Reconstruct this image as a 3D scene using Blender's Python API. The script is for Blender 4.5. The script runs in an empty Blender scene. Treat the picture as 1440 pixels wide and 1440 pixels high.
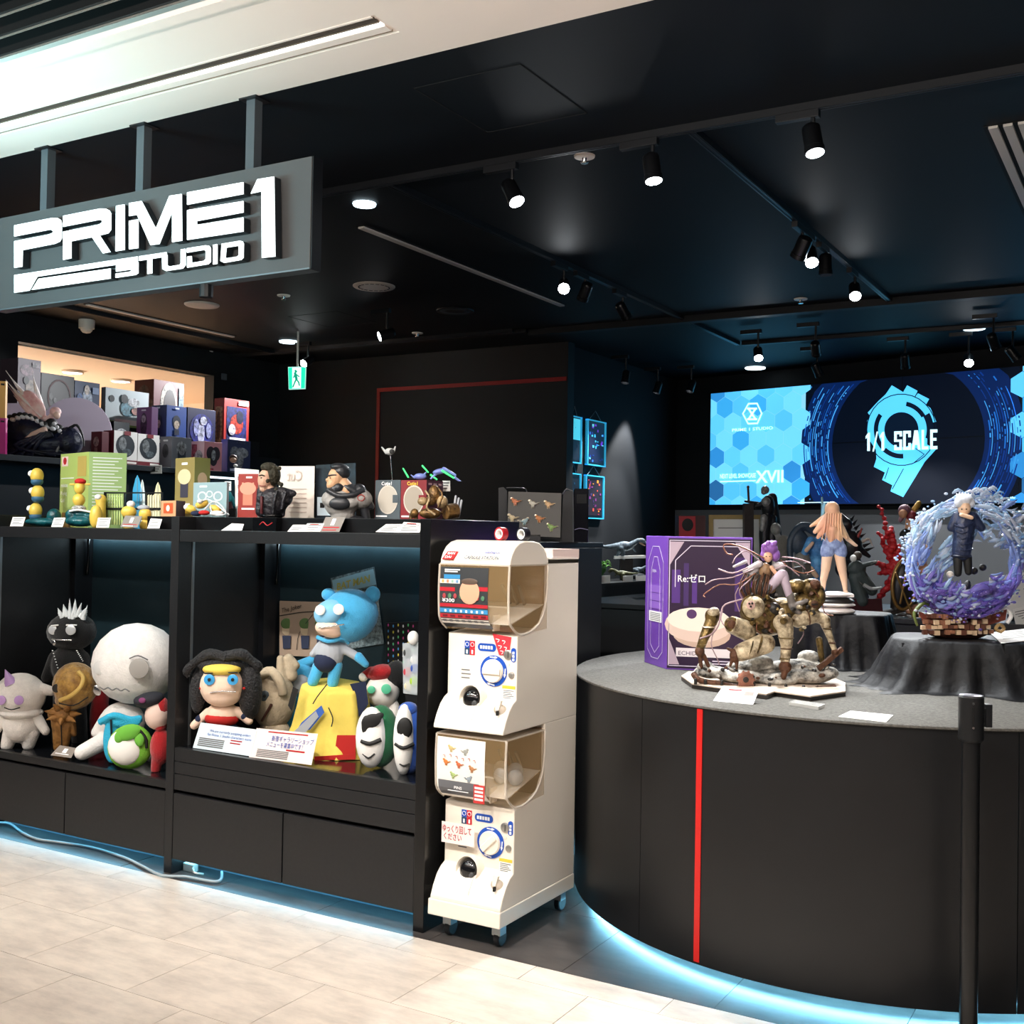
import bpy, bmesh, math, random
from mathutils import Vector as V, Matrix
from math import sin, cos, pi, radians

# ------------------------------------------------------------------ camera
YAW, PITCH, ROLL, FPX, CAMH = radians(30.4345), radians(1.0761), radians(.99432), 1587.9, 1.42
_f = V((-sin(YAW)*cos(PITCH), cos(YAW)*cos(PITCH), sin(PITCH)))
_r0 = V((cos(YAW), sin(YAW), 0)); _u0 = _r0.cross(_f)
CR = cos(ROLL)*_r0 + sin(ROLL)*_u0
CU = -sin(ROLL)*_r0 + cos(ROLL)*_u0
CF = _f
CAM = V((0, 0, CAMH))
scene = bpy.context.scene
col = scene.collection
cd = bpy.data.cameras.new('camera'); co = bpy.data.objects.new('camera', cd); col.objects.link(co)
cd.sensor_width = 36; cd.sensor_fit = 'HORIZONTAL'; cd.lens = 36*FPX/1440; cd.clip_start = .05; cd.clip_end = 100
mw = Matrix((CR, CU, -CF)).transposed().to_4x4(); mw.translation = CAM
co.matrix_world = mw
scene.camera = co

# ------------------------------------------------------------------ world, exposure
w = bpy.data.worlds.new('world'); scene.world = w; w.use_nodes = True
w.node_tree.nodes['Background'].inputs[0].default_value = (.75, .85, 1, 1)
w.node_tree.nodes['Background'].inputs[1].default_value = .035
vs = scene.view_settings
vs.view_transform = 'Standard'; vs.look = 'None'; vs.gamma = 1; vs.use_curve_mapping = False
vs.exposure = 0.0

def lamp(kind, loc, energy, colr=(1, 1, 1), aim=None, size=.1, angle=60, blend=.4, sy=None):
    l = bpy.data.lights.new(kind.lower()+'_light', kind); l.energy = energy; l.color = colr
    o = bpy.data.objects.new(kind.lower()+'_light', l); col.objects.link(o); o.location = loc
    if kind == 'SPOT':
        l.spot_size = radians(angle); l.spot_blend = blend; l.shadow_soft_size = size
    elif kind == 'AREA':
        l.size = size
        if sy: l.shape = 'RECTANGLE'; l.size_y = sy
    else:
        l.shadow_soft_size = size
    if aim is not None:
        d = V(aim)-V(loc); o.rotation_euler = d.to_track_quat('-Z', 'Y').to_euler()
    return o

HC = 3.1                      # ceiling height
# downlights of the mall passage in front of the shop (their housings are built with the ceiling)
MALL_LIGHTS = [(x, y) for x in (-5.2, -3.6, -2.0, -.4, 1.2) for y in (.9, 2.3)] + [(x, -1.0) for x in (-4.4, -2.0, .4)]
for (x, y) in MALL_LIGHTS:
    lamp('SPOT', (x, y, HC-.03), 62, (1, .93, .86), aim=(x, y+.05, 0), size=.09, angle=125, blend=.8)
# lamps added out of view to brighten the shop front and passage ceiling
FILL_SPOTS = [(-4.7, -4.5), (-3.7, -3.6), (-2.8, -2.7), (-1.9, -1.9), (-.9, -1.1)]
for (x, tx) in FILL_SPOTS:      # added unseen spotlights, filling the shop front with light
    lamp('SPOT', (x+.005, 1.24, 2.9), 150, (1, .95, .89), aim=(tx, 3.5, .7), size=.04, angle=62, blend=.7)
FILL_UPLIGHTS = (-4.6, -2.2, .2)
for x in FILL_UPLIGHTS:              # added unseen uplight troughs, brightening the passage ceiling
    lamp('AREA', (x, .35, 2.42), 22 if x < -4 else 64, (1, .9, .83), aim=(x, 1.6, 3.3), size=1.7, sy=.06)
lamp('AREA', (-4.3, 1.9, 2.3), 48, (.5, .92, 1), aim=(-3.9, 2.8, 3.1), size=.9, sy=.12)  # added unseen lamp giving the passage ceiling its cool tint

# ------------------------------------------------------------------ pixel helpers (photo taken as 1440 x 1440)
def ray(px, py): return CF + CR*((px-720)/FPX) - CU*((py-720)/FPX)
def onZ(px, py, z): d = ray(px, py); return CAM + d*((z-CAMH)/d.z)
def onY(px, py, y): d = ray(px, py); return CAM + d*(y/d.y)
def onX(px, py, x): d = ray(px, py); return CAM + d*(x/d.x)
def depth(P): return (V(P)-CAM).dot(CF)
HF = V((-sin(YAW), cos(YAW), 0)); HR = V((cos(YAW), sin(YAW), 0)); UP = V((0, 0, 1))
class Frame:
    """vertical plane through P facing the camera; maps photo pixels to points on it, pushed back by dy metres"""
    def __init__(s, P):
        s.P = V(P); s.d = depth(P); s.s = s.d/FPX
    def __call__(s, px, py, dy=0.0):
        d = ray(px, py); t = ((s.P-CAM).dot(HF)+dy)/d.dot(HF)
        return CAM + d*t

class FrameY(Frame):
    """same, on a plane parallel to the shop front through P"""
    def __call__(s, px, py, dy=0.0):
        return onY(px, py, s.P.y+dy)
class FrameP(Frame):
    """same, on the vertical plane through two points"""
    def __init__(s, A, B):
        super().__init__((V(A)+V(B))/2); d = V(B)-V(A); s.n = V((-d.y, d.x, 0)).normalized()
        if s.n.dot(HF) < 0: s.n = -s.n
    def __call__(s, px, py, dy=0.0):
        d = ray(px, py); return CAM+d*(((s.P-CAM).dot(s.n)+dy)/d.dot(s.n))
def colY(px, Y, z):            # point of height z on the plane Y seen in photo column px
    y = 1000
    for _ in range(12):
        p = onY(px, y, Y); p.z = z; d = p-CAM; y = 720-FPX*d.dot(CU)/d.dot(CF)
    return p
# ------------------------------------------------------------------ materials
MATS = {}
def lin(c):
    if isinstance(c, str):
        c = [int(c[i:i+2], 16)/255 for i in (0, 2, 4)]
    return tuple(x/12.92 if x <= .04045 else ((x+.055)/1.055)**2.4 for x in c)
def mat(name, c, rough=.5, metal=0, emis=None, estr=0, noise=None, bump=None, trans=0, alpha=1, coat=0, spec=.5, c2=None, sheen=0, ior=1.45, stretch=None):
    if name in MATS: return MATS[name]
    m = bpy.data.materials.new(name); m.use_nodes = True; MATS[name] = m
    nt = m.node_tree; b = nt.nodes['Principled BSDF']; N = nt.nodes.new; L = nt.links.new
    a = lin(c)
    b.inputs['Base Color'].default_value = (*a, 1); b.inputs['Roughness'].default_value = rough
    b.inputs['Metallic'].default_value = metal; b.inputs['Specular IOR Level'].default_value = spec
    b.inputs['IOR'].default_value = ior
    if trans: b.inputs['Transmission Weight'].default_value = trans
    if alpha < 1: b.inputs['Alpha'].default_value = alpha
    if coat: b.inputs['Coat Weight'].default_value = coat; b.inputs['Coat Roughness'].default_value = .1
    if sheen: b.inputs['Sheen Weight'].default_value = sheen
    if emis: b.inputs['Emission Color'].default_value = (*lin(emis), 1); b.inputs['Emission Strength'].default_value = estr
    if noise or bump:
        tc = N('ShaderNodeTexCoord'); src = tc.outputs['Object']
        if stretch:
            mp = N('ShaderNodeMapping'); mp.inputs['Scale'].default_value = stretch; L(src, mp.inputs[0]); src = mp.outputs[0]
    if noise:
        n = N('ShaderNodeTexNoise'); n.inputs['Scale'].default_value = noise[0]; n.inputs['Detail'].default_value = 6
        n.inputs['Roughness'].default_value = .65
        L(src, n.inputs['Vector'])
        cr = N('ShaderNodeValToRGB'); b2 = lin(c2) if c2 else tuple(x*(1-noise[1]) for x in a)
        cr.color_ramp.elements[0].color = (*b2, 1); cr.color_ramp.elements[1].color = (*a, 1)
        cr.color_ramp.elements[0].position = .35; cr.color_ramp.elements[1].position = .65
        L(n.outputs[0], cr.inputs[0]); L(cr.outputs[0], b.inputs['Base Color'])
    if bump:
        n2 = N('ShaderNodeTexNoise'); n2.inputs['Scale'].default_value = bump[0]; n2.inputs['Detail'].default_value = 4
        L(src, n2.inputs['Vector'])
        bp = N('ShaderNodeBump'); bp.inputs['Strength'].default_value = bump[1]; bp.inputs['Distance'].default_value = bump[2] if len(bump) > 2 else .01
        L(n2.outputs[0], bp.inputs['Height']); L(bp.outputs[0], b.inputs['Normal'])
    return m
def glow(name, c, s): return mat(name, c, .5, emis=c, estr=s)
def P(c, rough=.55, **k):       # plain paint by colour
    return mat('paint_%s_%d' % (c, int(rough*100)), c, rough, **k)

# ------------------------------------------------------------------ mesh builder
def basis(d):
    d = V(d).normalized(); a = V((0, 0, 1)) if abs(d.z) < .9 else V((1, 0, 0))
    x = a.cross(d).normalized(); return x, d.cross(x), d
class MB:
    def __init__(s): s.v = []; s.f = []
    def add(s, vs, fs):
        o = len(s.v); s.v += [V(p) for p in vs]; s.f += [tuple(i+o for i in f) for f in fs]; return s
    def box(s, x0, x1, y0, y1, z0, z1):
        return s.add([(x, y, z) for z in (z0, z1) for (x, y) in ((x0, y0), (x1, y0), (x1, y1), (x0, y1))],
                     [(3, 2, 1, 0), (4, 5, 6, 7), (0, 1, 5, 4), (1, 2, 6, 5), (2, 3, 7, 6), (3, 0, 4, 7)])
    def obox(s, c, ax, ay, az):      # centre and three half-axes
        c = V(c); ax, ay, az = V(ax), V(ay), V(az)
        return s.add([c+ax*i+ay*j+az*k for k in (-1, 1) for (i, j) in ((-1, -1), (1, -1), (1, 1), (-1, 1))],
                     [(3, 2, 1, 0), (4, 5, 6, 7), (0, 1, 5, 4), (1, 2, 6, 5), (2, 3, 7, 6), (3, 0, 4, 7)])
    def rings(s, rs, cap=True):
        n = len(rs[0]); o = len(s.v); s.v += [V(p) for r in rs for p in r]
        for i in range(len(rs)-1):
            for j in range(n):
                a = o+i*n+j; b = o+i*n+(j+1) % n; s.f.append((a, b, b+n, a+n))
        if cap:
            s.f.append(tuple(o+j for j in reversed(range(n)))); s.f.append(tuple(o+(len(rs)-1)*n+j for j in range(n)))
        return s
    def cyl(s, p0, p1, r0, r1=None, seg=16):
        r1 = r0 if r1 is None else r1; p0, p1 = V(p0), V(p1); x, y, _ = basis(p1-p0)
        return s.rings([[p+(x*cos(2*pi*j/seg)+y*sin(2*pi*j/seg))*r for j in range(seg)] for p, r in ((p0, r0), (p1, r1))])
    def lathe(s, o, prof, seg=24, d=(0, 0, 1)):
        o = V(o); x, y, z = basis(d)
        return s.rings([[o+z*h+(x*cos(2*pi*j/seg)+y*sin(2*pi*j/seg))*max(r, 1e-4) for j in range(seg)] for r, h in prof])
    def ell(s, c, rx, ry=None, rz=None, R=None, seg=16, rg=10):
        ry = rx if ry is None else ry; rz = rx if rz is None else rz; c = V(c)
        R = R or (HR, HF, UP)        # ellipsoid axes default to the viewing frame
        pts = []
        for i in range(rg+1):
            t = -pi/2+pi*i/rg; q = max(cos(t), 1e-3)
            pts.append([c+R[0]*(rx*q*cos(2*pi*j/seg))+R[1]*(ry*q*sin(2*pi*j/seg))+R[2]*(rz*sin(t)) for j in range(seg)])
        return s.rings(pts)
    def cap(s, p0, p1, r0, r1=None, seg=12, k=4):
        r1 = r0 if r1 is None else r1; p0, p1 = V(p0), V(p1); x, y, z = basis(p1-p0); rs = []
        for i in range(k+1):
            t = -pi/2+pi/2*i/k; rs.append((p0+z*(r0*sin(t)), max(r0*cos(t), 1e-4)))
        for i in range(k+1):
            t = pi/2*i/k; rs.append((p1+z*(r1*sin(t)), max(r1*cos(t), 1e-4)))
        return s.rings([[p+(x*cos(2*pi*j/seg)+y*sin(2*pi*j/seg))*r for j in range(seg)] for p, r in rs])
    def tube(s, pts, r, seg=8, smooth=3):
        pts = [V(p) for p in pts]
        if smooth and len(pts) > 2:
            q = [pts[0]*2-pts[1]]+pts+[pts[-1]*2-pts[-2]]; out = []
            for i in range(1, len(q)-2):
                a, b, c, d = q[i-1:i+3]
                for k in range(smooth):
                    t = k/smooth
                    out.append(.5*((2*b)+(c-a)*t+(2*a-5*b+4*c-d)*t*t+(3*b-a-3*c+d)*t**3))
            pts = out+[pts[-1]]
        n = len(pts); rs = []; x = None
        for i, p in enumerate(pts):
            t = (pts[min(i+1, n-1)]-pts[max(i-1, 0)])
            t = t.normalized() if t.length > 1e-9 else V((0, 0, 1))
            if x is None: x = basis(t)[0]
            x = (x-t*x.dot(t)); x = x.normalized() if x.length > 1e-6 else basis(t)[0]
            y = t.cross(x); rr = r(i/(n-1)) if callable(r) else r
            rs.append([p+(x*cos(2*pi*j/seg)+y*sin(2*pi*j/seg))*rr for j in range(seg)])
        return s.rings(rs)
    def prism(s, poly, vec):
        n = len(poly); poly = [V(p) for p in poly]; vec = V(vec); o = len(s.v)
        s.v += poly+[p+vec for p in poly]
        s.f.append(tuple(o+i for i in range(n))); s.f.append(tuple(o+n+i for i in reversed(range(n))))
        for i in range(n):
            j = (i+1) % n; s.f.append((o+j, o+i, o+n+i, o+n+j))
        return s
    def ringprism(s, outer, inner, vec):     # polygon with one hole, same vertex count
        n = len(outer); vec = V(vec); o = len(s.v)
        s.v += [V(p) for p in outer]+[V(p) for p in inner]+[V(p)+vec for p in outer]+[V(p)+vec for p in inner]
        for i in range(n):
            j = (i+1) % n
            s.f += [(o+i, o+j, o+n+j, o+n+i), (o+2*n+j, o+2*n+i, o+3*n+i, o+3*n+j), (o+j, o+i, o+2*n+i, o+2*n+j), (o+n+i, o+n+j, o+3*n+j, o+3*n+i)]
        return s
    def torus(s, c, R, r, axis=(0, 0, 1), seg=24, sg=8, a0=0, a1=2*pi):
        c = V(c); x, y, z = basis(axis); full = abs(a1-a0-2*pi) < 1e-6; n = seg if full else seg+1; rs = []
        for i in range(n):
            t = a0+(a1-a0)*i/seg; e = x*cos(t)+y*sin(t)
            rs.append([c+e*(R+r*cos(2*pi*j/sg))+z*(r*sin(2*pi*j/sg)) for j in range(sg)])
        if full: rs.append(rs[0])
        return s.rings(rs, cap=not full)
    def xform(s, fn): s.v = [V(fn(p)) for p in s.v]; return s
    def mesh(s, name, origin=(0, 0, 0)):
        o = V(origin); me = bpy.data.meshes.new(name); me.from_pydata([p-o for p in s.v], [], s.f); me.update(); return me

def wloc(o):
    return o.location.copy() if o is not None else V((0, 0, 0))
ORIG = {}
def build(mb, name, m, parent=None, smooth=False, bevel=0, remesh=0, sub=0, origin=None, disp=None, auto=None, kind=None, zmin=None):
    """link the collected shapes as one mesh; vertices are kept in world space relative to the thing's base"""
    if parent is not None:
        org = ORIG[parent.name]
    else:
        org = V(origin) if origin is not None else V((sum(p.x for p in mb.v)/len(mb.v), sum(p.y for p in mb.v)/len(mb.v), min(p.z for p in mb.v)))
    me = mb.mesh(name, org); me.materials.append(m)
    o = bpy.data.objects.new(name, me); col.objects.link(o)
    if parent is not None: o.parent = parent
    else: o.location = org
    ORIG[o.name] = org
    bmx = bmesh.new(); bmx.from_mesh(me); bmesh.ops.recalc_face_normals(bmx, faces=bmx.faces); bmx.to_mesh(me); bmx.free()
    if remesh:
        md = o.modifiers.new('remesh', 'REMESH'); md.mode = 'VOXEL'; md.voxel_size = remesh
        sm = o.modifiers.new('smooth', 'SMOOTH'); sm.factor = .5; sm.iterations = 5
        dg = bpy.context.evaluated_depsgraph_get()
        nm = bpy.data.meshes.new_from_object(o.evaluated_get(dg)); o.modifiers.clear(); o.data = nm
        if not nm.materials: nm.materials.append(m)
        me = nm; smooth = True
    if zmin is not None:        # a thing rests flat on what carries it
        for v in me.vertices:
            if v.co.z+org.z < zmin: v.co.z = zmin-org.z
    if smooth:
        me.polygons.foreach_set('use_smooth', [True]*len(me.polygons))
        if auto:
            me.set_sharp_from_angle(angle=radians(auto))
    if bevel:
        md = o.modifiers.new('bevel', 'BEVEL'); md.width = bevel; md.segments = 2; md.limit_method = 'ANGLE'; md.angle_limit = radians(40)
        md.harden_normals = False
    if sub:
        md = o.modifiers.new('sub', 'SUBSURF'); md.levels = sub; md.render_levels = sub
    if kind: o['kind'] = kind
    return o
def thing(name, label, cat, loc, group=None):
    o = bpy.data.objects.new(name, None); col.objects.link(o); o.location = loc; o.empty_display_size = .05
    o['label'] = label; o['category'] = cat
    if group: o['group'] = group
    ORIG[o.name] = V(loc); return o
def tag(o, label, cat, group=None):
    o['label'] = label; o['category'] = cat
    if group: o['group'] = group
    return o
def struct(o, label=None):
    o['kind'] = 'structure'
    if label: o['label'] = label
    return o
def part(fn, name, m, parent, **k):
    mb = MB(); fn(mb); return build(mb, name, m, parent, **k)
def text(body, org, right, up, h, m, parent=None, name='lettering', depth_=.0006, align='LEFT', width=None, bold=0, origin=None, mirror=False):
    cu = bpy.data.curves.new('t', 'FONT'); cu.body = body; cu.align_x = align; cu.resolution_u = 2
    cu.size = 1; cu.offset = bold
    t = bpy.data.objects.new('t', cu); col.objects.link(t)
    dg = bpy.context.evaluated_depsgraph_get(); me = bpy.data.meshes.new_from_object(t.evaluated_get(dg))
    bpy.data.objects.remove(t); bpy.data.curves.remove(cu)
    mb = MB()
    if len(me.vertices) == 0: bpy.data.meshes.remove(me); return None
    right, up = V(right).normalized(), V(up).normalized(); nrm = right.cross(up)
    xs = [v.co.x for v in me.vertices]; x0, x1 = min(xs), max(xs)
    s = h/.72; sx = s
    if width: sx = width/max(x1-x0, 1e-6)
    if mirror: sx = -sx
    off = x0 if align == 'LEFT' else 0
    mb.add([V(org)+right*((v.co.x-off)*sx)+up*(v.co.y*s)+nrm*depth_ for v in me.vertices], [tuple(p.vertices) for p in me.polygons])
    bpy.data.meshes.remove(me)
    return build(mb, name, m, parent, origin=origin)
def copy_tree(o, parent=None, label=None, delta=None):
    c = o.copy(); col.objects.link(c); c.parent = parent; ORIG[c.name] = ORIG[o.name]
    if delta is not None: c.location = o.location+V(delta); ORIG[c.name] = ORIG[o.name]+V(delta)
    if label: c['label'] = label
    for ch in list(o.children): copy_tree(ch, c)
    return c

# ------------------------------------------------------------------ shared materials
BLK = mat('black_laminate', '1d1e20', .38, noise=(60, .25), spec=.5)
BLKG = mat('black_gloss', '08090b', .16, coat=.5)
BLKM = mat('black_metal', '101216', .4)
NAVY = mat('navy_ceiling_paint', '050c13', .6, noise=(3, .25), spec=.3)
DARKW = mat('near_black_wall', '05070b', .7)
WHITE = mat('white_plastic', 'efe6d8', .35)
CARD = mat('white_card', 'f3f1ec', .6)
CHROME = mat('chrome', 'd8d8d8', .2, 1)
BEIGE = mat('beige_ceiling', 'ebded4', .7)
RED = mat('red_strip', 'c8201c', .4)
INK = mat('black_ink', '141414', .6)
GREYINK = mat('grey_ink', '6a6a6a', .6)
REDINK = mat('red_ink', 'b02028', .6)
BLUEINK = mat('blue_ink', '1c4da8', .5)
WHITEINK = mat('white_ink', 'f4f4f4', .6)
GOLDINK = mat('yellow_ink', 'e6c243', .6)
# ================================================================== STRUCTURE
# ---- floors: tile by tile
def tile_mat(name, a, b, rough, sc, seed):
    m = bpy.data.materials.new(name); m.use_nodes = True; nt = m.node_tree; bs = nt.nodes['Principled BSDF']; N = nt.nodes.new; L = nt.links.new
    tc = N('ShaderNodeTexCoord'); oi = N('ShaderNodeObjectInfo'); ad = N('ShaderNodeVectorMath'); ad.operation = 'ADD'
    cx = N('ShaderNodeCombineXYZ'); mu = N('ShaderNodeMath'); mu.operation = 'MULTIPLY'; mu.inputs[1].default_value = 37
    L(oi.outputs['Random'], mu.inputs[0]); L(mu.outputs[0], cx.inputs[0]); L(mu.outputs[0], cx.inputs[1])
    mp = N('ShaderNodeMapping'); mp.inputs['Scale'].default_value = (1, 2.6, 1); L(tc.outputs['Object'], mp.inputs[0])
    L(mp.outputs[0], ad.inputs[0]); L(cx.outputs[0], ad.inputs[1])
    n = N('ShaderNodeTexNoise'); n.inputs['Scale'].default_value = sc; n.inputs['Detail'].default_value = 8; n.inputs['Roughness'].default_value = .68
    L(ad.outputs[0], n.inputs['Vector'])
    cr = N('ShaderNodeValToRGB'); cr.color_ramp.elements[0].color = (*lin(b), 1); cr.color_ramp.elements[1].color = (*lin(a), 1)
    cr.color_ramp.elements[0].position = .3; cr.color_ramp.elements[1].position = .62
    L(n.outputs[0], cr.inputs[0]); L(cr.outputs[0], bs.inputs['Base Color'])
    bs.inputs['Roughness'].default_value = rough
    bp = N('ShaderNodeBump'); bp.inputs['Strength'].default_value = .05; L(n.outputs[0], bp.inputs['Height']); L(bp.outputs[0], bs.inputs['Normal'])
    return m
MALLT = tile_mat('beige_stone_tile', 'ded2c5', 'bcb2a8', .36, 5, 1)
STORET = tile_mat('dark_grey_tile', '4f4a47', '332f2e', .3, 5, 2)
floor = struct(build(MB().box(-9, 4, -3, 12.5, -.06, -.004), 'floor', mat('grout', '77706a', .8), origin=(0, 0, -.06)))
TW, TD = .482, .366
tmesh = {}
def tile(x0, x1, y0, y1, m):
    w_, d_ = round(x1-x0, 3), round(y1-y0, 3); k = (w_, d_, m.name)
    if k not in tmesh:
        mb = MB().box(-w_/2, w_/2, -d_/2, d_/2, -.004, 0); me = mb.mesh('tile'); me.materials.append(m); tmesh[k] = me
    o = bpy.data.objects.new('tile', tmesh[k]); col.objects.link(o); o.parent = floor
    o.location = V(((x0+x1)/2, (y0+y1)/2, 0))-ORIG['floor']
YB = 3.275                    # border between passage and shop floor
g = .0012
for i in range(-1, 8):
    y1 = 3.148-i*TD+TD; y0 = y1-TD
    off = -2.512 if i % 2 == 1 else -2.764
    if i == -1: y0 = 3.514-TD; continue
    ya, yb = y0+g, min(y1, YB)-g
    for j in range(-7, 8):
        x0 = off+j*TW
        tile(x0+g, x0+TW-g, ya, yb, MALLT)
# rest of the passage floor towards the camera and sides
mb = MB().box(-8.9, 3.9, -2.9, .22, -.004, 0)
mb.box(-8.9, -6.14, .225, YB-g, -.004, 0); mb.box(1.34, 3.9, .225, YB-g, -.004, 0)
build(mb, 'floor_field', MALLT, floor)
for i in range(0, 7):
    y0 = YB+(.52 if i else 0)+(i-1)*.385*(1 if i else 0); y1 = y0+(.52 if i == 0 else .385)
    off = -1.71 if i % 2 == 0 else -1.45
    for j in range(-4, 6):
        x0 = off+j*.52
        tile(x0+g, x0+.52-g, y0+g, y1-g, STORET)
mb = MB().box(-8.9, -3.795, YB+g, 12.4, -.004, 0); mb.box(1.7, 3.9, YB+g, 12.4, -.004, 0); mb.box(-3.79, 1.68, 6.12, 12.4, -.004, 0)
build(mb, 'floor_field', STORET, floor)

# ---- ceilings
YE = 3.24
ceil = struct(build(MB().box(-9, 4, YE, 12.6, HC, HC+.25), 'ceiling', NAVY, origin=(0, YE, HC)))
# flush access hatch seams and a shallow bulkhead line across the shop
SEAM = mat('seam_black', '030405', .8)
mb = MB()
for (xa, xb, ya, yb) in ((-2.5, -2.03, 3.46, 3.995), (-6.05, -5.55, 6.75, 7.25)):
    for a in ((xa, xa+.004, ya, yb), (xb-.004, xb, ya, yb), (xa, xb, ya, ya+.004), (xa, xb, yb-.004, yb)):
        mb.box(a[0], a[1], a[2], a[3], HC-.0015, HC+.01)
build(mb, 'access_hatch', SEAM, ceil)
beam = struct(build(MB().box(-4.6, 4, 8.04, 8.12, HC-.05, HC+.01), 'trim_1', mat('bulkhead_black', '05080c', .6)))
struct(build(MB().box(-7.9, -4.6, 8.0, 8.06, HC-.03, HC+.01), 'trim_2', MATS['bulkhead_black']))
# passage ceiling: beige board with a recessed linear slot, dark louvre zone beyond
YL = 2.625
mb = MB()
mb.box(-9, 4, YL, 2.905, HC, HC+.25); mb.box(-9, 4, 3.045, YE-.001, HC, HC+.25); mb.box(-2.26, 4, 2.905, 3.045, HC, HC+.25)
mb.box(-9, -2.26, 2.905, 3.045, HC+.06, HC+.25)
# edge lip towards the louvre
mb.box(-9, 4, YL-.05, YL-.001, HC-.012, HC+.25)
pc = struct(build(mb, 'ceiling_passage', BEIGE, origin=(0, YL, HC)))
SLOT = mat('slot_dark', '4b4038', .6)
for (a_, b_, m_, nm) in ((2.906, 2.916, BEIGE, 'slot_flange'), (2.919, 2.927, SLOT, 'slot_blade'), (2.932, 2.944, SLOT, 'slot_blade'), (2.948, 2.953, mat('slot_tan', '8a7866', .6), 'slot_blade'), (2.958, 2.98, glow('slot_light', 'f4fbff', 1.15), 'slot_lamp'), (2.984, 3.02, BEIGE, 'slot_flange'), (3.0245, 3.0285, mat('slot_tan', '8a7866', .6), 'slot_blade')):
    build(MB().box(-9, -2.275, a_, b_, HC-.002, HC+.02), nm, m_, pc)
build(MB().box(-9, -2.262, 2.905, 3.045, HC+.004, HC+.06), 'slot_bed', BEIGE, pc)
# louvre: separate blades hung under a black void
struct(build(MB().box(-9, 4, -3, YL-.06, HC+.55, HC+.6), 'ceiling_void', DARKW, origin=(0, 0, HC+.55)))
LOUV = mat('louvre_grey', '6b645c', .5); LED_ = None
lv = thing('ceiling_louvre', 'dark ceiling louvre of long parallel blades over the passage', 'louvre', (-4, 2.2, HC))
for k in range(10):
    y = YL-.1-k*.105
    b_ = build(MB().box(-9, 3.9, y-.016, y, HC-.005, HC+.085), 'blade', mat('louvre_black', '0d0c0c', .5), lv)
    build(MB().box(-9, 3.9, y-.005, y+.001, HC-.009, HC-.005), 'blade_edge', LOUV, b_)
for x in (-5.4, -2.93): part(lambda q: q.box(x, x+.02, .8, YL-.06, HC+.085, HC+.11), 'carrier', BLKM, lv)
part(lambda q: q.cyl((-2.92, 2.44, HC+.1), (-2.92, 2.44, HC+.55), .006), 'hanger_rod', BLKM, lv)
# solid passage ceiling behind the louvre zone, with its round downlights
struct(build(MB().box(-9, 4, -3, 1.5, HC+.12, HC+.2), 'ceiling_front', BEIGE, origin=(0, 0, HC)))
for i, (x, y) in enumerate(MALL_LIGHTS):
    t = thing('downlight', 'round warm downlight set into the passage ceiling', 'downlight', (x, y, HC-.02), 'passage downlights')
    part(lambda q: q.lathe((x, y, HC-.02), [(.05, .0), (.075, 0), (.075, .01), (.065, .14), (.05, .14)], 20), 'trim_ring', WHITE, t, smooth=True, auto=40)
    part(lambda q: q.cyl((x, y, HC-.008), (x, y, HC+.0), .048), 'lens', glow('warm_lens', 'fff0da', 6), t)
wl = thing('added_ceiling_lamp', 'slim cool white lamp added above the passage to tint its ceiling', 'lamp', (-4.3, 1.85, 2.25))  # housing for the added cool ceiling lamp
part(lambda q: q.obox((-4.32, 1.87, 2.27), (.46, 0, 0), (0, .03, .02), (0, -.01, .03)), 'housing', BLKM, wl)
part(lambda q: q.cyl((-4.32, 1.85, 2.28), (-4.32, 1.6, HC+.5), .01), 'arm', BLKM, wl)

tk = thing('lighting_track', 'short black lighting track added under the passage louvre for fill spotlights', 'track', (-2.8, 1.22, HC-.03))  # track and heads made up to carry the added front spotlights
part(lambda q: q.box(-5.2, -.4, 1.2, 1.236, HC-.045, HC-.012), 'rail', BLKM, tk)
for (x, tx) in FILL_SPOTS:
    t = thing('track_spotlight', 'added black spotlight under the passage louvre brightening the shop front', 'spotlight', (x, 1.22, 2.88), 'added fill spotlights')
    d_ = (V((tx, 3.5, .7))-V((x, 1.22, 2.92))).normalized()
    part(lambda q: q.cyl((x, 1.218, 2.95), (x, 1.218, HC-.044), .008, seg=10), 'stem', BLKM, t)
    part(lambda q: q.lathe(V((x, 1.22, 2.92))-d_*.11, [(.03, 0), (.04, .02), (.04, .11), (.034, .11)], 20, d_), 'head', BLKM, t, smooth=True, auto=40)
for x in FILL_UPLIGHTS:  # housings made up for the added uplights
    t = thing('added_uplight', 'added long slim pendant trough throwing fill light up to the passage ceiling', 'lamp', (x, .35, 2.36), 'added uplights')
    part(lambda q: q.box(x-.88, x+.88, .31, .39, 2.36, 2.4), 'trough', WHITE, t, bevel=.004)
    for dx in (-.8, .8): part(lambda q: q.cyl((x+dx, .35, 2.4), (x+dx, .35, HC+.12), .003, seg=8), 'wire', CHROME, t)

# ---- walls
XL = -7.9; YR = 8.7
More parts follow.
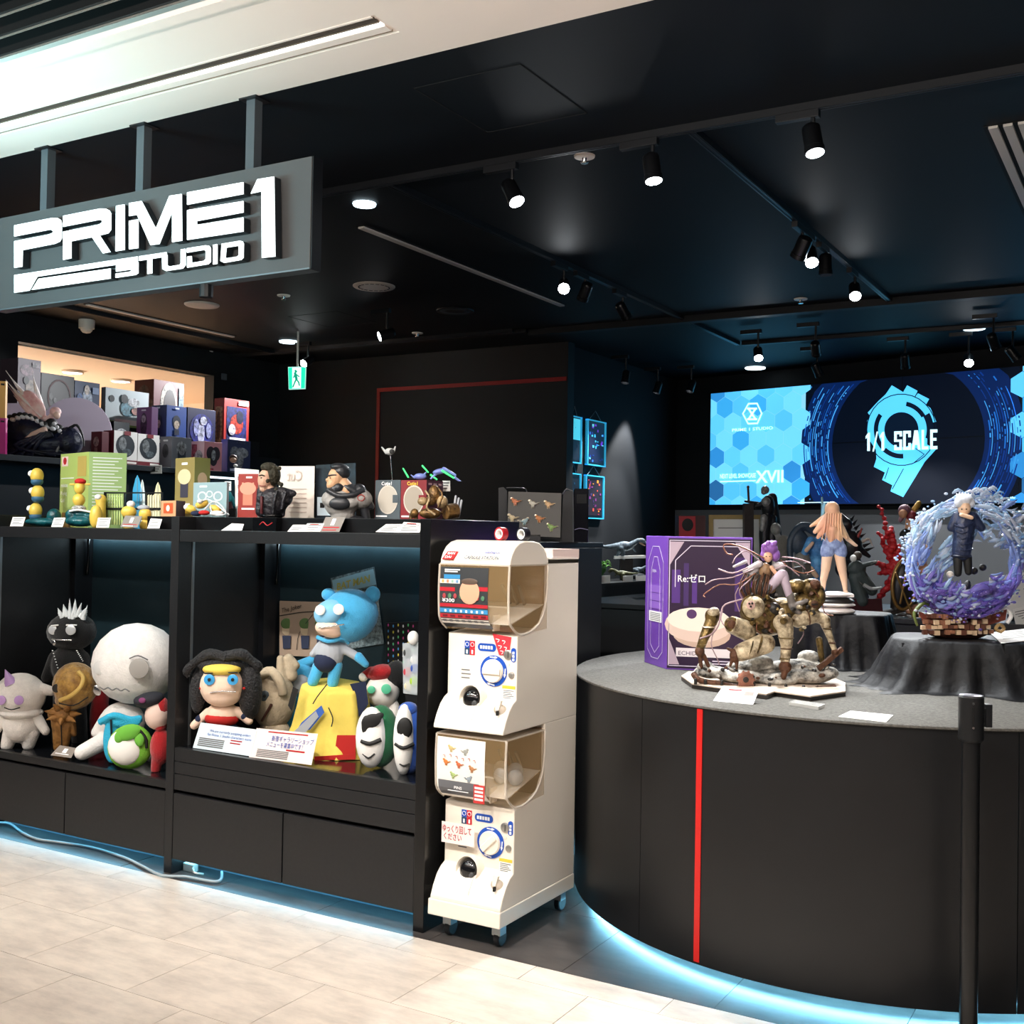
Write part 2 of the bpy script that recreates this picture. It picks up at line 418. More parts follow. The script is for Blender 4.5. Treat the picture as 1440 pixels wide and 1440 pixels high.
# left wall with an opening into the neighbouring, warmly lit room
OY0, OY1, OZ1, OZ0 = 5.69, 7.8, 2.87, 1.3
mb = MB(); mb.box(XL-.12, XL, YE, OY0, 0, HC); mb.box(XL-.12, XL, OY1, 12.5, 0, HC); mb.box(XL-.12, XL, OY0, OY1, OZ1, HC); mb.box(XL-.12, XL, OY0, OY1, 0, OZ0)
struct(build(mb, 'wall_left', DARKW, origin=(XL, YE, 0)))
WARM = mat('warm_wall', 'f0dcc6', .7)
mb = MB(); mb.box(-12.4, XL-.121, 4.2, 9.4, 2.86, 2.96)
struct(build(mb, 'ceiling_neighbour', WARM, origin=(-10, 6, 2.9)))
mb = MB(); mb.box(-12.5, -12.4, 4.2, 9.4, 0, 2.96); mb.box(-12.4, XL-.121, 9.4, 9.5, 0, 2.96); mb.box(-12.4, XL-.121, 4.1, 4.2, 0, 2.96); mb.box(-12.4, XL-.121, 4.2, 9.4, -.06, 0)
struct(build(mb, 'wall_neighbour', WARM, origin=(-10, 6, 0)))
for (px, py) in ((102, 521.5), (170, 534)):
    p = onZ(px, py, 2.86)
    t = thing('recessed_downlight', 'glowing recessed downlight in the warm ceiling above the '+('black ring print carton' if px < 150 else 'pale grey winter carton'), 'downlight', (p.x, p.y, 2.835))
    part(lambda q: q.lathe((p.x, p.y, 2.835), [(.08, .01), (.1, 0), (.1, .024), (.08, .024)], 20), 'trim_ring', WHITE, t, smooth=True)
    part(lambda q: q.cyl((p.x, p.y, 2.838), (p.x, p.y, 2.85), .085), 'lens', glow('bright_lens', 'fff6e8', 9), t)
    lamp('SPOT', (p.x, p.y, 2.83), 210, (1, .88, .74), aim=(p.x, p.y+.01, 0), size=.08, angle=150, blend=.7)
lamp('POINT', (-10.2, 6.6, 1.9), 130, (1, .87, .74), size=.3)
# back wall with the red line frame; it ends at a corner, the picture wall runs behind it
wb = struct(build(MB().box(XL, -4.57, YR, YR+.12, 0, HC), 'wall_back', DARKW, origin=(-6, YR, 0)))
RZ = onY(660, 541, YR).z
xr = onY(531, 548, YR).x
DRED = mat('dark_red_line', '8a1a18', .45)
struct(build(MB().box(xr, -4.58, YR-.012, YR+.001, RZ-.018, RZ+.018), 'trim_3', DRED))
struct(build(MB().box(xr, xr+.036, YR-.012, YR+.001, 1.0, RZ-.018), 'trim_4', DRED))
struct(build(MB().box(-4.77, -4.65, YR+.12, 11.6, 0, HC), 'wall_pictures', mat('deep_blue_wall', '04070d', .85), origin=(-4.7, 9, 0)))
# wall behind the video wall, turned about 14 degrees
SA = V((-4.139, 11.134, 0)); SB = V((-1.120, 10.375, 0)); SD = (SB-SA).normalized(); SN = V((SD.y, -SD.x, 0))     # SN points to the room
def scr(u, z, d=0.0): return SA+SD*u+SN*d+V((0, 0, z))
mb = MB(); a = scr(-.9, 0, -.12); b = scr(7.2, 0, -.12)
for (z0, z1, nm, m) in ((1.70, HC, 'wall_screen', DARKW), (0, 1.70, 'wall_screen_lower', mat('mid_grey_wall', '6a6c6f', .7))):
    mb = MB().obox((a+b)/2+V((0, 0, (z0+z1)/2))-SN*.06, (b-a)/2, SN*.06, (0, 0, (z1-z0)/2))
    struct(build(mb, nm, m, origin=(a+b)/2))
struct(build(MB().box(3.9, 4.0, YE, 12, 0, HC), 'wall_right', DARKW, origin=(3.9, 8, 0)))
# ================================================================== SHOP FURNITURE
YC = 3.319
NAVYP = mat('navy_back_panel', '223339', .3, noise=(8, .2))
ICE = glow('ice_led', '7fd2f6', 20); ICE2 = glow('ice_led_soft', 'd4f0fc', 14)
PT = .045
def cabinet(x0, x1, label, riser, rightpost=True, leftpost=True, zs=.515):
    t = thing('display_cabinet', label, 'cabinet', ((x0+x1)/2, YC, 0))
    if leftpost: part(lambda q: q.box(x0, x0+PT, YC, 3.95, 0, 1.466), 'side_panel', BLK, t, bevel=.002)
    if rightpost: part(lambda q: q.box(x1, x1+PT, YC, 3.95, 0, 1.466), 'side_panel', mat('black_gloss_panel', '0d0e10', .22), t, bevel=.002)
    a, b = x0+PT, x1
    part(lambda q: q.box(a, b, YC+.004, 3.95, 1.362, 1.411), 'top_board', BLK, t, bevel=.002)
    if riser: part(lambda q: q.box(a, b, YC+.091, 3.95, 1.4105, 1.466), 'riser', mat('riser_black', '0b0b0d', .3), t, bevel=.002)
    part(lambda q: q.box(a, b, 3.905, 3.935, .32, 1.362), 'back_panel', NAVYP, t)
    part(lambda q: q.box(a, b, YC+.012, 3.905, zs-.028, zs), 'shelf', mat('shelf_gloss', '101216', .14), t)
    for (z0, z1) in (((.462, .516), (.412, .459), (.345, .409)) if zs > .5 else ((.343, zs+.001),)):
        part(lambda q: q.box(a, b, YC+.004, YC+.03, z0, z1), 'fascia', BLK, t, bevel=.001)
    part(lambda q: q.box(a, b, YC+.03, 3.9, .06, zs-.028), 'carcass', SEAM, t)
    mid = (a+b)/2-.012
    for (xa, xb) in ((a+.002, mid-.003), (mid+.003, b-.002)):
        part(lambda q: q.box(xa, xb, YC+.002, YC+.026, .062, .33), 'door', BLK, t, bevel=.0015)
    part(lambda q: q.box(a, b, YC+.14, YC+.16, 0, .062), 'kick_board', mat('kick_blue_grey', '6e8a98', .5), t)
    part(lambda q: q.box(a, b, YC+.05, YC+.062, .054, .0605), 'led_strip', ICE, t)
    part(lambda q: q.box(a+.01, b-.01, 3.868, 3.892, 1.355, 1.3615), 'led_strip', ICE2, t)
    # corner post, slotted rail and hanging lead
    part(lambda q: q.box(a, a+.03, 3.8, 3.905, zs, 1.362), 'corner_post', BLKM, t)
    part(lambda q: q.box(a, a+.004, YC+.075, YC+.087, zs, 1.362), 'slotted_rail', mat('rail_grey', '8a8f93', .35, .8), t)
    part(lambda q: q.tube([(a+.05, 3.86, 1.362), (a+.052, 3.86, 1.25), (a+.045, 3.86, 1.17)], .007), 'lead', BLKG, t, smooth=True)
    return t
XA0, XA1 = -3.585, -2.33
cabA = cabinet(XA0, XA1, 'black display cabinet whose bay holds the blue plush doll, end panel by the capsule machine', True)
XB0 = -4.855
cabB = cabinet(XB0, XA0, 'black display cabinet whose bay holds the white horned plush and big white round head', False, rightpost=False, zs=.373)
part(lambda q: q.prism([(x, y, 1.4105) for x, y in ((XA0-.001, 3.41), (XA0-.001, 3.95), (-3.93, 3.95), (-3.93, 3.535), (-3.83, 3.535), (-3.83, 3.41))], (0, 0, .0555)), 'riser', MATS['riser_black'], cabB)
# service counter behind the cabinets
XS1 = -2.285
sc = thing('service_counter', 'tall plain black service counter behind the display cabinets', 'counter', (-3.5, 4.35, 0))
part(lambda q: q.box(-4.8, XS1, 3.96, 4.72, 0, 1.36), 'body', BLK, sc, bevel=.002)
part(lambda q: q.box(-4.8, XS1, 3.955, 4.73, 1.36, 1.385), 'worktop', BLKM, sc, bevel=.003)

# ---- round display counter
RX, RY, RR, RZT = -1.03, 4.62, 1.178, .875
rc = thing('round_counter', 'large round black display counter with grey carpet top and red stripe', 'counter', (RX, RY, 0))
SIDE = mat('black_satin_curve', '17181a', .36, noise=(5, .2))
NP = 6
thR = math.atan2(onZ(968, 1361, .04).y-RY, onZ(968, 1361, .04).x-RX)
th0 = math.atan2(onZ(888, 1325, .04).y-RY, onZ(888, 1325, .04).x-RX)
for k in range(NP):
    a0 = th0+2*pi*k/NP+.0012; a1 = th0+2*pi*(k+1)/NP-.0012; n = 24; mb = MB(); out = []; inn = []
    for i in range(n+1):
        t_ = a0+(a1-a0)*i/n; out.append((RX+RR*cos(t_), RY+RR*sin(t_))); inn.append((RX+(RR-.02)*cos(t_), RY+(RR-.02)*sin(t_)))
    poly = out+inn[::-1]
    mb.prism([(x, y, .04) for x, y in poly], (0, 0, RZT-.012-.04))
    build(mb, 'curved_panel', SIDE, rc, smooth=True, auto=30)
part(lambda q: q.lathe((RX, RY, 0), [(RR-.14, 0), (RR-.14, .055)], 64), 'plinth', BLKM, rc, smooth=True, auto=40)
part(lambda q: q.lathe((RX, RY, RZT-.012), [(RR+.004, 0), (RR+.009, .003), (RR+.009, .009), (RR+.004, .012)], 96), 'carpet_top', mat('grey_carpet', '66645f', .95, noise=(90, .45), bump=(260, .6, .004)), rc, smooth=True, auto=40)
part(lambda q: q.torus((RX, RY, .036), RR-.075, .006, seg=96, sg=8), 'led_ring', glow('ice_led_ring', '82d6fa', 75), rc)
part(lambda q: q.prism([(RX+r_*cos(t_), RY+r_*sin(t_), .048) for r_, t_ in ((RR-.001, thR-.009), (RR+.003, thR-.009), (RR+.003, thR+.009), (RR-.001, thR+.009))], (0, 0, RZT-.014-.048)), 'red_stripe', RED, rc)

# ---- sign
YS = 3.235
st = thing('hanging_sign', 'long grey box sign with glowing white letters hung from three posts', 'sign', onY(220, 400, YS))
pTL, pTR, pBL, pBR = onY(0, 305, YS), onY(437, 222, YS), onY(0, 436, YS), onY(437, 379, YS)
zt, zb, xr_ = (pTR.z+pTL.z)/2, (pBR.z+pBL.z)/2, (pTR.x+pBR.x)/2
xl_ = pTL.x-.02
part(lambda q: q.box(xl_, xr_, YS, YS+.055, zb+.006, zt), 'panel', mat('sign_grey', '4c4d4e', .5), st, bevel=.002)
part(lambda q: q.box(xl_, xr_+.001, YS-.002, YS+.057, zb, zb+.006), 'bottom_trim', mat('sign_trim', '7f8b92', .3, .6), st)
part(lambda q: q.box(xr_, xr_+.006, YS+.003, YS+.057, zb, zt), 'end_cap', BLKM, st)
LET = glow('letter_white', 'f4fdff', 1.25)
def sg(pts): return [onY(x/3.1304, 220+y/3.1304, YS-.045) for x, y in pts]
letters = [
 [(62,303),(225,271),(252,271),(266,279),(270,292),(270,358),(262,374),(240,384),(98,412),(96,485),(62,490),(62,373),(215,343),(230,337),(233,329),(222,321),(62,352)],
 [(277,261),(440,229),(466,230),(480,237),(487,250),(487,322),(475,338),(437,347),(485,420),(452,426),(404,355),(312,373),(312,448),(277,455),(277,331),(437,299),(448,290),(448,282),(437,278),(277,309)],
 [(510,217),(547,211),(547,411),(508,417)],
 [(567,205),(622,196),(685,318),(745,173),(798,165),(800,370),(757,377),(757,240),(700,385),(662,390),(602,256),(567,262)],
 [(567,283),(607,277),(607,403),(567,408)],
 [(823,158),(1070,113),(1070,165),(823,212)],
 [(823,236),(1070,196),(1070,246),(865,284),(865,301),(1070,268),(1070,330),(823,367)],
 [(1103,163),(1132,100),(1205,88),(1210,440),(1152,446),(1150,153)],
 [(62,522),(605,440),(605,462),(162,529),(128,590),(62,600)],
 [(169,538),(485,493),(485,537),(139,587)],
 [(545,474),(607,465),(607,513),(596,521),(508,534),(508,516),(575,506),(577,497),(510,507),(510,480)],
 [(612,439),(732,421),(732,440),(668,450),(668,514),(648,517),(648,453),(612,459)],
 [(712,437),(735,433),(735,478),(745,484),(790,477),(795,469),(795,409),(815,406),(815,478),(803,493),(730,504),(714,495)],
 [(822,404),(905,391),(919,393),(926,402),(926,463),(915,474),(823,489),(823,441),(842,438),(843,468),(895,460),(905,452),(905,416),(897,411),(822,423)],
 [(937,389),(955,386),(955,472),(937,475)],
]
for pl in letters:
    part(lambda q: q.prism(sg(pl), (0, .004, 0)), 'letter', LET, st)
    part(lambda q: q.prism([p+V((0, .004, 0)) for p in sg(pl)], (0, .034, 0)), 'letter_side', mat('letter_side', '1b2126', .5), st)
o_ = [(975,384),(1055,371),(1066,373),(1071,382),(1070,445),(1060,455),(985,468),(970,460)]; i_ = [(995,401),(1045,393),(1049,395),(1050,399),(1050,435),(1043,441),(997,448),(991,444)]
part(lambda q: q.ringprism(sg(o_), sg(i_), (0, .004, 0)), 'letter', LET, st)
part(lambda q: q.ringprism([p+V((0, .004, 0)) for p in sg(o_)], [p+V((0, .004, 0)) for p in sg(i_)], (0, .034, 0)), 'letter_side', MATS['letter_side'], st)
for px in (69, 203, 357):
    x = onY(px, 200, YS+.03).x
    ps = part(lambda q: q.box(x-.022, x+.022, YS+.008, YS+.05, zt-.002, HC), 'post', mat('post_grey', '4a5156', .45), st)
    part(lambda q: q.box(x-.045, x+.045, YS-.012, YS+.07, HC-.006, HC+.001), 'flange', BLKM, ps)
x = onY(290, 410, YS+.03).x
part(lambda q: q.cyl((x, YS+.03, zb-.05), (x, YS+.03, zb+.002), .028, seg=12), 'cable_gland', BLKM, st)

# ---- ceiling tracks and spotlights
YT = 4.302; XT1, XT2 = -3.25, -1.717
def track(name, label, a, b):
    a, b = V(a), V(b); d = (b-a).normalized(); s_ = V((d.y, -d.x, 0))*.018
    t = thing(name, label, 'track', (a+b)/2-V((0, 0, .03)))
    part(lambda q: q.obox((a+b)/2-V((0, 0, .0145)), (b-a)/2, s_, (0, 0, .015)), 'rail', BLKM, t)
    for k in (-1, 1):
        part(lambda q: q.obox((a+b)/2-V((0, 0, .0305))+s_*(.55*k), (b-a)/2, s_*.18, (0, 0, .0012)), 'conductor', mat('track_edge', '2a2f35', .3, .6), t)
    return t
track('lighting_track', 'long black lighting track running parallel to the shop front', (-7.0, YT, HC), (3.5, YT, HC))
track('lighting_track', 'black lighting track beside the white linear air diffuser, running into the shop', (XT1, YT+.02, HC), (XT1, 9.32, HC))
track('lighting_track', 'black lighting track running into the shop above the round counter', (XT2, YT+.02, HC), (XT2, 8.04, HC))
track('lighting_track', 'black lighting track over the box shelves near the left wall', (-7.3, 5.4, HC), (-7.3, 7.95, HC))
track('lighting_track', 'short black lighting track in front of the red lined wall', (-7.28, 7.97, HC), (-4.7, 7.97, HC))
track('lighting_track', 'black lighting track in front of the video wall', (-3.22, 9.34, HC), (2.0, 9.34, HC))
LENS = glow('spot_lens', 'f6fbff', 60)
def spotlight(c, aim, label, lit=True, tdir=(1, 0, 0), E_=0, ang=50, r=.036, ln=.12, group=None, deep=False):
    c = V(c); aim = V(aim); d = (aim-c).normalized(); tdir = V(tdir)
    t = thing('track_spotlight', label, 'spotlight', (c.x, c.y, c.z-.06), group)
    base = V((c.x, c.y, HC-.03))-tdir*.06; sd = V((tdir.y, -tdir.x, 0))
    part(lambda q: q.obox(base-V((0, 0, .014)), tdir*.085, sd*.016, (0, 0, .016)), 'adapter', BLKM, t, bevel=.002)
    back = c-d*(ln/2)
    part(lambda q: q.tube([V((c.x, c.y, HC-.045)), V((c.x, c.y, max(c.z+.05, back.z+.01))), back+d*(ln*.35)], .009, smooth=0), 'stem', BLKM, t)
    part(lambda q: q.lathe(back, [(r*.7, 0), (r*.95, .008), (r, .02), (r, ln*.8), (r*1.08, ln*.82), (r*1.08, ln)]+([(r*.92, ln), (r*.9, ln*.35)] if deep else []), 20, d), 'head', mat('spot_black', '0c0d10', .3), t, smooth=True, auto=40)
    part(lambda q: q.lathe(back, [(r*.94, ln*.98), (r*.94, ln*1.012)] if not deep else [(r*.88, ln*.36), (r*.88, ln*.38)], 20, d), 'lens', LENS if lit else mat('dark_lens', '2c3238', .15), t)
    if lit and E_:
        lamp('SPOT', c+d*(ln*.62), E_, (.95, .98, 1), aim=aim, size=.03, angle=ang, blend=.5)
    return t
CT = V((RX, RY, .9))
spotlight(onY(720, 270, YT), (-1.35, 3.95, 1.0), 'lit spotlight on the front track, tilted toward the round counter beside the hanging sign', True, (1, 0, 0), 192, 50)
spotlight(onY(917, 236, YT), (-1.5, 4.1, .95), 'lit spotlight on the front track between the other two lit heads', True, (1, 0, 0), 192, 55)
spotlight(onY(1143, 196, YT), (-.8, 4.0, 1.0), 'lit spotlight on the front track farthest from the hanging sign', True, (1, 0, 0), 192, 55)
spotlight(onX(793, 402, XT1), onX(793, 402, XT1)+(CAM-onX(793, 402, XT1))*.4-V((0, 0, .9)), 'lit spotlight on the track beside the linear diffuser', True, (0, 1, 0), 112, 70)
spotlight(onX(823, 410, XT1), (-4.6, 7.2, .9), 'unlit spotlight tilted away, next to the lit head beside the linear diffuser', False, (0, 1, 0))
spotlight(onX(876, 437, XT1), (-2.6, 8.6, .9), 'small unlit spotlight near the far end of the linear diffuser', False, (0, 1, 0))
spotlight(onX(1128, 348, XT2), (-2.4, 6.4, 1.9), 'unlit spotlight tilted sideways above a lit head over the round counter', False, (0, 1, 0), r=.04)
spotlight(onX(1140, 360, XT2), (-1.0, 4.6, 1.0), 'lit spotlight between two unlit heads over the round counter', True, (0, 1, 0), 208, 60)
spotlight(onX(1161, 372, XT2), (-1.6, 6.3, .2), 'unlit spotlight pointing straight down over the round counter', False, (0, 1, 0))
spotlight(onX(1202, 409, XT2), (-1.1, 5.2, 1.0), 'lit spotlight at the far end of the track over the round counter', True, (0, 1, 0), 192, 65)
p = onZ(544, 470, 2.88); spotlight(p, (-6.55, 5.0, 2.0), 'lit spotlight on the track in front of the red lined wall', True, (1, 0, 0), 130, 55)
p = onZ(433, 508, 2.9); spotlight(p, (-6.7, 5.9, 1.95), 'lit spotlight glaring beside the green exit sign', True, (1, 0, 0), 300, 80)
p = onZ(1066, 497, 2.88); spotlight(p, (-2.2, 7.2, 1.1), 'lit spotlight above the hexagon patterned part of the video wall', True, (1, 0, 0), 160, 60)
p = onZ(1362, 506, 2.85); spotlight(p, (-.9, 7.0, 1.1), 'lit spotlight above the round graphic of the video wall', True, (1, 0, 0), 160, 60)
for (px, py, aim_, lb) in ((1147, 490, (-2.6, 10.7, .9), 'black spotlight above the dotted part of the video wall, turned to the grey wall'), (1149, 520, (-1.9, 10.5, .8), 'lower black spotlight before the video wall, turned to the grey wall'), (1273, 508, (-1.9, 10.5, .9), 'black spotlight hanging over the round emblem of the video wall'), (1397, 480, (-.5, 10.15, .9), 'black spotlight near the lit round lamp above the video wall rings'), (1424, 497, (.3, 10.0, .9), 'black spotlight tilted beside the lit head above the video wall rings'),
    (880, 530, (-4.42, 9.0, 1.0), 'black spotlight near the picture wall, turned to the side counter'), (925, 545, (-4.65, 9.9, 1.6), 'small black spotlight near the dark corner by the picture wall'), (972, 543, (-4.4, 9.6, 1.0), 'black spotlight nearest the video wall edge, turned to the dinosaur models')):
    p = onZ(px, py, 2.87); spotlight(p, aim_, lb, True, (1, 0, 0), 170 if px < 1000 else 62, 60, deep=True)
# ---- other ceiling fittings
def diffuser(label, x, y0, y1, n=2, wd=.05):
    t = thing('air_diffuser', label, 'air vent', (x, (y0+y1)/2, HC-.01))
    part(lambda q: q.box(x-.055*n/2-.01, x+.055*n/2+.01, y0, y1, HC-.004, HC+.001), 'backing', SEAM, t)
    for k in range(n):
        xx = x+(k-(n-1)/2)*.055
        part(lambda q: q.box(xx-wd*.32, xx+wd*.32, y0, y1, HC-.014, HC-.003), 'blade', mat('diffuser_white', 'c9c4bc', .5), t)
    return t
diffuser('long white linear air diffuser in the dark ceiling', -3.88, onZ(505, 318, HC).y, onZ(795, 428, HC).y, 1, .06)
diffuser('white linear air diffuser near the left wall above the box shelves', -7.1, onZ(120, 427, HC).y, onZ(332, 472, HC).y, 1, .05)
diffuser('white striped air diffuser of several parallel slots over the far side of the counter', -.56, 4.87, 6.6, 4, .055)
def disc(name, label, cat, px, py, r, m, holes=False, ring=None, grp=None):
    p = onZ(px, py, HC)
    t = thing(name, label, cat, (p.x, p.y, HC-.012), grp)
    part(lambda q: q.lathe((p.x, p.y, HC-.012), [(r*.6, .002), (r*.95, 0), (r, .006), (r, .013)], 28), 'grille' if holes else 'cover', m, t, smooth=True, auto=50)
    if ring: part(lambda q: q.lathe((p.x, p.y, HC-.014), [(r*.98, .004), (r*1.18, 0), (r*1.2, .006), (r*1.2, .015), (r*.98, .015)], 28), 'trim_ring', ring, t, smooth=True)
    if holes:
        mb = MB()
        for k in range(18):
            a = 2*pi*k/18
            mb.obox((p.x+r*.72*cos(a), p.y+r*.72*sin(a), HC-.0122), V((-sin(a), cos(a), 0))*r*.085, V((cos(a), sin(a), 0))*r*.03, (0, 0, .0008))
        build(mb, 'slot_ring', SEAM, t, kind='stuff')
    return t
SPK = mat('speaker_beige', 'd8cabb', .6)
disc('ceiling_speaker', 'round beige ceiling speaker with a ring of slots', 'speaker', 526, 402, .145, SPK, True)
disc('ceiling_speaker', 'plain round beige ceiling plate below the hanging sign', 'speaker', 284, 428, .13, SPK)
disc('ceiling_speaker', 'dark grey round ceiling speaker in a black ring', 'speaker', 640, 436, .12, mat('grille_dark', '3a4046', .6), ring=BLKM)
COOL = glow('cool_disc', 'dcf4ff', 4.5)
disc('recessed_lamp', 'lit cool white round lamp beside the long linear diffuser', 'downlight', 512.5, 286, .06, COOL)
disc('recessed_lamp', 'lit cool white round lamp above the exit sign', 'downlight', 406, 480, .085, COOL)
disc('recessed_lamp', 'lit white round lamp above the video wall hexagons', 'downlight', 1062, 517, .1, COOL)
disc('recessed_lamp', 'lit white round lamp above the video wall rings', 'downlight', 1370, 461, .085, COOL)
for (px, py, lb) in ((822, 219, 'white sprinkler head beside the front lighting track'), (399, 415, 'white sprinkler head beside the slotted ceiling speaker'), (587, 468, 'white sprinkler head near the lit spotlight before the red lined wall'), (1126, 420, 'white sprinkler head in the dark ceiling above the video wall'), (293, 494, 'white sprinkler head above the stacked boxes'), (1085, 530, 'tiny white sprinkler head just above the video wall')):
    p = onZ(px, py, HC)
    t = thing('sprinkler_head', lb, 'sprinkler', (p.x, p.y, HC-.035))
    part(lambda q: q.lathe((p.x, p.y, HC-.01), [(.02, 0), (.045, .002), (.048, .011)], 20), 'escutcheon', WHITE, t, smooth=True, auto=50)
    part(lambda q: q.lathe((p.x, p.y, HC-.035), [(.016, 0), (.018, .004), (.008, .008), (.012, .026)], 14), 'nozzle', CHROME, t, smooth=True, auto=50)
p = onZ(122, 450, HC)
t = thing('dome_camera', 'small white cylindrical security camera on the ceiling', 'camera', (p.x, p.y, HC-.11))
part(lambda q: q.lathe((p.x, p.y, HC-.07), [(.062, 0), (.064, .07)], 24), 'base', WHITE, t, smooth=True, auto=40)
part(lambda q: q.lathe((p.x, p.y, HC-.11), [(.005, 0), (.03, .006), (.046, .024), (.05, .042)], 24), 'dome', WHITE, t, smooth=True)
# exit sign
ex0 = onY(418, 532, 7.3)
t = thing('exit_sign', 'glowing green exit sign with a running figure', 'sign', ex0-V((0, 0, .1)))
Fx = Frame(ex0); nx = -HF
def exq(px, py, d=0): return Fx(px, py, -d)
part(lambda q: q.prism([exq(405, 516), exq(430, 515.5), exq(429, 546.5), exq(406, 547.5)], HF*.03), 'box', mat('exit_frame', 'd9efe9', .4, emis='b8f5e6', estr=.8), t)
part(lambda q: q.prism([exq(405.6, 517, .003), exq(429.4, 516.5, .003), exq(428.4, 545.8, .003), exq(406.6, 546.8, .003)], HF*.002), 'face', glow('exit_green', '16c49a', 1.6), t)
part(lambda q: q.prism([exq(411, 517, .005), exq(423.5, 517, .005), exq(423, 545.5, .005), exq(411, 546, .005)], HF*.002), 'pictogram_field', glow('exit_white', 'd8fff2', 1.7), t)
mb = MB(); k = Fx.s
for a in (((415.5, 521.5), (416.5, 522.5), 1.6), ((415, 525), (417, 533), 1.9), ((416, 526), (420.5, 529.5), .9), ((415, 526), (412.8, 531), .9), ((416.5, 533), (420, 537.5), 1.1), ((420, 537.5), (421, 542), 1.0), ((416.5, 533), (414, 539), 1.1), ((414, 539), (412, 544), 1.0)):
    mb.cap(exq(*a[0], .006), exq(*a[1], .006), a[2]*k, seg=8, k=2)
build(mb, 'running_figure', glow('exit_fig', '0f9d7c', .9), t, smooth=True)
part(lambda q: q.obox(V((ex0.x, ex0.y, (HC+exq(418, 516).z)/2)), HR*.008, HF*.008, (0, 0, (HC-exq(418, 516).z)/2)), 'hanger', WHITE, t)

# ---- video wall
vwx = thing('video_wall', 'wall of tiled screens showing blue hexagons and the words 1/1 SCALE', 'screen', scr(2.0, 1.72))
PW, PH, Z0 = (SB-SA).length/3, .578, 1.746
def sp(px, py, d=.0):     # photo pixel to a point on the screen plane
    q = ray(px, py); t_ = (SA-CAM).dot(SN)/q.dot(SN); return CAM+q*t_+SN*(.055+d)
def suv(px, py):
    q = sp(px, py)-SA; return q.dot(SD), q.z
SBG = glow('screen_dark', '020a1c', .8)
for c in range(5):
    for rw in range(2):
        u0, z0 = c*PW, Z0+rw*PH
        f_ = part(lambda q: q.obox(scr(u0+PW/2, z0+PH/2, -.01), SD*(PW/2), SN*.06, (0, 0, PH/2)), 'screen_panel', BLKM, vwx)
        part(lambda q: q.obox(scr(u0+PW/2, z0+PH/2, .0512), SD*(PW/2-.0035), SN*.0012, (0, 0, PH/2-.0035)), 'display', SBG, f_)
HX = [glow('hex_%d' % i, c_, s_) for i, (c_, s_) in enumerate((('38a4e4', 1.1), ('4fb8f0', 1.15), ('68caf6', 1.2), ('2f8cd4', 1.05), ('58c0f4', 1.2), ('2a6ca8', .9)))]
random.seed(4)
Rh = .113; HWd = Rh*math.sqrt(3)
def clip(poly, u0, u1, z0, z1):
    def cut(pl, f, ins):
        o = []
        for i in range(len(pl)):
            a, b = pl[i], pl[(i+1) % len(pl)]
            if ins(a): o.append(a)
            if ins(a) != ins(b): o.append(f(a, b))
        return o
    def iu(c): return lambda a, b: (c, a[1]+(b[1]-a[1])*(c-a[0])/(b[0]-a[0]))
    def iz(c): return lambda a, b: (a[0]+(b[0]-a[0])*(c-a[1])/(b[1]-a[1]), c)
    for f, ins in ((iu(u0), lambda p: p[0] >= u0), (iu(u1), lambda p: p[0] <= u1), (iz(z0), lambda p: p[1] >= z0), (iz(z1), lambda p: p[1] <= z1)):
        if len(poly) < 3: return []
        poly = cut(poly, f, ins)
    return poly
ZT = Z0+2*PH
UR = suv(1424, 600)[0]
def uvpoly(poly, d, name, m, parent=vwx, th=.0006):
    if len(poly) < 3: return None
    return part(lambda q: q.prism([SA+SD*u+V((0, 0, z))+SN*(.053+d) for u, z in poly], -SN*th), name, m, parent)
for side in (0, 1):
    for j in range(-1, 9):
        for i in range(-1, 13):
            cu = i*HWd+(HWd/2 if j % 2 else 0)-.02; cz = Z0-.02+j*Rh*1.5
            if side == 0:
                if cu > 1.115 or (j % 2 == 0 and cu > 1.09): continue
                lo, hi = .004, 1.5
            else:
                cu = UR+HWd*.5+i*HWd+(HWd/2 if j % 2 else 0)
                if i < 0: continue
                lo, hi = 1, 5*PW-.004
            k = .985
            poly = [(cu+k*Rh*cos(pi/6+a*pi/3), cz+k*Rh*sin(pi/6+a*pi/3)) for a in range(6)]
            poly = clip(poly, lo, hi, Z0+.004, ZT-.004)
            m_ = HX[random.choice((0, 1, 1, 2, 2, 3, 4, 4))] if not (j == 1 and i == 0) else HX[5]
            uvpoly(poly, .0004, 'hexagon', m_)
# backing between the hexagons
uvpoly([(UR+HWd+.01, Z0+.004), (5*PW-.004, Z0+.004), (5*PW-.004, ZT-.004), (UR+HWd+.01, ZT-.004)], .0, 'hexagon_field', glow('hex_gap', '8ad6f7', 1.0))
uvpoly([(.004, Z0+.004), (1.1, Z0+.004), (1.1, ZT-.004), (.004, ZT-.004)], .0, 'hexagon_field', glow('hex_gap', '8ad6f7', 1.0))
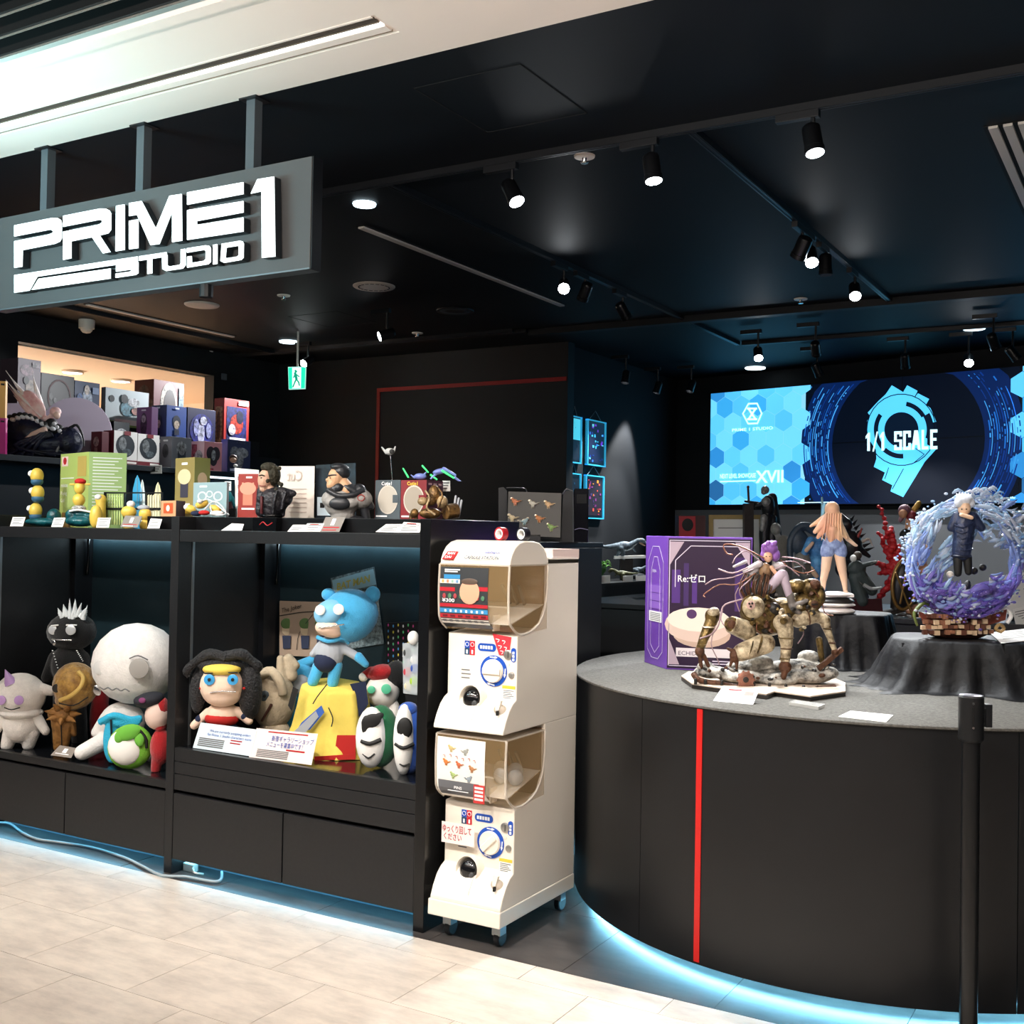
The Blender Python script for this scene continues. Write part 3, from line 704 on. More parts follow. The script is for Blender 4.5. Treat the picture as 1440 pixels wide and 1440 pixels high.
# dashed rings around the emblem
cu, cz = suv(1276, 622)
RB = [glow('ring_a', '1f6fd0', .9), glow('ring_b', '3f9bea', 1.1), glow('ring_c', '0d3f9a', .7)]
rgm = [MB(), MB(), MB()]
for kk in range(13):
    r0 = .76+kk*.021; a = random.random()
    while a < 2*pi+.2:
        da = random.choice((.02, .05, .12, .3)); pts = []
        for q in range(5):
            pts.append((cu+r0*cos(a+da*q/4), cz+r0*sin(a+da*q/4)*.98))
        if all(Z0+.01 < z < ZT-.02 for u, z in pts):
            w_ = .006 if kk % 3 else .011; mb = rgm[random.choice((0, 1, 2))]
            o2 = [(cu+(r0+w_)*cos(a+da*q/4), cz+(r0+w_)*sin(a+da*q/4)*.98) for q in range(5)]
            poly = pts+o2[::-1]; base = len(mb.v)
            mb.prism([SA+SD*u+V((0, 0, z))+SN*.0538 for u, z in poly], -SN*.0005)
        a += da+random.choice((.02, .03, .08))
for mb, m_ in zip(rgm, RB): build(mb, 'dashed_rings', m_, vwx)
n = 48
part(lambda q: q.ringprism([SA+SD*(cu+1.05*cos(2*pi*i/n))+V((0, 0, min(max(cz+1.05*sin(2*pi*i/n), Z0+.004), ZT-.004)))+SN*.0531 for i in range(n)],
                           [SA+SD*(cu+.72*cos(2*pi*i/n))+V((0, 0, min(max(cz+.72*sin(2*pi*i/n), Z0+.004), ZT-.004)))+SN*.0531 for i in range(n)], -SN*.0004), 'ring_glow', glow('ring_glow', '06245c', .75), vwx)
# dot grid
mb = MB()
for i in range(40):
    for j in range(14):
        u = 1.16+i*.075; z = Z0+.05+j*.083
        if u > UR-.02 or math.hypot(u-cu, z-cz) < 1.07: continue
        if random.random() < .75: mb.obox(SA+SD*u+V((0, 0, z))+SN*.0536, SD*.007, SN*.0003, (0, 0, .007))
build(mb, 'dot_grid', glow('dots', '2f7fd0', .8), vwx)
# emblem
def zp(pts): return [suv(1210+x*.15972, 490+y*.15972) for x, y in pts]
EM = glow('emblem_blue', '52c4f5', 1.25); EMD = glow('emblem_dark', '04172e', .8)
uvpoly(zp([(300,330),(380,378),(400,390),(435,330),(525,378),(510,425),(530,400),(628,450),(600,500),(640,530),(690,650),(614,665),(610,850),(690,890),(590,1000),(400,1310),(290,1260),(305,1205),(215,1160),(240,1095),(142,1045),(165,975),(160,895),(110,820),(80,750),(85,640),(110,600),(88,570),(180,470),(245,410)]), .001, 'emblem', EM)
c0 = (385, 720)
def circ(r, n=40, a0=0, a1=2*pi, c=c0): return [(c[0]+r*cos(a0+(a1-a0)*i/n), c[1]+r*1.03*sin(a0+(a1-a0)*i/n)) for i in range(n+1)]
uvpoly(zp(circ(150)[:-1]), .0018, 'emblem_hole', EMD)
for (r_, w_, a0, a1) in ((205, 38, 2.4, 3.75), (205, 38, 4.9, 5.75), (222, 62, 5.75, 6.6), (300, 8, 0, 2*pi), (205, 40, 1.5, 2.3)):
    uvpoly(zp(circ(r_, 30, a0, a1)+circ(r_+w_, 30, a0, a1)[::-1]), .0015, 'emblem_line', EMD)
for q4 in ([(235,1150),(270,1050),(276,1052),(243,1152)], [(300,1240),(400,1060),(407,1062),(308,1243)], [(500,430),(525,385),(531,388),(507,434)], [(510,880),(590,935),(500,1010),(496,1004),(580,936),(506,886)]):
    uvpoly(zp(q4), .0015, 'emblem_line', EMD)
SW = glow('screen_white', 'c8f6ff', 1.5)
def stext(s_, x0, y0, x1, h, m=SW, bold=.012, d=.0028, par=vwx, y1=None):
    a, b = sp(x0, y0, d), sp(x1, y0 if y1 is None else y1, d); k_ = (a-CAM).dot(CF)/FPX
    return text(s_, a, SD, UP, h*k_, m, par, width=(b-a).length, bold=bold, depth_=.0004)
GLY = {'1': [[(.3, 0), (.72, 0), (.72, 1), (.42, 1), (.05, .8), (.05, .66), (.3, .74)]], '/': [[(0, -.04), (.26, -.04), (1, 1.04), (.74, 1.04)]],
 'S': [[(0, 0), (1, 0), (1, .56), (.34, .56), (.34, .84), (.68, .84), (.68, .72), (1, .72), (1, 1), (0, 1), (0, .44), (.66, .44), (.66, .15), (.32, .15), (.32, .28), (0, .28)]],
 'C': [[(0, 0), (1, 0), (1, .36), (.66, .36), (.66, .15), (.34, .15), (.34, .85), (.66, .85), (.66, .66), (1, .66), (1, 1), (0, 1)]],
 'A': [[(0, 0), (.3, 0), (.37, .25), (.64, .25), (.7, 0), (1, 0), (.7, 1), (.3, 1)]], 'L': [[(0, 0), (.95, 0), (.95, .16), (.34, .16), (.34, 1), (0, 1)]], 'E': [[(0, 0), (.92, 0), (.92, .16), (.34, .16), (.34, .43), (.8, .43), (.8, .57), (.34, .57), (.34, .84), (.92, .84), (.92, 1), (0, 1)]]}
pos = [('1', 1221, 9), ('/', 1231, 8), ('1', 1241, 9), ('S', 1261.5, 11), ('C', 1274, 11), ('A', 1286, 12.5), ('L', 1300, 10), ('E', 1312, 11)]
for ch_, x_, w_ in pos:
    for pl in GLY[ch_]:
        def gp(u, v):
            yb_ = 634.8-(x_+u*w_-1221)*.026; ht = 25.5+(x_-1221)*.025; return sp(x_+u*w_, yb_-v*ht, .003)
        part(lambda q: q.prism([gp(u, v) for u, v in pl], -SN*.0004), 'title_letter', SW, vwx)
stext('NEXT LEVEL SHOWCASE', 1017, 673, 1067, 6, bold=.02)
part(lambda q: q.prism([sp(1017, 677, .003), sp(1067, 675.6, .003), sp(1067, 677, .003), sp(1017, 678.4, .003)], -SN*.0004), 'caption_line', SW, vwx)
stext('XVII', 1067, 679, 1106, 17, bold=.02)
stext('PRIME 1 STUDIO', 1034, 607.5, 1091, 4, bold=.01)
stext('Final product may differ', 1393, 702, 1432, 3.2)
part(lambda q: q.prism([sp(1126, 706.6, .003), sp(1170, 706, .003), sp(1170, 707, .003), sp(1126, 707.6, .003)], -SN*.0004), 'caption_line', SW, vwx)
# hexagon logo with hourglass mark
ho = [(1056.5, 567.5), (1069.5, 567), (1076.5, 582), (1070, 597), (1056, 597.5), (1048, 582.5)]; hc = (1062.3, 582.3)
hi = [(hc[0]+(x-hc[0])*.86, hc[1]+(y-hc[1])*.86) for x, y in ho]
part(lambda q: q.ringprism([sp(x, y, .003) for x, y in ho], [sp(x, y, .003) for x, y in hi], -SN*.0004), 'logo_hexagon', SW, vwx)
for q4 in ([(1055, 574), (1069, 574), (1069, 576.5), (1055, 576.5)], [(1055, 589), (1069, 589), (1069, 591.5), (1055, 591.5)], [(1066, 574.5), (1069, 574.5), (1058, 591), (1055, 591)], [(1055, 574.5), (1058, 574.5), (1063, 582), (1061, 584)], [(1063, 582), (1061, 584), (1066, 591), (1069, 591)]):
    part(lambda q: q.prism([sp(x, y, .003) for x, y in q4], -SN*.0004), 'logo_mark', SW, vwx)

# ---- stanchion
sb = onZ(1366, 978, .99); sx, sy = sb.x, sb.y
t = thing('belt_stanchion', 'black belt barrier post standing before the round counter', 'barrier post', (sx, sy, 0))
part(lambda q: q.lathe((sx, sy, 0), [(.17, 0), (.17, .012), (.14, .028), (.04, .04)], 40), 'base', BLKM, t, smooth=True, auto=30)
part(lambda q: q.lathe((sx, sy, .03), [(.0245, 0), (.0245, .87)], 24), 'pole', mat('stanchion_black', '121315', .3), t, smooth=True, auto=30)
hd = part(lambda q: q.lathe((sx, sy, .862), [(.028, 0), (.034, .008), (.034, .124), (.031, .128)], 24), 'head', mat('head_black', '17181a', .35), t, smooth=True, auto=30)
part(lambda q: q.lathe((sx, sy, .988), [(.032, 0), (.032, .003)], 24), 'cap', mat('cap_grey', '3a3b3d', .3), hd, smooth=True, auto=30)
rr_ = HR*.046
part(lambda q: q.obox(V((sx, sy, .935))+rr_, HR*.009, HF*.012, (0, 0, .032)).obox(V((sx, sy, .935))+HR*.036, HR*.006, HF*.008, (0, 0, .02)), 'belt_clip', BLKM, hd, bevel=.002)
mb = MB()
for z in (.905, .972): mb.cyl(V((sx, sy, z))-HF*.032-HR*.008, V((sx, sy, z))-HF*.0355-HR*.008, .0035, seg=10)
build(mb, 'screw', CHROME, hd)
part(lambda q: q.obox(V((sx, sy, .935))-HF*.034-HR*.008, HR*.003, HF*.001, (0, 0, .026)), 'belt_slot', SEAM, hd)
# ================================================================== FIGURE KIT
def prims(mb, F, pl):
    s = F.s
    for p in pl:
        k = p[0]; a = p[1:]
        if k == 'e':
            x, y, rx, ry = a[:4]; rd = a[4] if len(a) > 4 and a[4] is not None else (rx+ry)/2; dy = a[5] if len(a) > 5 else 0; ti = radians(a[6]) if len(a) > 6 else 0
            R = (HR*cos(ti)-UP*sin(ti), HF, UP*cos(ti)+HR*sin(ti))
            mb.ell(F(x, y, dy*s), rx*s, rd*s, ry*s, R)
        elif k == 'c':
            x0, y0, r0, x1, y1, r1 = a[:6]; d0 = a[6] if len(a) > 6 else 0; d1 = a[7] if len(a) > 7 else d0
            mb.cap(F(x0, y0, d0*s), F(x1, y1, d1*s), r0*s, r1*s)
        elif k == 'd':
            x, y, r, dy = a[:4]; th = a[4] if len(a) > 4 else 2
            c = F(x, y, dy*s); mb.lathe(c+HF*(th*s), [(r*s*.9, 0), (r*s, th*s*.3), (r*s, th*s*.8), (r*s*.85, th*s)], 20, -HF)
        elif k == 't':
            pts, r = a[:2]; mb.tube([F(q[0], q[1], (q[2] if len(q) > 2 else 0)*s) for q in pts], (lambda u: r(u)*s) if callable(r) else r*s, 8)
        elif k == 'k':
            x0, y0, r0, x1, y1 = a[:5]; d0 = a[5] if len(a) > 5 else 0; d1 = a[6] if len(a) > 6 else d0; r1 = a[7] if len(a) > 7 else .15
            mb.cyl(F(x0, y0, d0*s), F(x1, y1, d1*s), r0*s, r1*s, 14)
        elif k == 'p':
            pts, dy, th = a[:3]; mb.prism([F(q[0], q[1], dy*s) for q in pts], HF*(th*s))
    return mb
ONHEAD = {'button_eye', 'eyebrow', 'zip_mouth', 'eye_hole', 'mouth', 'headband', 'earring', 'stitched_mouth', 'horn', 'hair_tuft', 'muzzle', 'face_patch', 'ear', 'chin', 'mask', 'pompom', 'swirl_ridge', 'zip_pull', 'brow_fold'}
def fig(name, label, cat, P_, parts, group=None, floor_=True):
    F = P_ if isinstance(P_, Frame) else Frame(P_); t = thing(name, label, cat, F.P, group); named = {}
    for q in parts:
        nm, m, pl = q[:3]; rem = q[3] if len(q) > 3 else 0; par = named.get(q[4], t) if len(q) > 4 else (named['head'] if nm in ONHEAD and 'head' in named else t)
        o = build(prims(MB(), F, pl), nm, m, par, smooth=True, remesh=rem*F.s, auto=None if rem else 55, zmin=F.P.z if floor_ else None)
        named[nm] = o
    return t
def fur(name, c, c2=None, sc=220, st=.9):
    return mat(name, c, .95, bump=(sc, st, .006), noise=(30, .12) if not c2 else (14, .3), c2=c2, sheen=.3)
def easel(name, label, F, quad, m=CARD, lines=(), group=None, lean=.35, th=.0015, texts=(), cat='card', zmin='base', stem=False):
    """leaning card: quad of photo pixels (tl, tr, br, bl); the top leans back"""
    s = F.s; hh = (quad[3][1]-quad[0][1])*s
    def pt(u, v, off=0.0):      # u right, v down, bilinear
        x = (quad[0][0]*(1-u)+quad[1][0]*u)*(1-v)+(quad[3][0]*(1-u)+quad[2][0]*u)*v
        y = (quad[0][1]*(1-u)+quad[1][1]*u)*(1-v)+(quad[3][1]*(1-u)+quad[2][1]*u)*v
        return F(x, y, (1-v)*hh*lean-off)
    zm = F.P.z if zmin == 'base' else None
    base = pt(.5, 1); t = thing(name, label, cat, base, group)
    part(lambda q: q.prism([pt(0, 0), pt(1, 0), pt(1, 1), pt(0, 1)], HF*th), 'sheet', m, t, zmin=zm)
    for (u0, u1, v0, v1, mm, *nm) in lines:
        part(lambda q: q.prism([pt(u0, v0, .0012), pt(u1, v0, .0012), pt(u1, v1, .0012), pt(u0, v1, .0012)], HF*.0006), nm[0] if nm else 'print_line', mm, t, zmin=zm)
    for (s_, u0, u1, v, h, mm) in texts:
        a, b, c = pt(u0, v, .002), pt(u1, v, .002), pt(u0, v-h, .002)
        text(s_, a, b-a, c-a, (c-a).length, mm, t, width=(b-a).length, depth_=.0)
    # little strut keeping it upright
    part(lambda q: q.prism([pt(.5, .35)+HF*th, pt(.5, 1)+HF*(hh*lean+.006), pt(.5, 1)+HF*th], HR*.001), 'strut', m, t, zmin=zm)
    if stem: part(lambda q: q.cyl((base.x, base.y+.002, F.P.z), (base.x, base.y+.002, base.z+.004), .0015, seg=8), 'stem', BLKM, t)
    return t
def tl(n, u0=.12, u1=.88, v0=.15, v1=.9, m=GREYINK, k=.45):
    return [(u0, u1-(.12*((i*7) % 3)), v0+(v1-v0)*i/n, v0+(v1-v0)*(i+k)/n, m) for i in range(n)]

# ================================================================== LEFT BAY: plush toys
def sh(px, Y, z=.515): return colY(px, Y, z)
ZB = .373
IVORY = fur('ivory_plush', 'efe9e2'); BLKF = fur('black_plush', '0b0b0d', st=.5); GOLDF = mat('gold_crushed_velvet', 'c09545', .42, bump=(60, .9, .008), noise=(25, .5), c2='7d5520', sheen=.4)
LIL = mat('lilac_vinyl', 'b28fc4', .35); SKY = mat('sky_fleece', '35b4dc', .9, bump=(160, .5)); REDF = fur('red_plush', 'a8121a', st=.7)
OFFW = fur('white_short_fur', 'f2eeea', sc=120, st=.5)
fig('plush_toy', 'white furry plush with one lilac horn and lilac button eyes', 'plush toy', sh(32, 3.42, ZB), [
    ('body', IVORY, [('e', 30, 1015, 26, 30, 22), ('e', 30, 995, 27, 12, 24), ('c', 16, 1030, 12, 10, 1048, 9), ('c', 44, 1030, 12, 40, 1047, 9)], 1.6),
    ('head', IVORY, [('e', 28, 978, 36, 32, 30), ('c', 58, 968, 8, 72, 972, 7), ('e', -10, 975, 9, 8, 8)], 1.8),
    ('arm', IVORY, [('c', 52, 1010, 8, 64, 1028, 6, -4, -8)], 0), ('arm', IVORY, [('c', 6, 1010, 8, -4, 1026, 6, -4, -8)], 0),
    ('neck_ruff', IVORY, [('e', 30, 1002, 30, 9, 25, -3)], 0),
    ('horn', LIL, [('k', 16, 962, 10, 7, 941, -16, -18)]),
    ('button_eye', LIL, [('d', 26, 985, 6.5, -34, 3)]), ('button_eye', LIL, [('d', 1, 985, 6.5, -31, 3)]),
    ('mouth', INK, [('t', [(6, 995, -29), (16, 998, -30), (28, 995, -29)], .8)])])
fig('plush_toy', 'black plush with spiky white hair tuft and zip mouth', 'plush toy', sh(98, 3.66, ZB), [
    ('head', BLKF, [('e', 101, 888, 34, 27, 30)], 0),
    ('body', BLKF, [('e', 98, 934, 26, 30, 22), ('c', 78, 925, 10, 66, 952, 8), ('c', 116, 925, 10, 126, 952, 8), ('c', 88, 955, 12, 84, 1042, 11), ('c', 108, 955, 12, 112, 1042, 11)], 1.6),
    ('hair_tuft', fur('white_hair', 'e3e8ea', sc=90), [('k', 88+(i % 9)*3.6, 868-3*sin(i*1.3), 4, 81+(i % 9)*5.6+3*sin(i*2.1), 842+abs(i % 9-4)*3.2+(i//9)*3+4*sin(i*3.7), -16+(i//9)*9, -20+(i//9)*11) for i in range(36)]+[('e', 102, 868, 18, 9, 17)]),
    ('button_eye', mat('silver_button', 'c9ccce', .3, .4), [('d', 74, 886, 6.5, -27, 3)]), ('button_eye', MATS['silver_button'], [('d', 99, 886, 7, -33, 3)]),
    ('eyebrow', CARD, [('t', [(72, 880, -27), (82, 879, -29)], 1)]), ('eyebrow', CARD, [('t', [(93, 879, -32), (108, 879, -31)], 1)]),
    ('zip_mouth', CHROME, [('t', [(73, 899, -27), (88, 900, -31), (101, 900, -32)], 1.2), ('e', 76, 904, 2.6, 4, 1, -30)]),
    ('seam_stitch', WHITEINK, [('e', 74+i*1.2, 915+i*4, 1, .8, .5, -22) for i in range(8)]), ('seam_stitch', WHITEINK, [('e', 108+i*1.4, 915+i*2.4, 1, .8, .5, -22) for i in range(7)])])
fig('plush_toy', 'gold velvet plush with spiked collar and swirl cut face', 'plush toy', sh(88, 3.47, ZB), [
    ('head', GOLDF, [('e', 106, 964, 31, 33, 29, 0, -12), ('e', 101, 984, 23, 15, 22)], 1.6),
    ('swirl_ridge', mat('gold_light', 'd9b564', .4, bump=(60, .6)), [('t', [(84, 985, -26), (100, 978, -31), (113, 966, -31), (117, 953, -26), (110, 945, -22)], 3)]),
    ('body', mat('gold_brown', 'a07038', .55, bump=(60, .7), noise=(25, .4)), [('e', 86, 1012, 14, 26, 13), ('c', 84, 1030, 10, 82, 1050, 7), ('c', 94, 1022, 10, 90, 1050, 6)], 1.4),
    ('spiked_collar', MATS['gold_brown'], [('e', 88, 1004, 20, 13, 18)] + [('k', 88+14*cos(a), 1004+9*sin(a), 5, 88+27*cos(a), 1004+16*sin(a), -14, -24) for a in (0, .8, 1.7, 2.6, 3.4, 4.2, 5.2)]),
    ('arm', MATS['gold_brown'], [('c', 100, 1012, 6, 104, 1032, 4)], 0),
    ('button_eye', mat('dark_button', '2a2624', .4), [('d', 79, 968, 6, -24, 3)]), ('zip_pull', CHROME, [('e', 136, 971, 5.5, 8, 1.5, -18, -30)]),
    ('stitching', INK, [('t', [(83, 989, -26), (104, 992, -29), (124, 980, -24)], .9), ('t', [(86, 1020, -14), (87, 1050, -12)], .8)])])
fig('plush_toy', 'large white round headed plush with grey button eyes and stitched grin', 'plush toy', sh(185, 3.56, ZB), [
    ('head', OFFW, [('e', 192, 933, 62, 57, 52)], 0),
    ('body', OFFW, [('e', 172, 1015, 32, 28, 26), ('c', 150, 1040, 13, 116, 1058, 11, -10, -30), ('c', 190, 1045, 14, 214, 1060, 12, -6, -20), ('c', 150, 1010, 10, 136, 1030, 8)], 1.8),
    ('button_eye', mat('grey_button', 'a19d98', .4), [('d', 195, 940, 13.5, -56, 3.5)]), ('button_eye', mat('pale_button', 'd3d2d0', .4), [('d', 141, 939, 10, -40, 3.5)]),
    ('eyebrow', GREYINK, [('t', [(182, 926, -52), (194, 922, -53), (208, 928, -50)], .9)]),
    ('stitched_mouth', GREYINK, [('t', [(140+i*6, 966+(3 if i % 2 else 0)+i*.5, -42-i*1.5) for i in range(8)], .9)])])
fig('fleece_towel', 'sky blue fleece cloth tucked behind the green face cushion', 'towel', sh(170, 3.53, ZB), [
    ('cloth', SKY, [('t', [(140, 1016, -40), (160, 1006, -46), (182, 1012, -44), (200, 1010, -40)], 5), ('e', 158, 1040, 13, 33, 6, -40), ('e', 176, 1016, 22, 8, 5, -44)], 1.4),
    ('edging', mat('navy_trim', '14202c', .8), [('t', [(156, 1012, -50), (157, 1040, -50)], 1.4)])])
fig('face_cushion', 'green oval cushion with white front and leafy green print', 'cushion', sh(182, 3.39, ZB), [
    ('pad', mat('lime_plush', '7cbf3c', .9, bump=(200, .4)), [('e', 183, 1050, 33, 31, 14, 2, -38)], 0),
    ('front_panel', CARD, [('e', 177, 1051, 25, 26, 13, -3, -38)], 0),
    ('green_print', mat('leaf_print', '69b23e', .8), [('e', 180, 1030, 18, 11, 4, -14, -20), ('e', 168, 1036, 7, 9, 3, -14, 20), ('e', 196, 1040, 7, 10, 4, -12, -10)], 0),
    ('dark_print', INK, [('t', [(163, 1040, -14), (186, 1022, -12), (204, 1036, -11), (206, 1052, -9)], 2)])])
fig('plush_toy', 'red plush leaning at the cabinet post with a dark cap', 'plush toy', sh(224, 3.43, ZB), [
    ('body', REDF, [('e', 226, 1050, 15, 26, 14), ('c', 222, 1065, 9, 219, 1082, 7)], 1.5),
    ('face', mat('pale_skin_felt', 'e2c7ba', .9), [('e', 221, 1006, 17, 20, 17)], 0),
    ('hood', REDF, [('e', 229, 1002, 9, 22, 15, 2), ('e', 226, 1022, 8, 8, 13, 2)], 1.4),
    ('cap', mat('cap_cloth', '23242c', .8), [('e', 210, 984, 22, 11, 18, 0, -12), ('e', 197, 986, 9, 7, 12, -6, 20)], 1.4),
    ('cap_patch', mat('cap_pink', '7c3a66', .8), [('e', 200, 985, 5, 4, 2, -19)])])
fig('plush_toy', 'red plush half hidden behind the big white head', 'plush toy', sh(138, 3.79, ZB), [
    ('body', REDF, [('e', 140, 1012, 14, 42, 13), ('c', 141, 985, 12, 139, 940, 10)], 1.8)])
easel('price_card', 'small grey card with white emblem in front of the gold plush', FrameY(sh(88, 3.36, ZB)), [(84, 1048), (107, 1052), (100, 1066), (71, 1062)], mat('warm_grey_card', '8b8178', .6), [(.4, .62, .2, .62, WHITEINK), (.12, .8, .7, .78, WHITEINK)], lean=.9)

# ================================================================== MIDDLE BAY
SKIN = mat('skin_felt', 'efd0ba', .85); SKYP = fur('sky_plush', '49aee0', st=.5); NAVYF = mat('navy_felt', '1b2440', .85); GREYF = mat('grey_felt', 'a4a9b0', .85); BEIGEF = mat('beige_velour', 'c9b79c', .8, bump=(90, .4), noise=(20, .2))
YELC = mat('yellow_cloth', 'e8d060', .85, bump=(14, .35, .02), noise=(6, .12)); REDC = mat('red_cloth', 'b8231f', .85)
fig('cloth_doll', 'doll with big black curled hair, yellow headband and blue button eyes', 'doll', sh(315, 3.45), [
    ('hair', mat('black_yarn', '101014', .5, bump=(120, .9), sheen=.12), [('e', 316, 956, 44, 36, 24, 10), ('e', 352, 972, 17, 42, 17, 3), ('e', 278, 972, 11, 32, 14, 5), ('e', 312, 934, 36, 12, 22, 0)], 1.8),
    ('hair_roll', MATS['black_yarn'], [('t', [(318, 926, -12), (296, 920, -12), (276, 930, -8), (262, 944, -4), (266, 951, -2)], lambda u: 9*(1-.55*u)+.7*sin(u*60))]), ('hair_roll', MATS['black_yarn'], [('t', [(318, 924, -12), (338, 920, -12), (352, 928, -8), (364, 938, -4), (362, 944, -2)], lambda u: 9*(1-.5*u)+.7*sin(u*60))]),
    ('head', SKIN, [('e', 312, 964, 31, 30, 26, -6), ('e', 313, 976, 27, 18, 23, -6)], 1.6),
    ('headband', mat('yellow_felt', 'edcf5a', .8), [('e', 312, 941, 27, 9, 22, -12)], 0),
    ('button_eye', mat('blue_button', '3fa0dc', .3), [('d', 294, 956, 7.5, -33, 3)]), ('button_eye', MATS['blue_button'], [('d', 327, 956, 7.5, -33, 3)]),
    ('eye_hole', INK, [('d', 294, 956, 2.4, -34.5, 1)]), ('eye_hole', INK, [('d', 327, 956, 2.4, -34.5, 1)]),
    ('eyebrow', INK, [('t', [(287, 947, -31), (299, 947, -32)], 1)]), ('eyebrow', INK, [('t', [(321, 946, -32), (334, 946, -31)], 1)]),
    ('zip_mouth', CHROME, [('t', [(295, 974, -31), (312, 972, -33), (332, 973, -31)], 1)]),
    ('earring', REDC, [('e', 282, 968, 2, 2, 2, -16)]), ('earring', REDC, [('e', 343, 968, 2, 2, 2, -16)]),
    ('torso', SKIN, [('e', 313, 1004, 23, 18, 16), ('c', 293, 1002, 7, 273, 1020, 6), ('c', 334, 1000, 7, 350, 1014, 6)], 1.3),
    ('red_top', REDC, [('e', 312, 1010, 24.5, 13, 17.5)], 0),
    ('blue_skirt', NAVYF, [('e', 312, 1026, 26, 10, 18), ('c', 300, 1026, 11, 298, 1040, 10), ('c', 324, 1026, 11, 326, 1040, 10)], 1.4),
    ('cuff', NAVYF, [('e', 281, 1011, 6, 7.5, 7, 0, 45)]), ('cuff', NAVYF, [('e', 343, 1007, 6, 7.5, 7, 0, -45)])])
fig('plush_toy', 'beige folded ear plush with one dark button eye and brown zip', 'plush toy', sh(385, 3.68), [
    ('head', BEIGEF, [('e', 384, 984, 32, 42, 26)], 0),
    ('body', BEIGEF, [('e', 386, 1034, 24, 24, 20)], 0), ('brow_fold', BEIGEF, [('t', [(364, 950, -16), (382, 944, -24), (394, 960, -26), (398, 975, -22)], 7)]),
    ('ear', BEIGEF, [('c', 396, 952, 8, 394, 926, 5, -2), ('c', 410, 950, 9, 406, 926, 7, 2), ('c', 406, 926, 7, 416, 936, 6, 2)], 1.4),
    ('button_eye', mat('slate_button', '46525a', .35), [('d', 372, 979, 7.5, -25, 3)]), ('eye_hole', INK, [('d', 372, 979, 2.2, -26.5, 1)]),
    ('zip_mouth', mat('brown_zip', '54332a', .5, .3), [('t', [(382, 990, -27), (375, 1002, -28), (368, 1014, -26)], 1.8)])])
fig('plush_toy', 'light blue plush mostly hidden behind the yellow cloth', 'plush toy', sh(422, 3.815), [
    ('body', SKYP, [('e', 424, 955, 20, 25, 18), ('c', 410, 970, 12, 408, 1036, 11), ('c', 432, 970, 12, 436, 1036, 11)], 1.6),
    ('arm', SKYP, [('c', 420, 938, 9, 440, 928, 7)], 0), ('chest_patch', GREYF, [('e', 423, 962, 12, 14, 6, -15)], 0)])
# box under a yellow printed cloth, with the blue plush standing on it
cb = sh(470, 3.58); Fc = Frame(cb)
t = thing('draped_box', 'box under a yellow cloth with dark blue corner and red hem', 'display stand', Fc.P)
def clothmesh(q):
    top = [(424, 966), (458, 950), (512, 960), (500, 974)]; n = 56; rows = []
    tp = [Fc(x, y, d*Fc.s) for x, y, d in ((424, 962, 10), (440, 955, 30), (470, 952, 46), (505, 958, 34), (515, 966, 10), (498, 972, -16), (462, 973, -24), (436, 970, -14))]
    c = sum(tp, V())/len(tp)
    def loop(k, f, j):
        m_ = 8; out = []
        for i in range(n):
            u = i/n*m_; i = i/2; a, b = int(u) % m_, (int(u)+1) % m_; p = tp[a].lerp(tp[b], u-int(u))
            d = (p-c); d.z = 0
            wob = 1+.35*k*sin(i*1.35+1)+.25*k*sin(i*2.9)
            z = p.z*(1-k)+(cb.z+.002)*k
            out.append(V((c.x+d.x*(1+f*wob), c.y+d.y*(1+f*wob), z)))
        return out
    rs = [[c+(p-c)*.02 for p in loop(0, 0, 0)], loop(0, -.02, 0), loop(.06, .03, 0), loop(.3, .12, 1), loop(.6, .24, 2), loop(.9, .42, 3), loop(1, .46, 4)]
    q.rings(rs, cap=False)
part(clothmesh, 'cloth', YELC, t, smooth=True)
part(lambda q: prims(q, Fc, [('p', [(474, 1034), (500, 1034), (500, 1062), (470, 1062)], -36, 1.2), ('p', [(442, 1064), (474, 1062), (500, 1060), (500, 1068), (442, 1070)], -40, 1.2)]), 'red_hem', REDC, t, zmin=.5152)
part(lambda q: prims(q, Fc, [('p', [(492, 962), (514, 958), (518, 990), (504, 1010), (500, 980)], -14, 1.5)]), 'navy_corner', NAVYF, t)
part(lambda q: prims(q, Fc, [('p', [(424, 1016), (452, 992), (456, 1002), (436, 1026), (414, 1032)], -34, 1)]), 'blue_print', mat('print_blue', '3a62b4', .8), t)
part(lambda q: prims(q, Fc, [('p', [(412, 1030), (444, 1000), (448, 1008), (430, 1030)], -35, .8)]), 'grey_print', GREYF, t)
part(lambda q: prims(q, Fc, [('t', [(460, 962, -22), (446, 980, -32), (440, 990, -34)], .8), ('t', [(462, 995, -32), (468, 1010, -36), (466, 1022, -38)], .8)]), 'ink_outline', INK, t)
part(lambda q: prims(q, Fc, [('p', [(405, 992), (412, 966), (420, 970), (410, 1000)], -18, 1.2)]), 'dark_print', INK, t)
Fb = Frame(Fc(470, 962, 6*Fc.s))
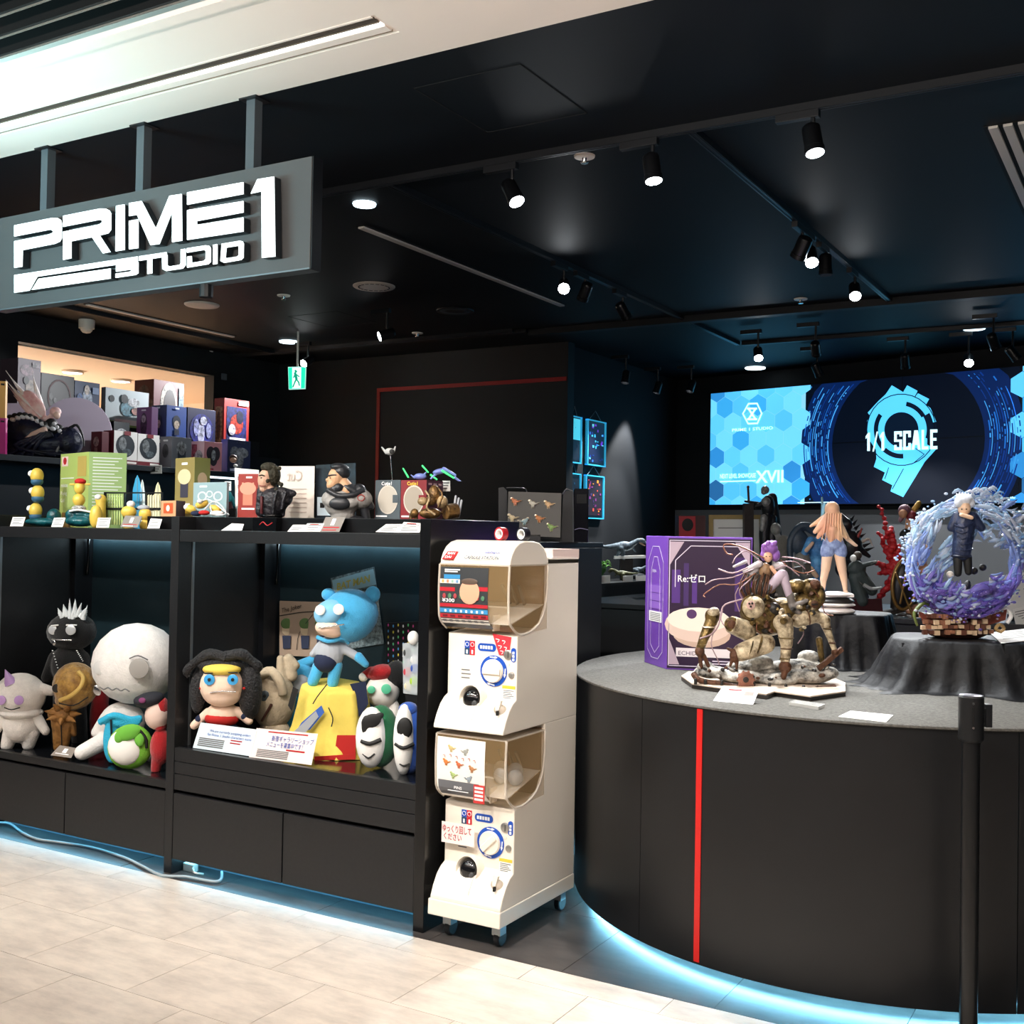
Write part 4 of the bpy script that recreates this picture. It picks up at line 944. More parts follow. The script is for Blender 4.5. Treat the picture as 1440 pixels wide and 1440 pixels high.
fig('plush_toy', 'blue and grey plush doll standing upright on the yellow cloth', 'plush toy', Fb, [
    ('head', SKYP, [('e', 490, 866, 43, 38, 34, 6, -20)], 0), ('ear', SKYP, [('e', 524, 836, 11, 12, 8, 4)], 0), ('ear', SKYP, [('e', 462, 836, 10, 9, 8, 4)], 0),
    ('face_patch', mat('pale_blue_felt', '86c6ea', .85), [('e', 466, 862, 25, 19, 24, -10, -14)], 0), ('muzzle', SKIN, [('e', 464, 882, 21, 13, 20, -12), ('e', 468, 889, 16, 8, 16, -12)], 1.4),
    ('button_eye', CARD, [('d', 450, 858, 7, -36, 3)]), ('button_eye', CARD, [('d', 476, 857, 7.5, -38, 3)]),
    ('zip_mouth', CHROME, [('t', [(448, 883, -31), (464, 881, -34), (484, 878, -30)], 1)]),
    ('torso', GREYF, [('e', 464, 918, 20, 25, 15), ('c', 480, 910, 7, 506, 926, 6, 0, -4), ('c', 450, 908, 6, 440, 920, 5)], 1.4),
    ('mitten', SKYP, [('c', 504, 924, 7, 514, 934, 5, -4)], 0), ('scarf', SKYP, [('t', [(446, 896, -8), (462, 902, -16), (482, 898, -12), (490, 904, -4)], 3)]),
    ('shorts', NAVYF, [('e', 459, 930, 18, 16, 15.5, -2)], 0),
    ('leg', SKYP, [('c', 448, 938, 9, 440, 958, 8)], 0), ('leg', SKYP, [('c', 472, 936, 10, 468, 960, 8)], 0)], floor_=False)
# comic and sketch card leaning on the back
Fk = FrameY(sh(500, 3.897))
cm = thing('comic_book', 'slim comic leaning on the back panel, its pale title strip showing', 'book', Fk(520, 905))
part(lambda q: prims(q, Fk, [('p', [(465, 813), (526, 797), (540, 905), (478, 915)], 0, 2.5)]), 'cover', mat('comic_grey', '9fb0b4', .5, noise=(60, .6), c2='2b3338'), cm)
part(lambda q: prims(q, Fk, [('p', [(467, 816), (525, 800), (529, 822), (470, 836)], -.6, .8)]), 'title_strip', mat('comic_sky', 'a9cfdc', .5), cm)
a, b = Fk(474, 830, -.004), Fk(520, 818, -.004)
text('BAT MAN', a, b-a, UP, 10*Fk.s, mat('title_yellow', 'd8c262', .5), cm, width=(b-a).length, bold=.03)
sk = thing('sketch_card', 'brown kraft card with handwritten title and small green haired doll sketches', 'card', Fk(430, 924))
part(lambda q: prims(q, Fk, [('p', [(393, 845), (460, 847), (460, 924), (393, 922)], -2, 1.5)]), 'sheet', mat('kraft', 'b09a86', .7), sk)
a, b = Fk(396, 862, -.013), Fk(424, 855, -.013)
text('The Joker', a, b-a, UP, 7*Fk.s, INK, sk, width=(b-a).length)
for x in (403, 429, 451):
    part(lambda q: prims(q, Fk, [('e', x, 886, 7, 8, 1, -3.4)]), 'sketch_head', mat('kraft_light', 'c2ae90', .7), sk)
    part(lambda q: prims(q, Fk, [('e', x, 877, 8.5, 8, 1, -3.9)]), 'sketch_hair', mat('sketch_green', '4f6b38', .7), sk)
    part(lambda q: prims(q, Fk, [('p', [(x-6, 894), (x+6, 894), (x+5, 912), (x-5, 912)], -4.5, .6)]), 'sketch_body', mat('sketch_blue', '323a52', .7), sk)
part(lambda q: prims(q, Fk, [('t', [(392, 866, -4), (424, 861, -4), (446, 860, -4)], .5), ('t', [(417, 914, -4), (421, 890, -4), (440, 864, -4)], .4)]), 'pen_line', INK, sk)
# patterned gift bag and clear bagged goods
t = thing('patterned_bag', 'black paper bag with rows of tiny coloured shapes', 'bag', Fk(572, 935))
part(lambda q: prims(q, Fk, [('p', [(543, 876), (588, 874), (588, 1075), (543, 1075)], -6, 7)]), 'bag', mat('bag_black', '14151a', .5), t, zmin=.515)
random.seed(11)
for k, cc in enumerate(('d84b9a', '4aa0e0', 'e8d24a', 'e6e6e6', '5fd08a')):
    part(lambda q: prims(q, Fk, [('e', 546+(i*7 % 42), 879+(i*7//42)*8.4+(i % 2)*1.5, 1, 2, .3, -6.8) for i in range(k, 48, 5)]), 'printed_shapes', P(cc), t)
Fz = FrameY(sh(578, 3.62))
t = thing('bagged_goods', 'clear bag of small goods hanging at the cabinet post', 'bag', Fz(580, 975))
part(lambda q: prims(q, Fz, [('p', [(566, 905), (590, 903), (590, 978), (567, 975)], -4, 5)]), 'clear_bag', mat('clear_plastic', 'e8f0f4', .12, alpha=.35), t)
for x, y, c in ((573, 918, '353535'), (583, 928, 'd8d8d8'), (573, 945, 'b03040'), (582, 958, '9bbf3a'), (574, 965, 'd8cfae'), (583, 940, '3050a0')):
    part(lambda q: prims(q, Fz, [('e', x, y, 6, 7, 1.6, -1.5)]), 'small_item', P(c), t)
part(lambda q: prims(q, Fz, [('p', [(570, 975), (588, 975), (588, 1078), (570, 1078)], -2, 3)]), 'display_stand', BLKM, t, zmin=.515)
part(lambda q: prims(q, Fz, [('e', 581, 897, 8, 10, 6, -6)]), 'face_keyring', CARD, t, smooth=True)
fig('plush_toy', 'plush with half red half black cap and green button eyes', 'plush toy', sh(540, 3.76), [
    ('head', mat('pale_felt', 'e6e2dc', .85), [('e', 538, 972, 24, 24, 20)], 0), ('body', MATS['pale_felt'], [('e', 553, 1028, 13, 46, 13)], 0),
    ('button_eye', mat('green_button', '5fc49a', .3), [('d', 522, 970, 5.5, -22, 2.5)]), ('button_eye', MATS['green_button'], [('d', 543, 969, 7, -24, 2.5)]),
    ('red_cap', REDF, [('e', 536, 946, 20, 12, 18, 0, -10), ('c', 522, 945, 8, 512, 950, 6)], 1.4), ('black_cap', BLKF, [('e', 555, 950, 16, 22, 17, 4, 14)], 0),
    ('pompom', fur('pom_white', 'e8e6e2'), [('e', 511, 952, 6.5, 6.5, 6, -2)], 0)])
for (nm_, lb, x, y, rx, ry, cb_, px_, tint) in (('face_cushion', 'white oval cushion with dark wavy print and dark green side', 524, 1037, 25, 45, '17603a', 532, None), ('face_cushion', 'white oval cushion with black patch print and bright blue crown', 570, 1040, 18, 52, '2454b0', 574, None)):
    g_ = nm_
    t = fig(nm_, lb, 'cushion', sh(x, 3.46), [
        ('pad', fur('pad_'+cb_, cb_, st=.4), [('e', px_+3, y-2, rx+2, ry-1, 20, 6)], 0),
        ('front_panel', CARD, [('e', x-2, y, rx-3, ry-2, 18, -6)], 0)] + ([
        ('hair_print', INK, [('e', x-2, 1014, 15, 10, 3, -21, -20), ('e', x-10, 1020, 6, 14, 3, -20), ('e', x+8, 1008, 9, 5, 3, -19, -30)], .9), ('wave_print', INK, [('t', [(508, 1042, -20), (520, 1046, -24), (536, 1040, -21)], 3)]), ('curve_print', INK, [('t', [(510, 1060, -18), (518, 1066, -21), (527, 1060, -21)], 1.2)])] if x < 550 else [
        ('patch_print', INK, [('e', 569, 1024, 11, 15, 4, -20)]), ('wave_print', INK, [('t', [(556, 1046, -18), (567, 1052, -24), (582, 1046, -18)], 2.6)]), ('curve_print', INK, [('t', [(562, 1074, -18), (568, 1077, -19), (576, 1074, -17)], 1.3)]),
        ('blue_crown', fur('crown_blue', '2454b0', st=.4), [('e', 574, 998, 14, 11, 15, 4)], 0)]))
# notice boards at the front of the shelf
Fn = FrameY(sh(345, 3.355))
easel('notice_board', 'pale blue notice board with English order text in front of the doll', Fn, [(282, 1016), (361, 1026), (352, 1063.5), (271, 1051.5)], mat('pale_blue_card', 'd9e8f0', .6),
      [(.06, .5, .56+.07*i, .6+.07*i, GREYINK) for i in range(5)]+[(.6, .8, .5, .54, REDINK), (.6, .78, .6, .64, REDINK)],
      texts=[('We are currently accepting orders', .2, .92, .3, .1, BLUEINK), ('for Prime 1 Studio characters items', .18, .95, .45, .1, BLUEINK)], lean=.2)
easel('notice_board', 'pale pink notice board with Japanese text beside the pale blue board', Fn, [(361, 1024), (447, 1032), (438, 1076), (350, 1065)], mat('pale_pink_card', 'f1e2dd', .6),
      [(.1, .6, .68+.055*i, .71+.055*i, GREYINK) for i in range(5)]+[(.55, .85, .6, .65, REDINK), (.2, .85, .06, .1, REDINK)],
      texts=[('新宿ギャラリーショップ', .28, .96, .36, .15, BLUEINK), ('メニューを募集中です！', .22, .8, .56, .15, BLUEINK)], lean=.2)
# cables and plug under the cabinets
t = thing('power_cable', 'grey power cable trailing along the floor under the cabinets', 'cable', onZ(225, 1230, .0))
part(lambda q: q.tube([onZ(-10, 1157, .02), onZ(14, 1158, .012), onZ(30, 1170, .008), onZ(52, 1180, .008), onZ(80, 1184, .008), onZ(130, 1192, .008), onZ(175, 1206, .008), onZ(200, 1218, .008), onZ(228, 1231, .008), onZ(262, 1233, .008), onZ(300, 1240, .008), onZ(311, 1236, .012), onZ(312, 1226, .03)], .006), 'cord', mat('cable_grey', '9aa7ad', .5), t, smooth=True)
p = V((-3.503, 3.375, 0))
t = thing('power_plug', 'white plug with short lead under the middle cabinet', 'plug', (p.x, p.y, 0))
part(lambda q: q.box(p.x-.03, p.x+.03, p.y+.0, p.y+.03, 0, .035), 'plug_body', WHITE, t, bevel=.004)
part(lambda q: q.tube([(p.x+.03, p.y, .02), (p.x+.06, p.y-.02, .012), (p.x+.09, p.y, .006)], .004), 'lead', WHITE, t, smooth=True)
# ================================================================== CAPSULE MACHINE
GX0, GX1, GYF, GYB = -2.249, -1.962, 3.306, 3.85
cmx = thing('capsule_machine', 'white two tier capsule vending machine on casters', 'vending machine', ((GX0+GX1)/2, 3.55, 0))
CREAM = mat('cream_plastic', 'f1e8da', .32); CREAM2 = mat('cream_plastic_side', 'ece3d4', .38)
TINT = mat('smoked_clear', 'c9a878', .06, alpha=.28); CLEAR = mat('clear_rim', 'e9ded0', .1, alpha=.55)
BROWN = mat('inner_brown', '8a6e52', .6); MBLUE = mat('dial_blue', '1b4fb4', .35); DKDOME = mat('dark_dome', '141416', .08, coat=.6)
def yz_prism(q, prof, x0, x1): q.prism([(x0, y, z) for y, z in prof], (x1-x0, 0, 0))
def gf(z):        # front curve of the clear globe, local height
    t_ = max(0, (.40-z)/.065); return 3.33+.07*min(t_, 1.0)**2*1.0 if z < .40 else 3.33-.004*sin((z-.40)/.17*pi)
FY = 3.392
def module(zo, upper):
    b = part(lambda q: yz_prism(q, [(GYF, zo), (GYF+.001, zo+.012), (3.322, zo+.045), (3.345, zo+.08), (3.37, zo+.102), (FY, zo+.112), (FY, zo+.33), (3.6, zo+.345), (3.6, zo+.601), (GYB, zo+.601), (GYB, zo)], GX0, GX1), 'body', CREAM, cmx, bevel=.004)
    # seam lines on tray and cheek
    part(lambda q: yz_prism(q, [(GYF-.0005, zo+.004), (3.3212, zo+.045), (3.3442, zo+.08), (3.369, zo+.1025), (3.3705, zo+.1025), (3.3225, zo+.045), (GYF+.001, zo+.004)], -2.098, -2.0965), 'tray_seam', mat('seam_tan', 'a89c8c', .6), b)
    # interior of the globe
    part(lambda q: q.box(GX0+.012, GX1-.012, 3.585, 3.603, zo+.345, zo+.585), 'inner_back', BROWN, cmx)
    part(lambda q: q.prism([(GX0+.01, 3.36, zo+.37), (GX1-.01, 3.36, zo+.37), (GX1-.01, 3.59, zo+.43), (GX0+.01, 3.59, zo+.43)], (0, 0, .004)), 'chute_plate', CREAM2, cmx)
    part(lambda q: q.box(GX1-.09, GX1-.085, 3.37, 3.415, zo+.345, zo+.40), 'chute_fin', CREAM2, cmx)
    for k in range(3):
        part(lambda q: q.cyl((GX1-.13+.03*k, 3.56, zo+.43), (GX1-.15+.035*k, 3.53, zo+.5), .006, seg=8), 'agitator_rod', mat('rod_grey', '6a6058', .5), cmx)
    # clear globe shell
    n = 14; zs = [.345+(.575-.345)*i/n for i in range(n+1)]
    prof = [(gf(z), zo+z) for z in zs]
    def shell(q):
        o = [(y, z) for y, z in prof]; q2 = o+[(3.6, zo+.575), (3.6, zo+.345), (3.42, zo+.337)]
        q.prism([(GX1-.001, y, z) for y, z in q2], (.002, 0, 0))
        q.prism([(GX0-.001, y, z) for y, z in q2], (.002, 0, 0))
        for (y0, z0), (y1, z1) in zip(o, o[1:]):
            q.add([(GX0, y0, z0), (GX1, y0, z0), (GX1, y1, z1), (GX0, y1, z1)], [(0, 1, 2, 3)])
    part(shell, 'clear_globe', TINT, cmx, smooth=True, auto=30)
    rim = [(GX1, y, z) for y, z in prof]
    part(lambda q: q.tube([(GX1, 3.6, zo+.575), (GX1, 3.6, zo+.5), (GX1, 3.585, zo+.42), (GX1, 3.54, zo+.365), (GX1, 3.47, zo+.339), (GX1, 3.41, zo+.336)]+rim, .0045, smooth=2), 'globe_rim', CLEAR, cmx, smooth=True)
    part(lambda q: q.tube([(GX0, y, z) for y, z in prof], .004, smooth=0), 'globe_rim', CLEAR, cmx, smooth=True)
    part(lambda q: q.box(GX0, GX1, 3.33, 3.6, zo+.573, zo+.579), 'globe_lid', CLEAR, cmx)
    # white cheek that closes the globe at the back
    part(lambda q: q.prism([(GX1-.006, y, zo+z) for y, z in ((3.602, .601), (3.602, .5), (3.588, .43), (3.55, .37), (3.47, .338), (3.47, .33), (3.62, .33), (3.62, .601))], (.0055, 0, 0)), 'cheek', CREAM2, cmx)
    # dial
    dc = V((-2.055, FY, zo+.205))
    dl = part(lambda q: q.lathe(dc, [(.036, .0), (.054, .0), (.054, .004), (.036, .004)], 40, (0, -1, 0)), 'dial_ring', MBLUE, cmx, smooth=True, auto=40)
    kb = part(lambda q: q.lathe(dc, [(.041, 0), (.041, .012), (.038, .016), (.005, .017)], 36, (0, -1, 0)), 'knob', CREAM, cmx, smooth=True, auto=40)
    an = 0 if upper else .75
    ax = V((cos(an), 0, sin(an))); az = V((-sin(an), 0, cos(an)))
    part(lambda q: q.obox(dc+V((0, -.019, 0)), ax*.036, (0, .005, 0), az*.011), 'knob_grip', CREAM, kb, bevel=.003)
    for a in (1.55, -.1, 4.5):
        e = V((cos(a), 0, sin(a))); tn = V((sin(a), 0, -cos(a)))
        c = dc+e*.0475+V((0, -.0048, 0))
        part(lambda q: q.prism([c-tn*.016-e*.002, c+tn*.004-e*.002, c+tn*.004-e*.005, c+tn*.016, c+tn*.004+e*.005, c+tn*.004+e*.002, c-tn*.016+e*.002], (0, .0006, 0)), 'dial_arrow', WHITEINK, dl)
    # capsule outlet, coin return, coin slot, lock
    oc = V((-2.128, FY-.022, zo+.098))
    part(lambda q: q.lathe(oc+V((0, .02, 0)), [(.052, 0), (.052, .03), (.047, .036), (.043, .03), (.043, 0)], 32, (-.1, -1, .2)), 'outlet_collar', CREAM2, cmx, smooth=True, auto=45)
    part(lambda q: q.ell(oc+V((0, .012, 0)), .043, .038, .046, (V((1, 0, 0)), V((0, 1, 0)), V((0, 0, 1))), 24, 12), 'outlet_dome', DKDOME, cmx, smooth=True)
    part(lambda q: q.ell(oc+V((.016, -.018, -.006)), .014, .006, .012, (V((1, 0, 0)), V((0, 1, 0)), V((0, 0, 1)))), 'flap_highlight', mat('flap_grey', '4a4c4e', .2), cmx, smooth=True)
    sc_ = V((-2.0, 3.352, zo+.073))
    part(lambda q: q.ell(sc_, .026, .02, .03, (V((1, 0, 0)), V((0, .8, .6)), V((0, -.6, .8)))), 'coin_return', mat('scoop_shade', 'cfc2b2', .5), cmx, smooth=True)
    part(lambda q: q.prism([sc_+V((-.008, -.024, .04)), sc_+V((.014, -.024, .04)), sc_+V((.008, -.03, .008)), sc_+V((-.004, -.03, .008))], (0, .012, 0)), 'coin_flap', CREAM, cmx)
    part(lambda q: q.box(-2.0, -1.994, 3.318, 3.33, zo+.063, zo+.078), 'coin_gap', INK, cmx)
    part(lambda q: q.lathe((-1.998, FY, zo+.265), [(.017, 0), (.017, .004), (.013, .006)], 24, (0, -1, 0)), 'coin_slot', mat('slot_silver', 'a9a6a0', .35, .7), cmx, smooth=True, auto=40)
    part(lambda q: q.box(-1.9955, -1.994, FY-.008, FY-.005, zo+.254, zo+.276), 'coin_slit', INK, cmx)
    part(lambda q: q.lathe((-1.983, FY, zo+.195), [(.012, 0), (.011, .004), (.006, .006)], 20, (0, -1, 0)), 'key_lock', mat('slot_silver', 'a9a6a0', .35, .7), cmx, smooth=True, auto=40)
    part(lambda q: q.lathe((-1.997, FY, zo+.232), [(.006, 0), (.006, .003)], 14, (0, -1, 0)), 'rivet', CREAM2, cmx)
    # stickers
    def stk(x0, x1, z0, z1, m, nm='sticker', y=FY, th=.0012): return part(lambda q: q.box(x0, x1, y-th, y, zo+z0, zo+z1), nm, m, cmx)
    for i, (m1, m2) in enumerate(((MBLUE, 'ブ'), (mat('sticker_red', 'c4202c', .4), 'メ'))):
        stk(-2.178+.022*i, -2.157+.022*i, .278, .304, m1); stk(-2.178+.022*i, -2.157+.022*i, .254, .277, mat('sticker_navy', '23476b', .4) if i == 0 else m1)
        part(lambda q: q.torus((-2.1675+.022*i, FY-.0014, zo+.291), .007, .0012, (0, 1, 0), 18, 4), 'sticker_ring', WHITEINK, cmx)
        part(lambda q: q.box(-2.171+.022*i, -2.164+.022*i, FY-.0016, FY-.0011, zo+.258, zo+.272), 'sticker_mark', WHITEINK, cmx)
    def pill(cx, cz, w_, h_, m, nm='blue_label'):
        r_ = min(w_, h_)/2; pts = []
        for i in range(24):
            a = 2*pi*i/24; pts.append((cx+r_*cos(a)+(w_/2-r_)*(1 if cos(a) > 0 else -1), FY-.0014, zo+cz+r_*sin(a)+(h_/2-r_)*(1 if sin(a) > 0 else -1)))
        return part(lambda q: q.prism(pts, (0, .0014, 0)), nm, m, cmx)
    pill(-2.085, .285, .075, .028, MBLUE); pill(-1.976, .265, .02, .05, MBLUE)
    for k in range(5): stk(-2.113+.011*k, -2.105+.011*k, .279, .291, WHITEINK, 'label_glyph', FY-.0012)
    for k in range(3): stk(-1.98, -1.972, .268-.012*k, .277-.012*k, WHITEINK, 'label_glyph', FY-.0012)
    stk(-2.019, -1.967, .085, .158, CARD, 'notice_sticker'); stk(-2.019, -1.967, .147, .158, GOLDINK, 'notice_header', FY-.001)
    for k in range(9): stk(-2.015, -1.972-.006*(k*5 % 3), .139-.0062*k, .1415-.0062*k, GREYINK, 'notice_line', FY-.0011, .0006)
    for k in range(3): stk(-2.19, -2.155+.004*(k % 2), .198-.014*k, .202-.014*k, GREYINK, 'instruction_line', FY, .0008)
    for k in range(2):
        z1 = .03-.008*k; yy = lambda z: GYF+.018*(z/.045)-.0006
        part(lambda q: q.prism([(-2.235, yy(z1), zo+z1), (-2.12, yy(z1), zo+z1), (-2.12, yy(z1+.004), zo+z1+.004), (-2.235, yy(z1+.004), zo+z1+.004)], (0, .0006, 0)), 'tray_text', GREYINK if k else REDINK, cmx)
    return b
ZL_, ZU_ = .134, .732
module(ZL_, False); module(ZU_, True)
part(lambda q: yz_prism(q, [(GYF-.006, .08), (GYF-.004, .135), (GYB, .135), (GYB, .08)], GX0-.006, GX1+.002), 'plinth', CREAM, cmx, bevel=.004)
# curved hood
hood = [(3.332, 1.308), (3.334, 1.325), (3.345, 1.348), (3.365, 1.37), (3.395, 1.386), (3.43, 1.393), (3.5, 1.393), (3.54, 1.387), (3.57, 1.372), (3.59, 1.352), (3.6, 1.333), (3.62, 1.33), (3.85, 1.33), (3.85, 1.308)]
hd_ = part(lambda q: yz_prism(q, hood, GX0, GX1), 'hood', CREAM, cmx, smooth=True, auto=30, bevel=.004)
part(lambda q: q.box(GX0+.01, GX1, 3.64, 3.85, 1.33, 1.364), 'rear_box', mat('pinkish_clear', 'e4cfc9', .25, alpha=.7), cmx)
# lettering on the hood slope
n0, n1 = V((0, 3.3405, 1.338)), V((0, 3.3665, 1.3715)); su = (n1-n0).normalized(); sn = V((0, -su.z, su.y))
def hp(x, k, o=.002): return V((x, 0, 0))+V((0, n0.y, n0.z))+su*k+sn*o
lg = part(lambda q: q.prism([hp(-2.236, -.02, .006), hp(-2.192, -.02, .006), hp(-2.182, .014, .006), hp(-2.226, .014, .006)], -sn*.006), 'maker_badge', mat('badge_red', 'c5161d', .4), hd_)
text('BAN', hp(-2.221, -.001, .0068), (1, 0, 0), su, .011, WHITEINK, cmx, width=.03, bold=.02)
text('DAI', hp(-2.226, -.017, .0068), (1, 0, 0), su, .011, WHITEINK, cmx, width=.026, bold=.02)
text('CAPSULE STATION', hp(-2.145, -.018, .0068), (1, 0, 0), su, .015, mat('outline_grey', '4d5a68', .5), cmx, width=.14, bold=.02)
text('Gashapon', hp(-2.07, .008, .0068), (1, 0, 0), su, .013, BLUEINK, cmx, width=.062, bold=.01)
# posters on the two globes
def poster(zo, rects, x0=GX0+.006, x1=GX0+.205, za=.352, zb_=.566, o=.0025):
    def strip(q, xa, xb, z0, z1, off):
        n = max(1, int((z1-z0)/.012)); rows = []
        zz = [z0+(z1-z0)*i/n for i in range(n+1)]
        for i in range(n):
            q.add([(xa, gf(zz[i])-off, zo+zz[i]), (xb, gf(zz[i])-off, zo+zz[i]), (xb, gf(zz[i+1])-off, zo+zz[i+1]), (xa, gf(zz[i+1])-off, zo+zz[i+1])], [(0, 1, 2, 3)])
    W_, H_ = x1-x0, zb_-za
    for (u0, u1, v0, v1, m, nm, lv) in rects:
        part(lambda q: strip(q, x0+W_*u0, x0+W_*u1, za+H_*(1-v1), za+H_*(1-v0), o+.0008*lv), nm, m, cmx)
    return lambda u, v, lv=4: V((x0+W_*u, gf(za+H_*(1-v))-o-.0008*lv, zo+za+H_*(1-v)))
CH = mat('poster_charcoal', '3a3c3e', .3); PR = mat('poster_red', 'b02a34', .3); PB = mat('poster_blue', '3b86b8', .3); PW_ = mat('poster_white', 'e8e4da', .3)
pu = poster(ZU_, [(0, 1, 0, 1, CH, 'poster', 0), (.08, .42, .125, .195, PB, 'poster_band', 1), (0, .42, .2, .27, PW_, 'poster_band', 1), (0, .32, .335, .4, PR, 'poster_band', 1), (.78, 1, .31, .38, PR, 'poster_band', 1),
    (0, 1, .6, .655, PR, 'poster_band', 1), (0, 1, .68, .75, PB, 'poster_band', 1), (0, 1, .77, .835, PR, 'poster_band', 1), (0, 1, .85, .93, PW_, 'poster_band', 1)] +
    [(.04+.1*i, .09+.1*i, .21, .26, P(c), 'poster_chip', 2) for i, c in enumerate(('c9a060', 'd08060', '8ab0a0', '6a94b8'))] + [(0.1+.11*i, .14+.11*i, .7, .74, PW_, 'poster_chip', 2) for i in range(8)] + [(.05+.13*i, .12+.13*i, .865, .9, GREYINK, 'poster_chip', 2) for i in range(7)] + [(.06+.16*i, .16+.16*i, .785, .82, mat('poster_deep', '6a1c22', .3), 'poster_chip', 2) for i in range(6)])
for k in range(2): part(lambda q: q.box(pu(.1, .06).x, pu(.42-.05*k, .06).x, pu(.1, .06).y, pu(.1, .06).y+.0005, pu(.1, .045+.032*k).z-.0022, pu(.1, .045+.032*k).z+.0022), 'poster_line', WHITEINK, cmx)
text('¥300', pu(.06, .575), (1, 0, 0), UP, .0125, WHITEINK, cmx, width=.052, bold=.012)
c = pu(.63, .40, 5)
part(lambda q: q.ell(c+V((0, .0015, 0)), .041, .002, .043, (V((1, 0, 0)), V((0, 1, 0)), UP), 28, 10), 'poster_disc', mat('poster_peach', 'e0a184', .4), cmx)
part(lambda q: q.ell(c+V((0, .0008, .036)), .034, .002, .012, (V((1, 0, 0)), V((0, 1, 0)), UP)), 'poster_cap', mat('poster_brown', '5a4a40', .4), cmx)
for i, cc in enumerate(('a33a40', '4a7a5a', 'a33a40', '4a7a5a', 'a33a40', '4a7a5a', 'a33a40', '4a7a5a')):
    part(lambda q: q.ell(pu(.1+.115*i, .475+(.02 if i > 4 else 0), 3), .007, .0008, .009, (V((1, 0, 0)), V((0, 1, 0)), UP), 12, 6), 'poster_dot', P(cc), cmx)
pl_ = poster(ZL_, [(0, 1, 0, 1, mat('poster_paper', 'efe9df', .4), 'poster', 0), (.03, .88, .7, .95, mat('poster_grey', '65666a', .4), 'poster_band', 1)])
text('PINS', pl_(.37, .825), (1, 0, 0), UP, .010, WHITEINK, cmx, width=.032, bold=.015)
part(lambda q: q.box(*sorted((pl_(.22, .87).x, pl_(.65, .87).x)), pl_(.3, .87).y, pl_(.3, .87).y+.0005, pl_(.3, .87).z, pl_(.3, .87).z+.0025), 'poster_line', WHITEINK, cmx)
def dino_pin(q, c, r, flip=1, rx=V((1, 0, 0)), nz=V((0, 1, 0)), k=.0015):
    e = lambda x, z, a, b: q.ell(V(c)+rx*(x*flip*r)+UP*(z*r), a*r, k, b*r, (rx, nz, UP), 12, 6)
    e(0, 0, .55, .42); e(-.5, .45, .3, .24); e(-.3, .25, .25, .3); e(.55, -.05, .35, .16); e(.95, .12, .3, .08); e(-.12, -.5, .14, .32); e(.2, -.5, .14, .3); e(-.45, -.02, .2, .08)
for i, (u, v, cc, fl) in enumerate(((.3, .17, 'c9b27a', 1), (.6, .2, '9a9c96', -1), (.2, .4, 'c9763a', 1), (.47, .42, 'b8603a', 1), (.74, .46, 'b07a50', 1), (.35, .6, '9db070', 1), (.68, .63, '8d98a0', -1))):
    part(lambda q: dino_pin(q, pl_(u, v, 2), .017, fl), 'pin_picture', P(cc), cmx, smooth=True)
for (u, v) in ((.17, .31), (.3, .29), (.43, .31), (.56, .33), (.69, .32), (.8, .34)):
    c = pl_(u, v, 4); part(lambda q: q.tube([c+V((-.006, 0, .003)), c+V((.001, 0, .005)), c+V((.003, 0, -.004))], .0008), 'handwriting_stroke', REDINK, cmx)
# stuck-on notices
part(lambda q: q.prism([(-2.062, FY-.003, ZU_+.335), (-1.985, FY-.003, ZU_+.327), (-1.994, FY-.003, ZU_+.262), (-2.034, FY-.003, ZU_+.262)], (0, .0012, 0)), 'red_sticker', mat('sticker_bright_red', 'd03a44', .4), cmx)
for (x, z, w_) in ((-2.04, .312, .014), (-2.015, .308, .012), (-2.03, .29, .013), (-2.008, .286, .01), (-2.022, .272, .012)):
    part(lambda q: q.tube([(x-w_/2, FY-.004, ZU_+z+.005), (x+w_/2, FY-.004, ZU_+z+.003), (x, FY-.004, ZU_+z-.006)], .0014), 'sticker_stroke', WHITEINK, cmx)
part(lambda q: q.box(-2.245, -2.108, FY-.026, FY-.0245, ZL_+.185, ZL_+.258).box(-2.2, -2.19, FY-.0245, FY, ZL_+.2, ZL_+.24), 'white_notice', mat('notice_pink_white', 'f4e6e2', .5), cmx)
text('ゆっくり回して', (-2.24, FY-.0266, ZL_+.226), (1, 0, 0), UP, .021, REDINK, cmx, width=.12, bold=.01)
text('ください', (-2.235, FY-.0266, ZL_+.199), (1, 0, 0), UP, .019, REDINK, cmx, width=.075, bold=.01)
part(lambda q: q.box(GX1-.125, GX1-.08, 3.3225, 3.3235, ZL_+.352, ZL_+.415), 'red_notice', mat('notice_red', 'c23a38', .4), cmx)
for k in range(4): part(lambda q: q.box(GX1-.12, GX1-.086, 3.3215, 3.3225, ZL_+.362+.013*k, ZL_+.369+.013*k), 'notice_glyphs', WHITEINK, cmx)
for (x, y) in ((GX0+.05, 3.36), (GX1-.035, 3.36), (GX0+.05, 3.8), (GX1-.035, 3.8)):
    c_ = part(lambda q: q.obox((x, y, .062), (.017, 0, 0), (0, .02, 0), (0, 0, .02)), 'caster_fork', mat('fork_steel', '8e9498', .35, .8), cmx)
    part(lambda q: q.lathe((x-.012, y+.006, .03), [(.026, 0), (.03, .004), (.03, .02), (.026, .024)], 20, (1, 0, 0)), 'wheel', BLKM, cmx, smooth=True, auto=40)
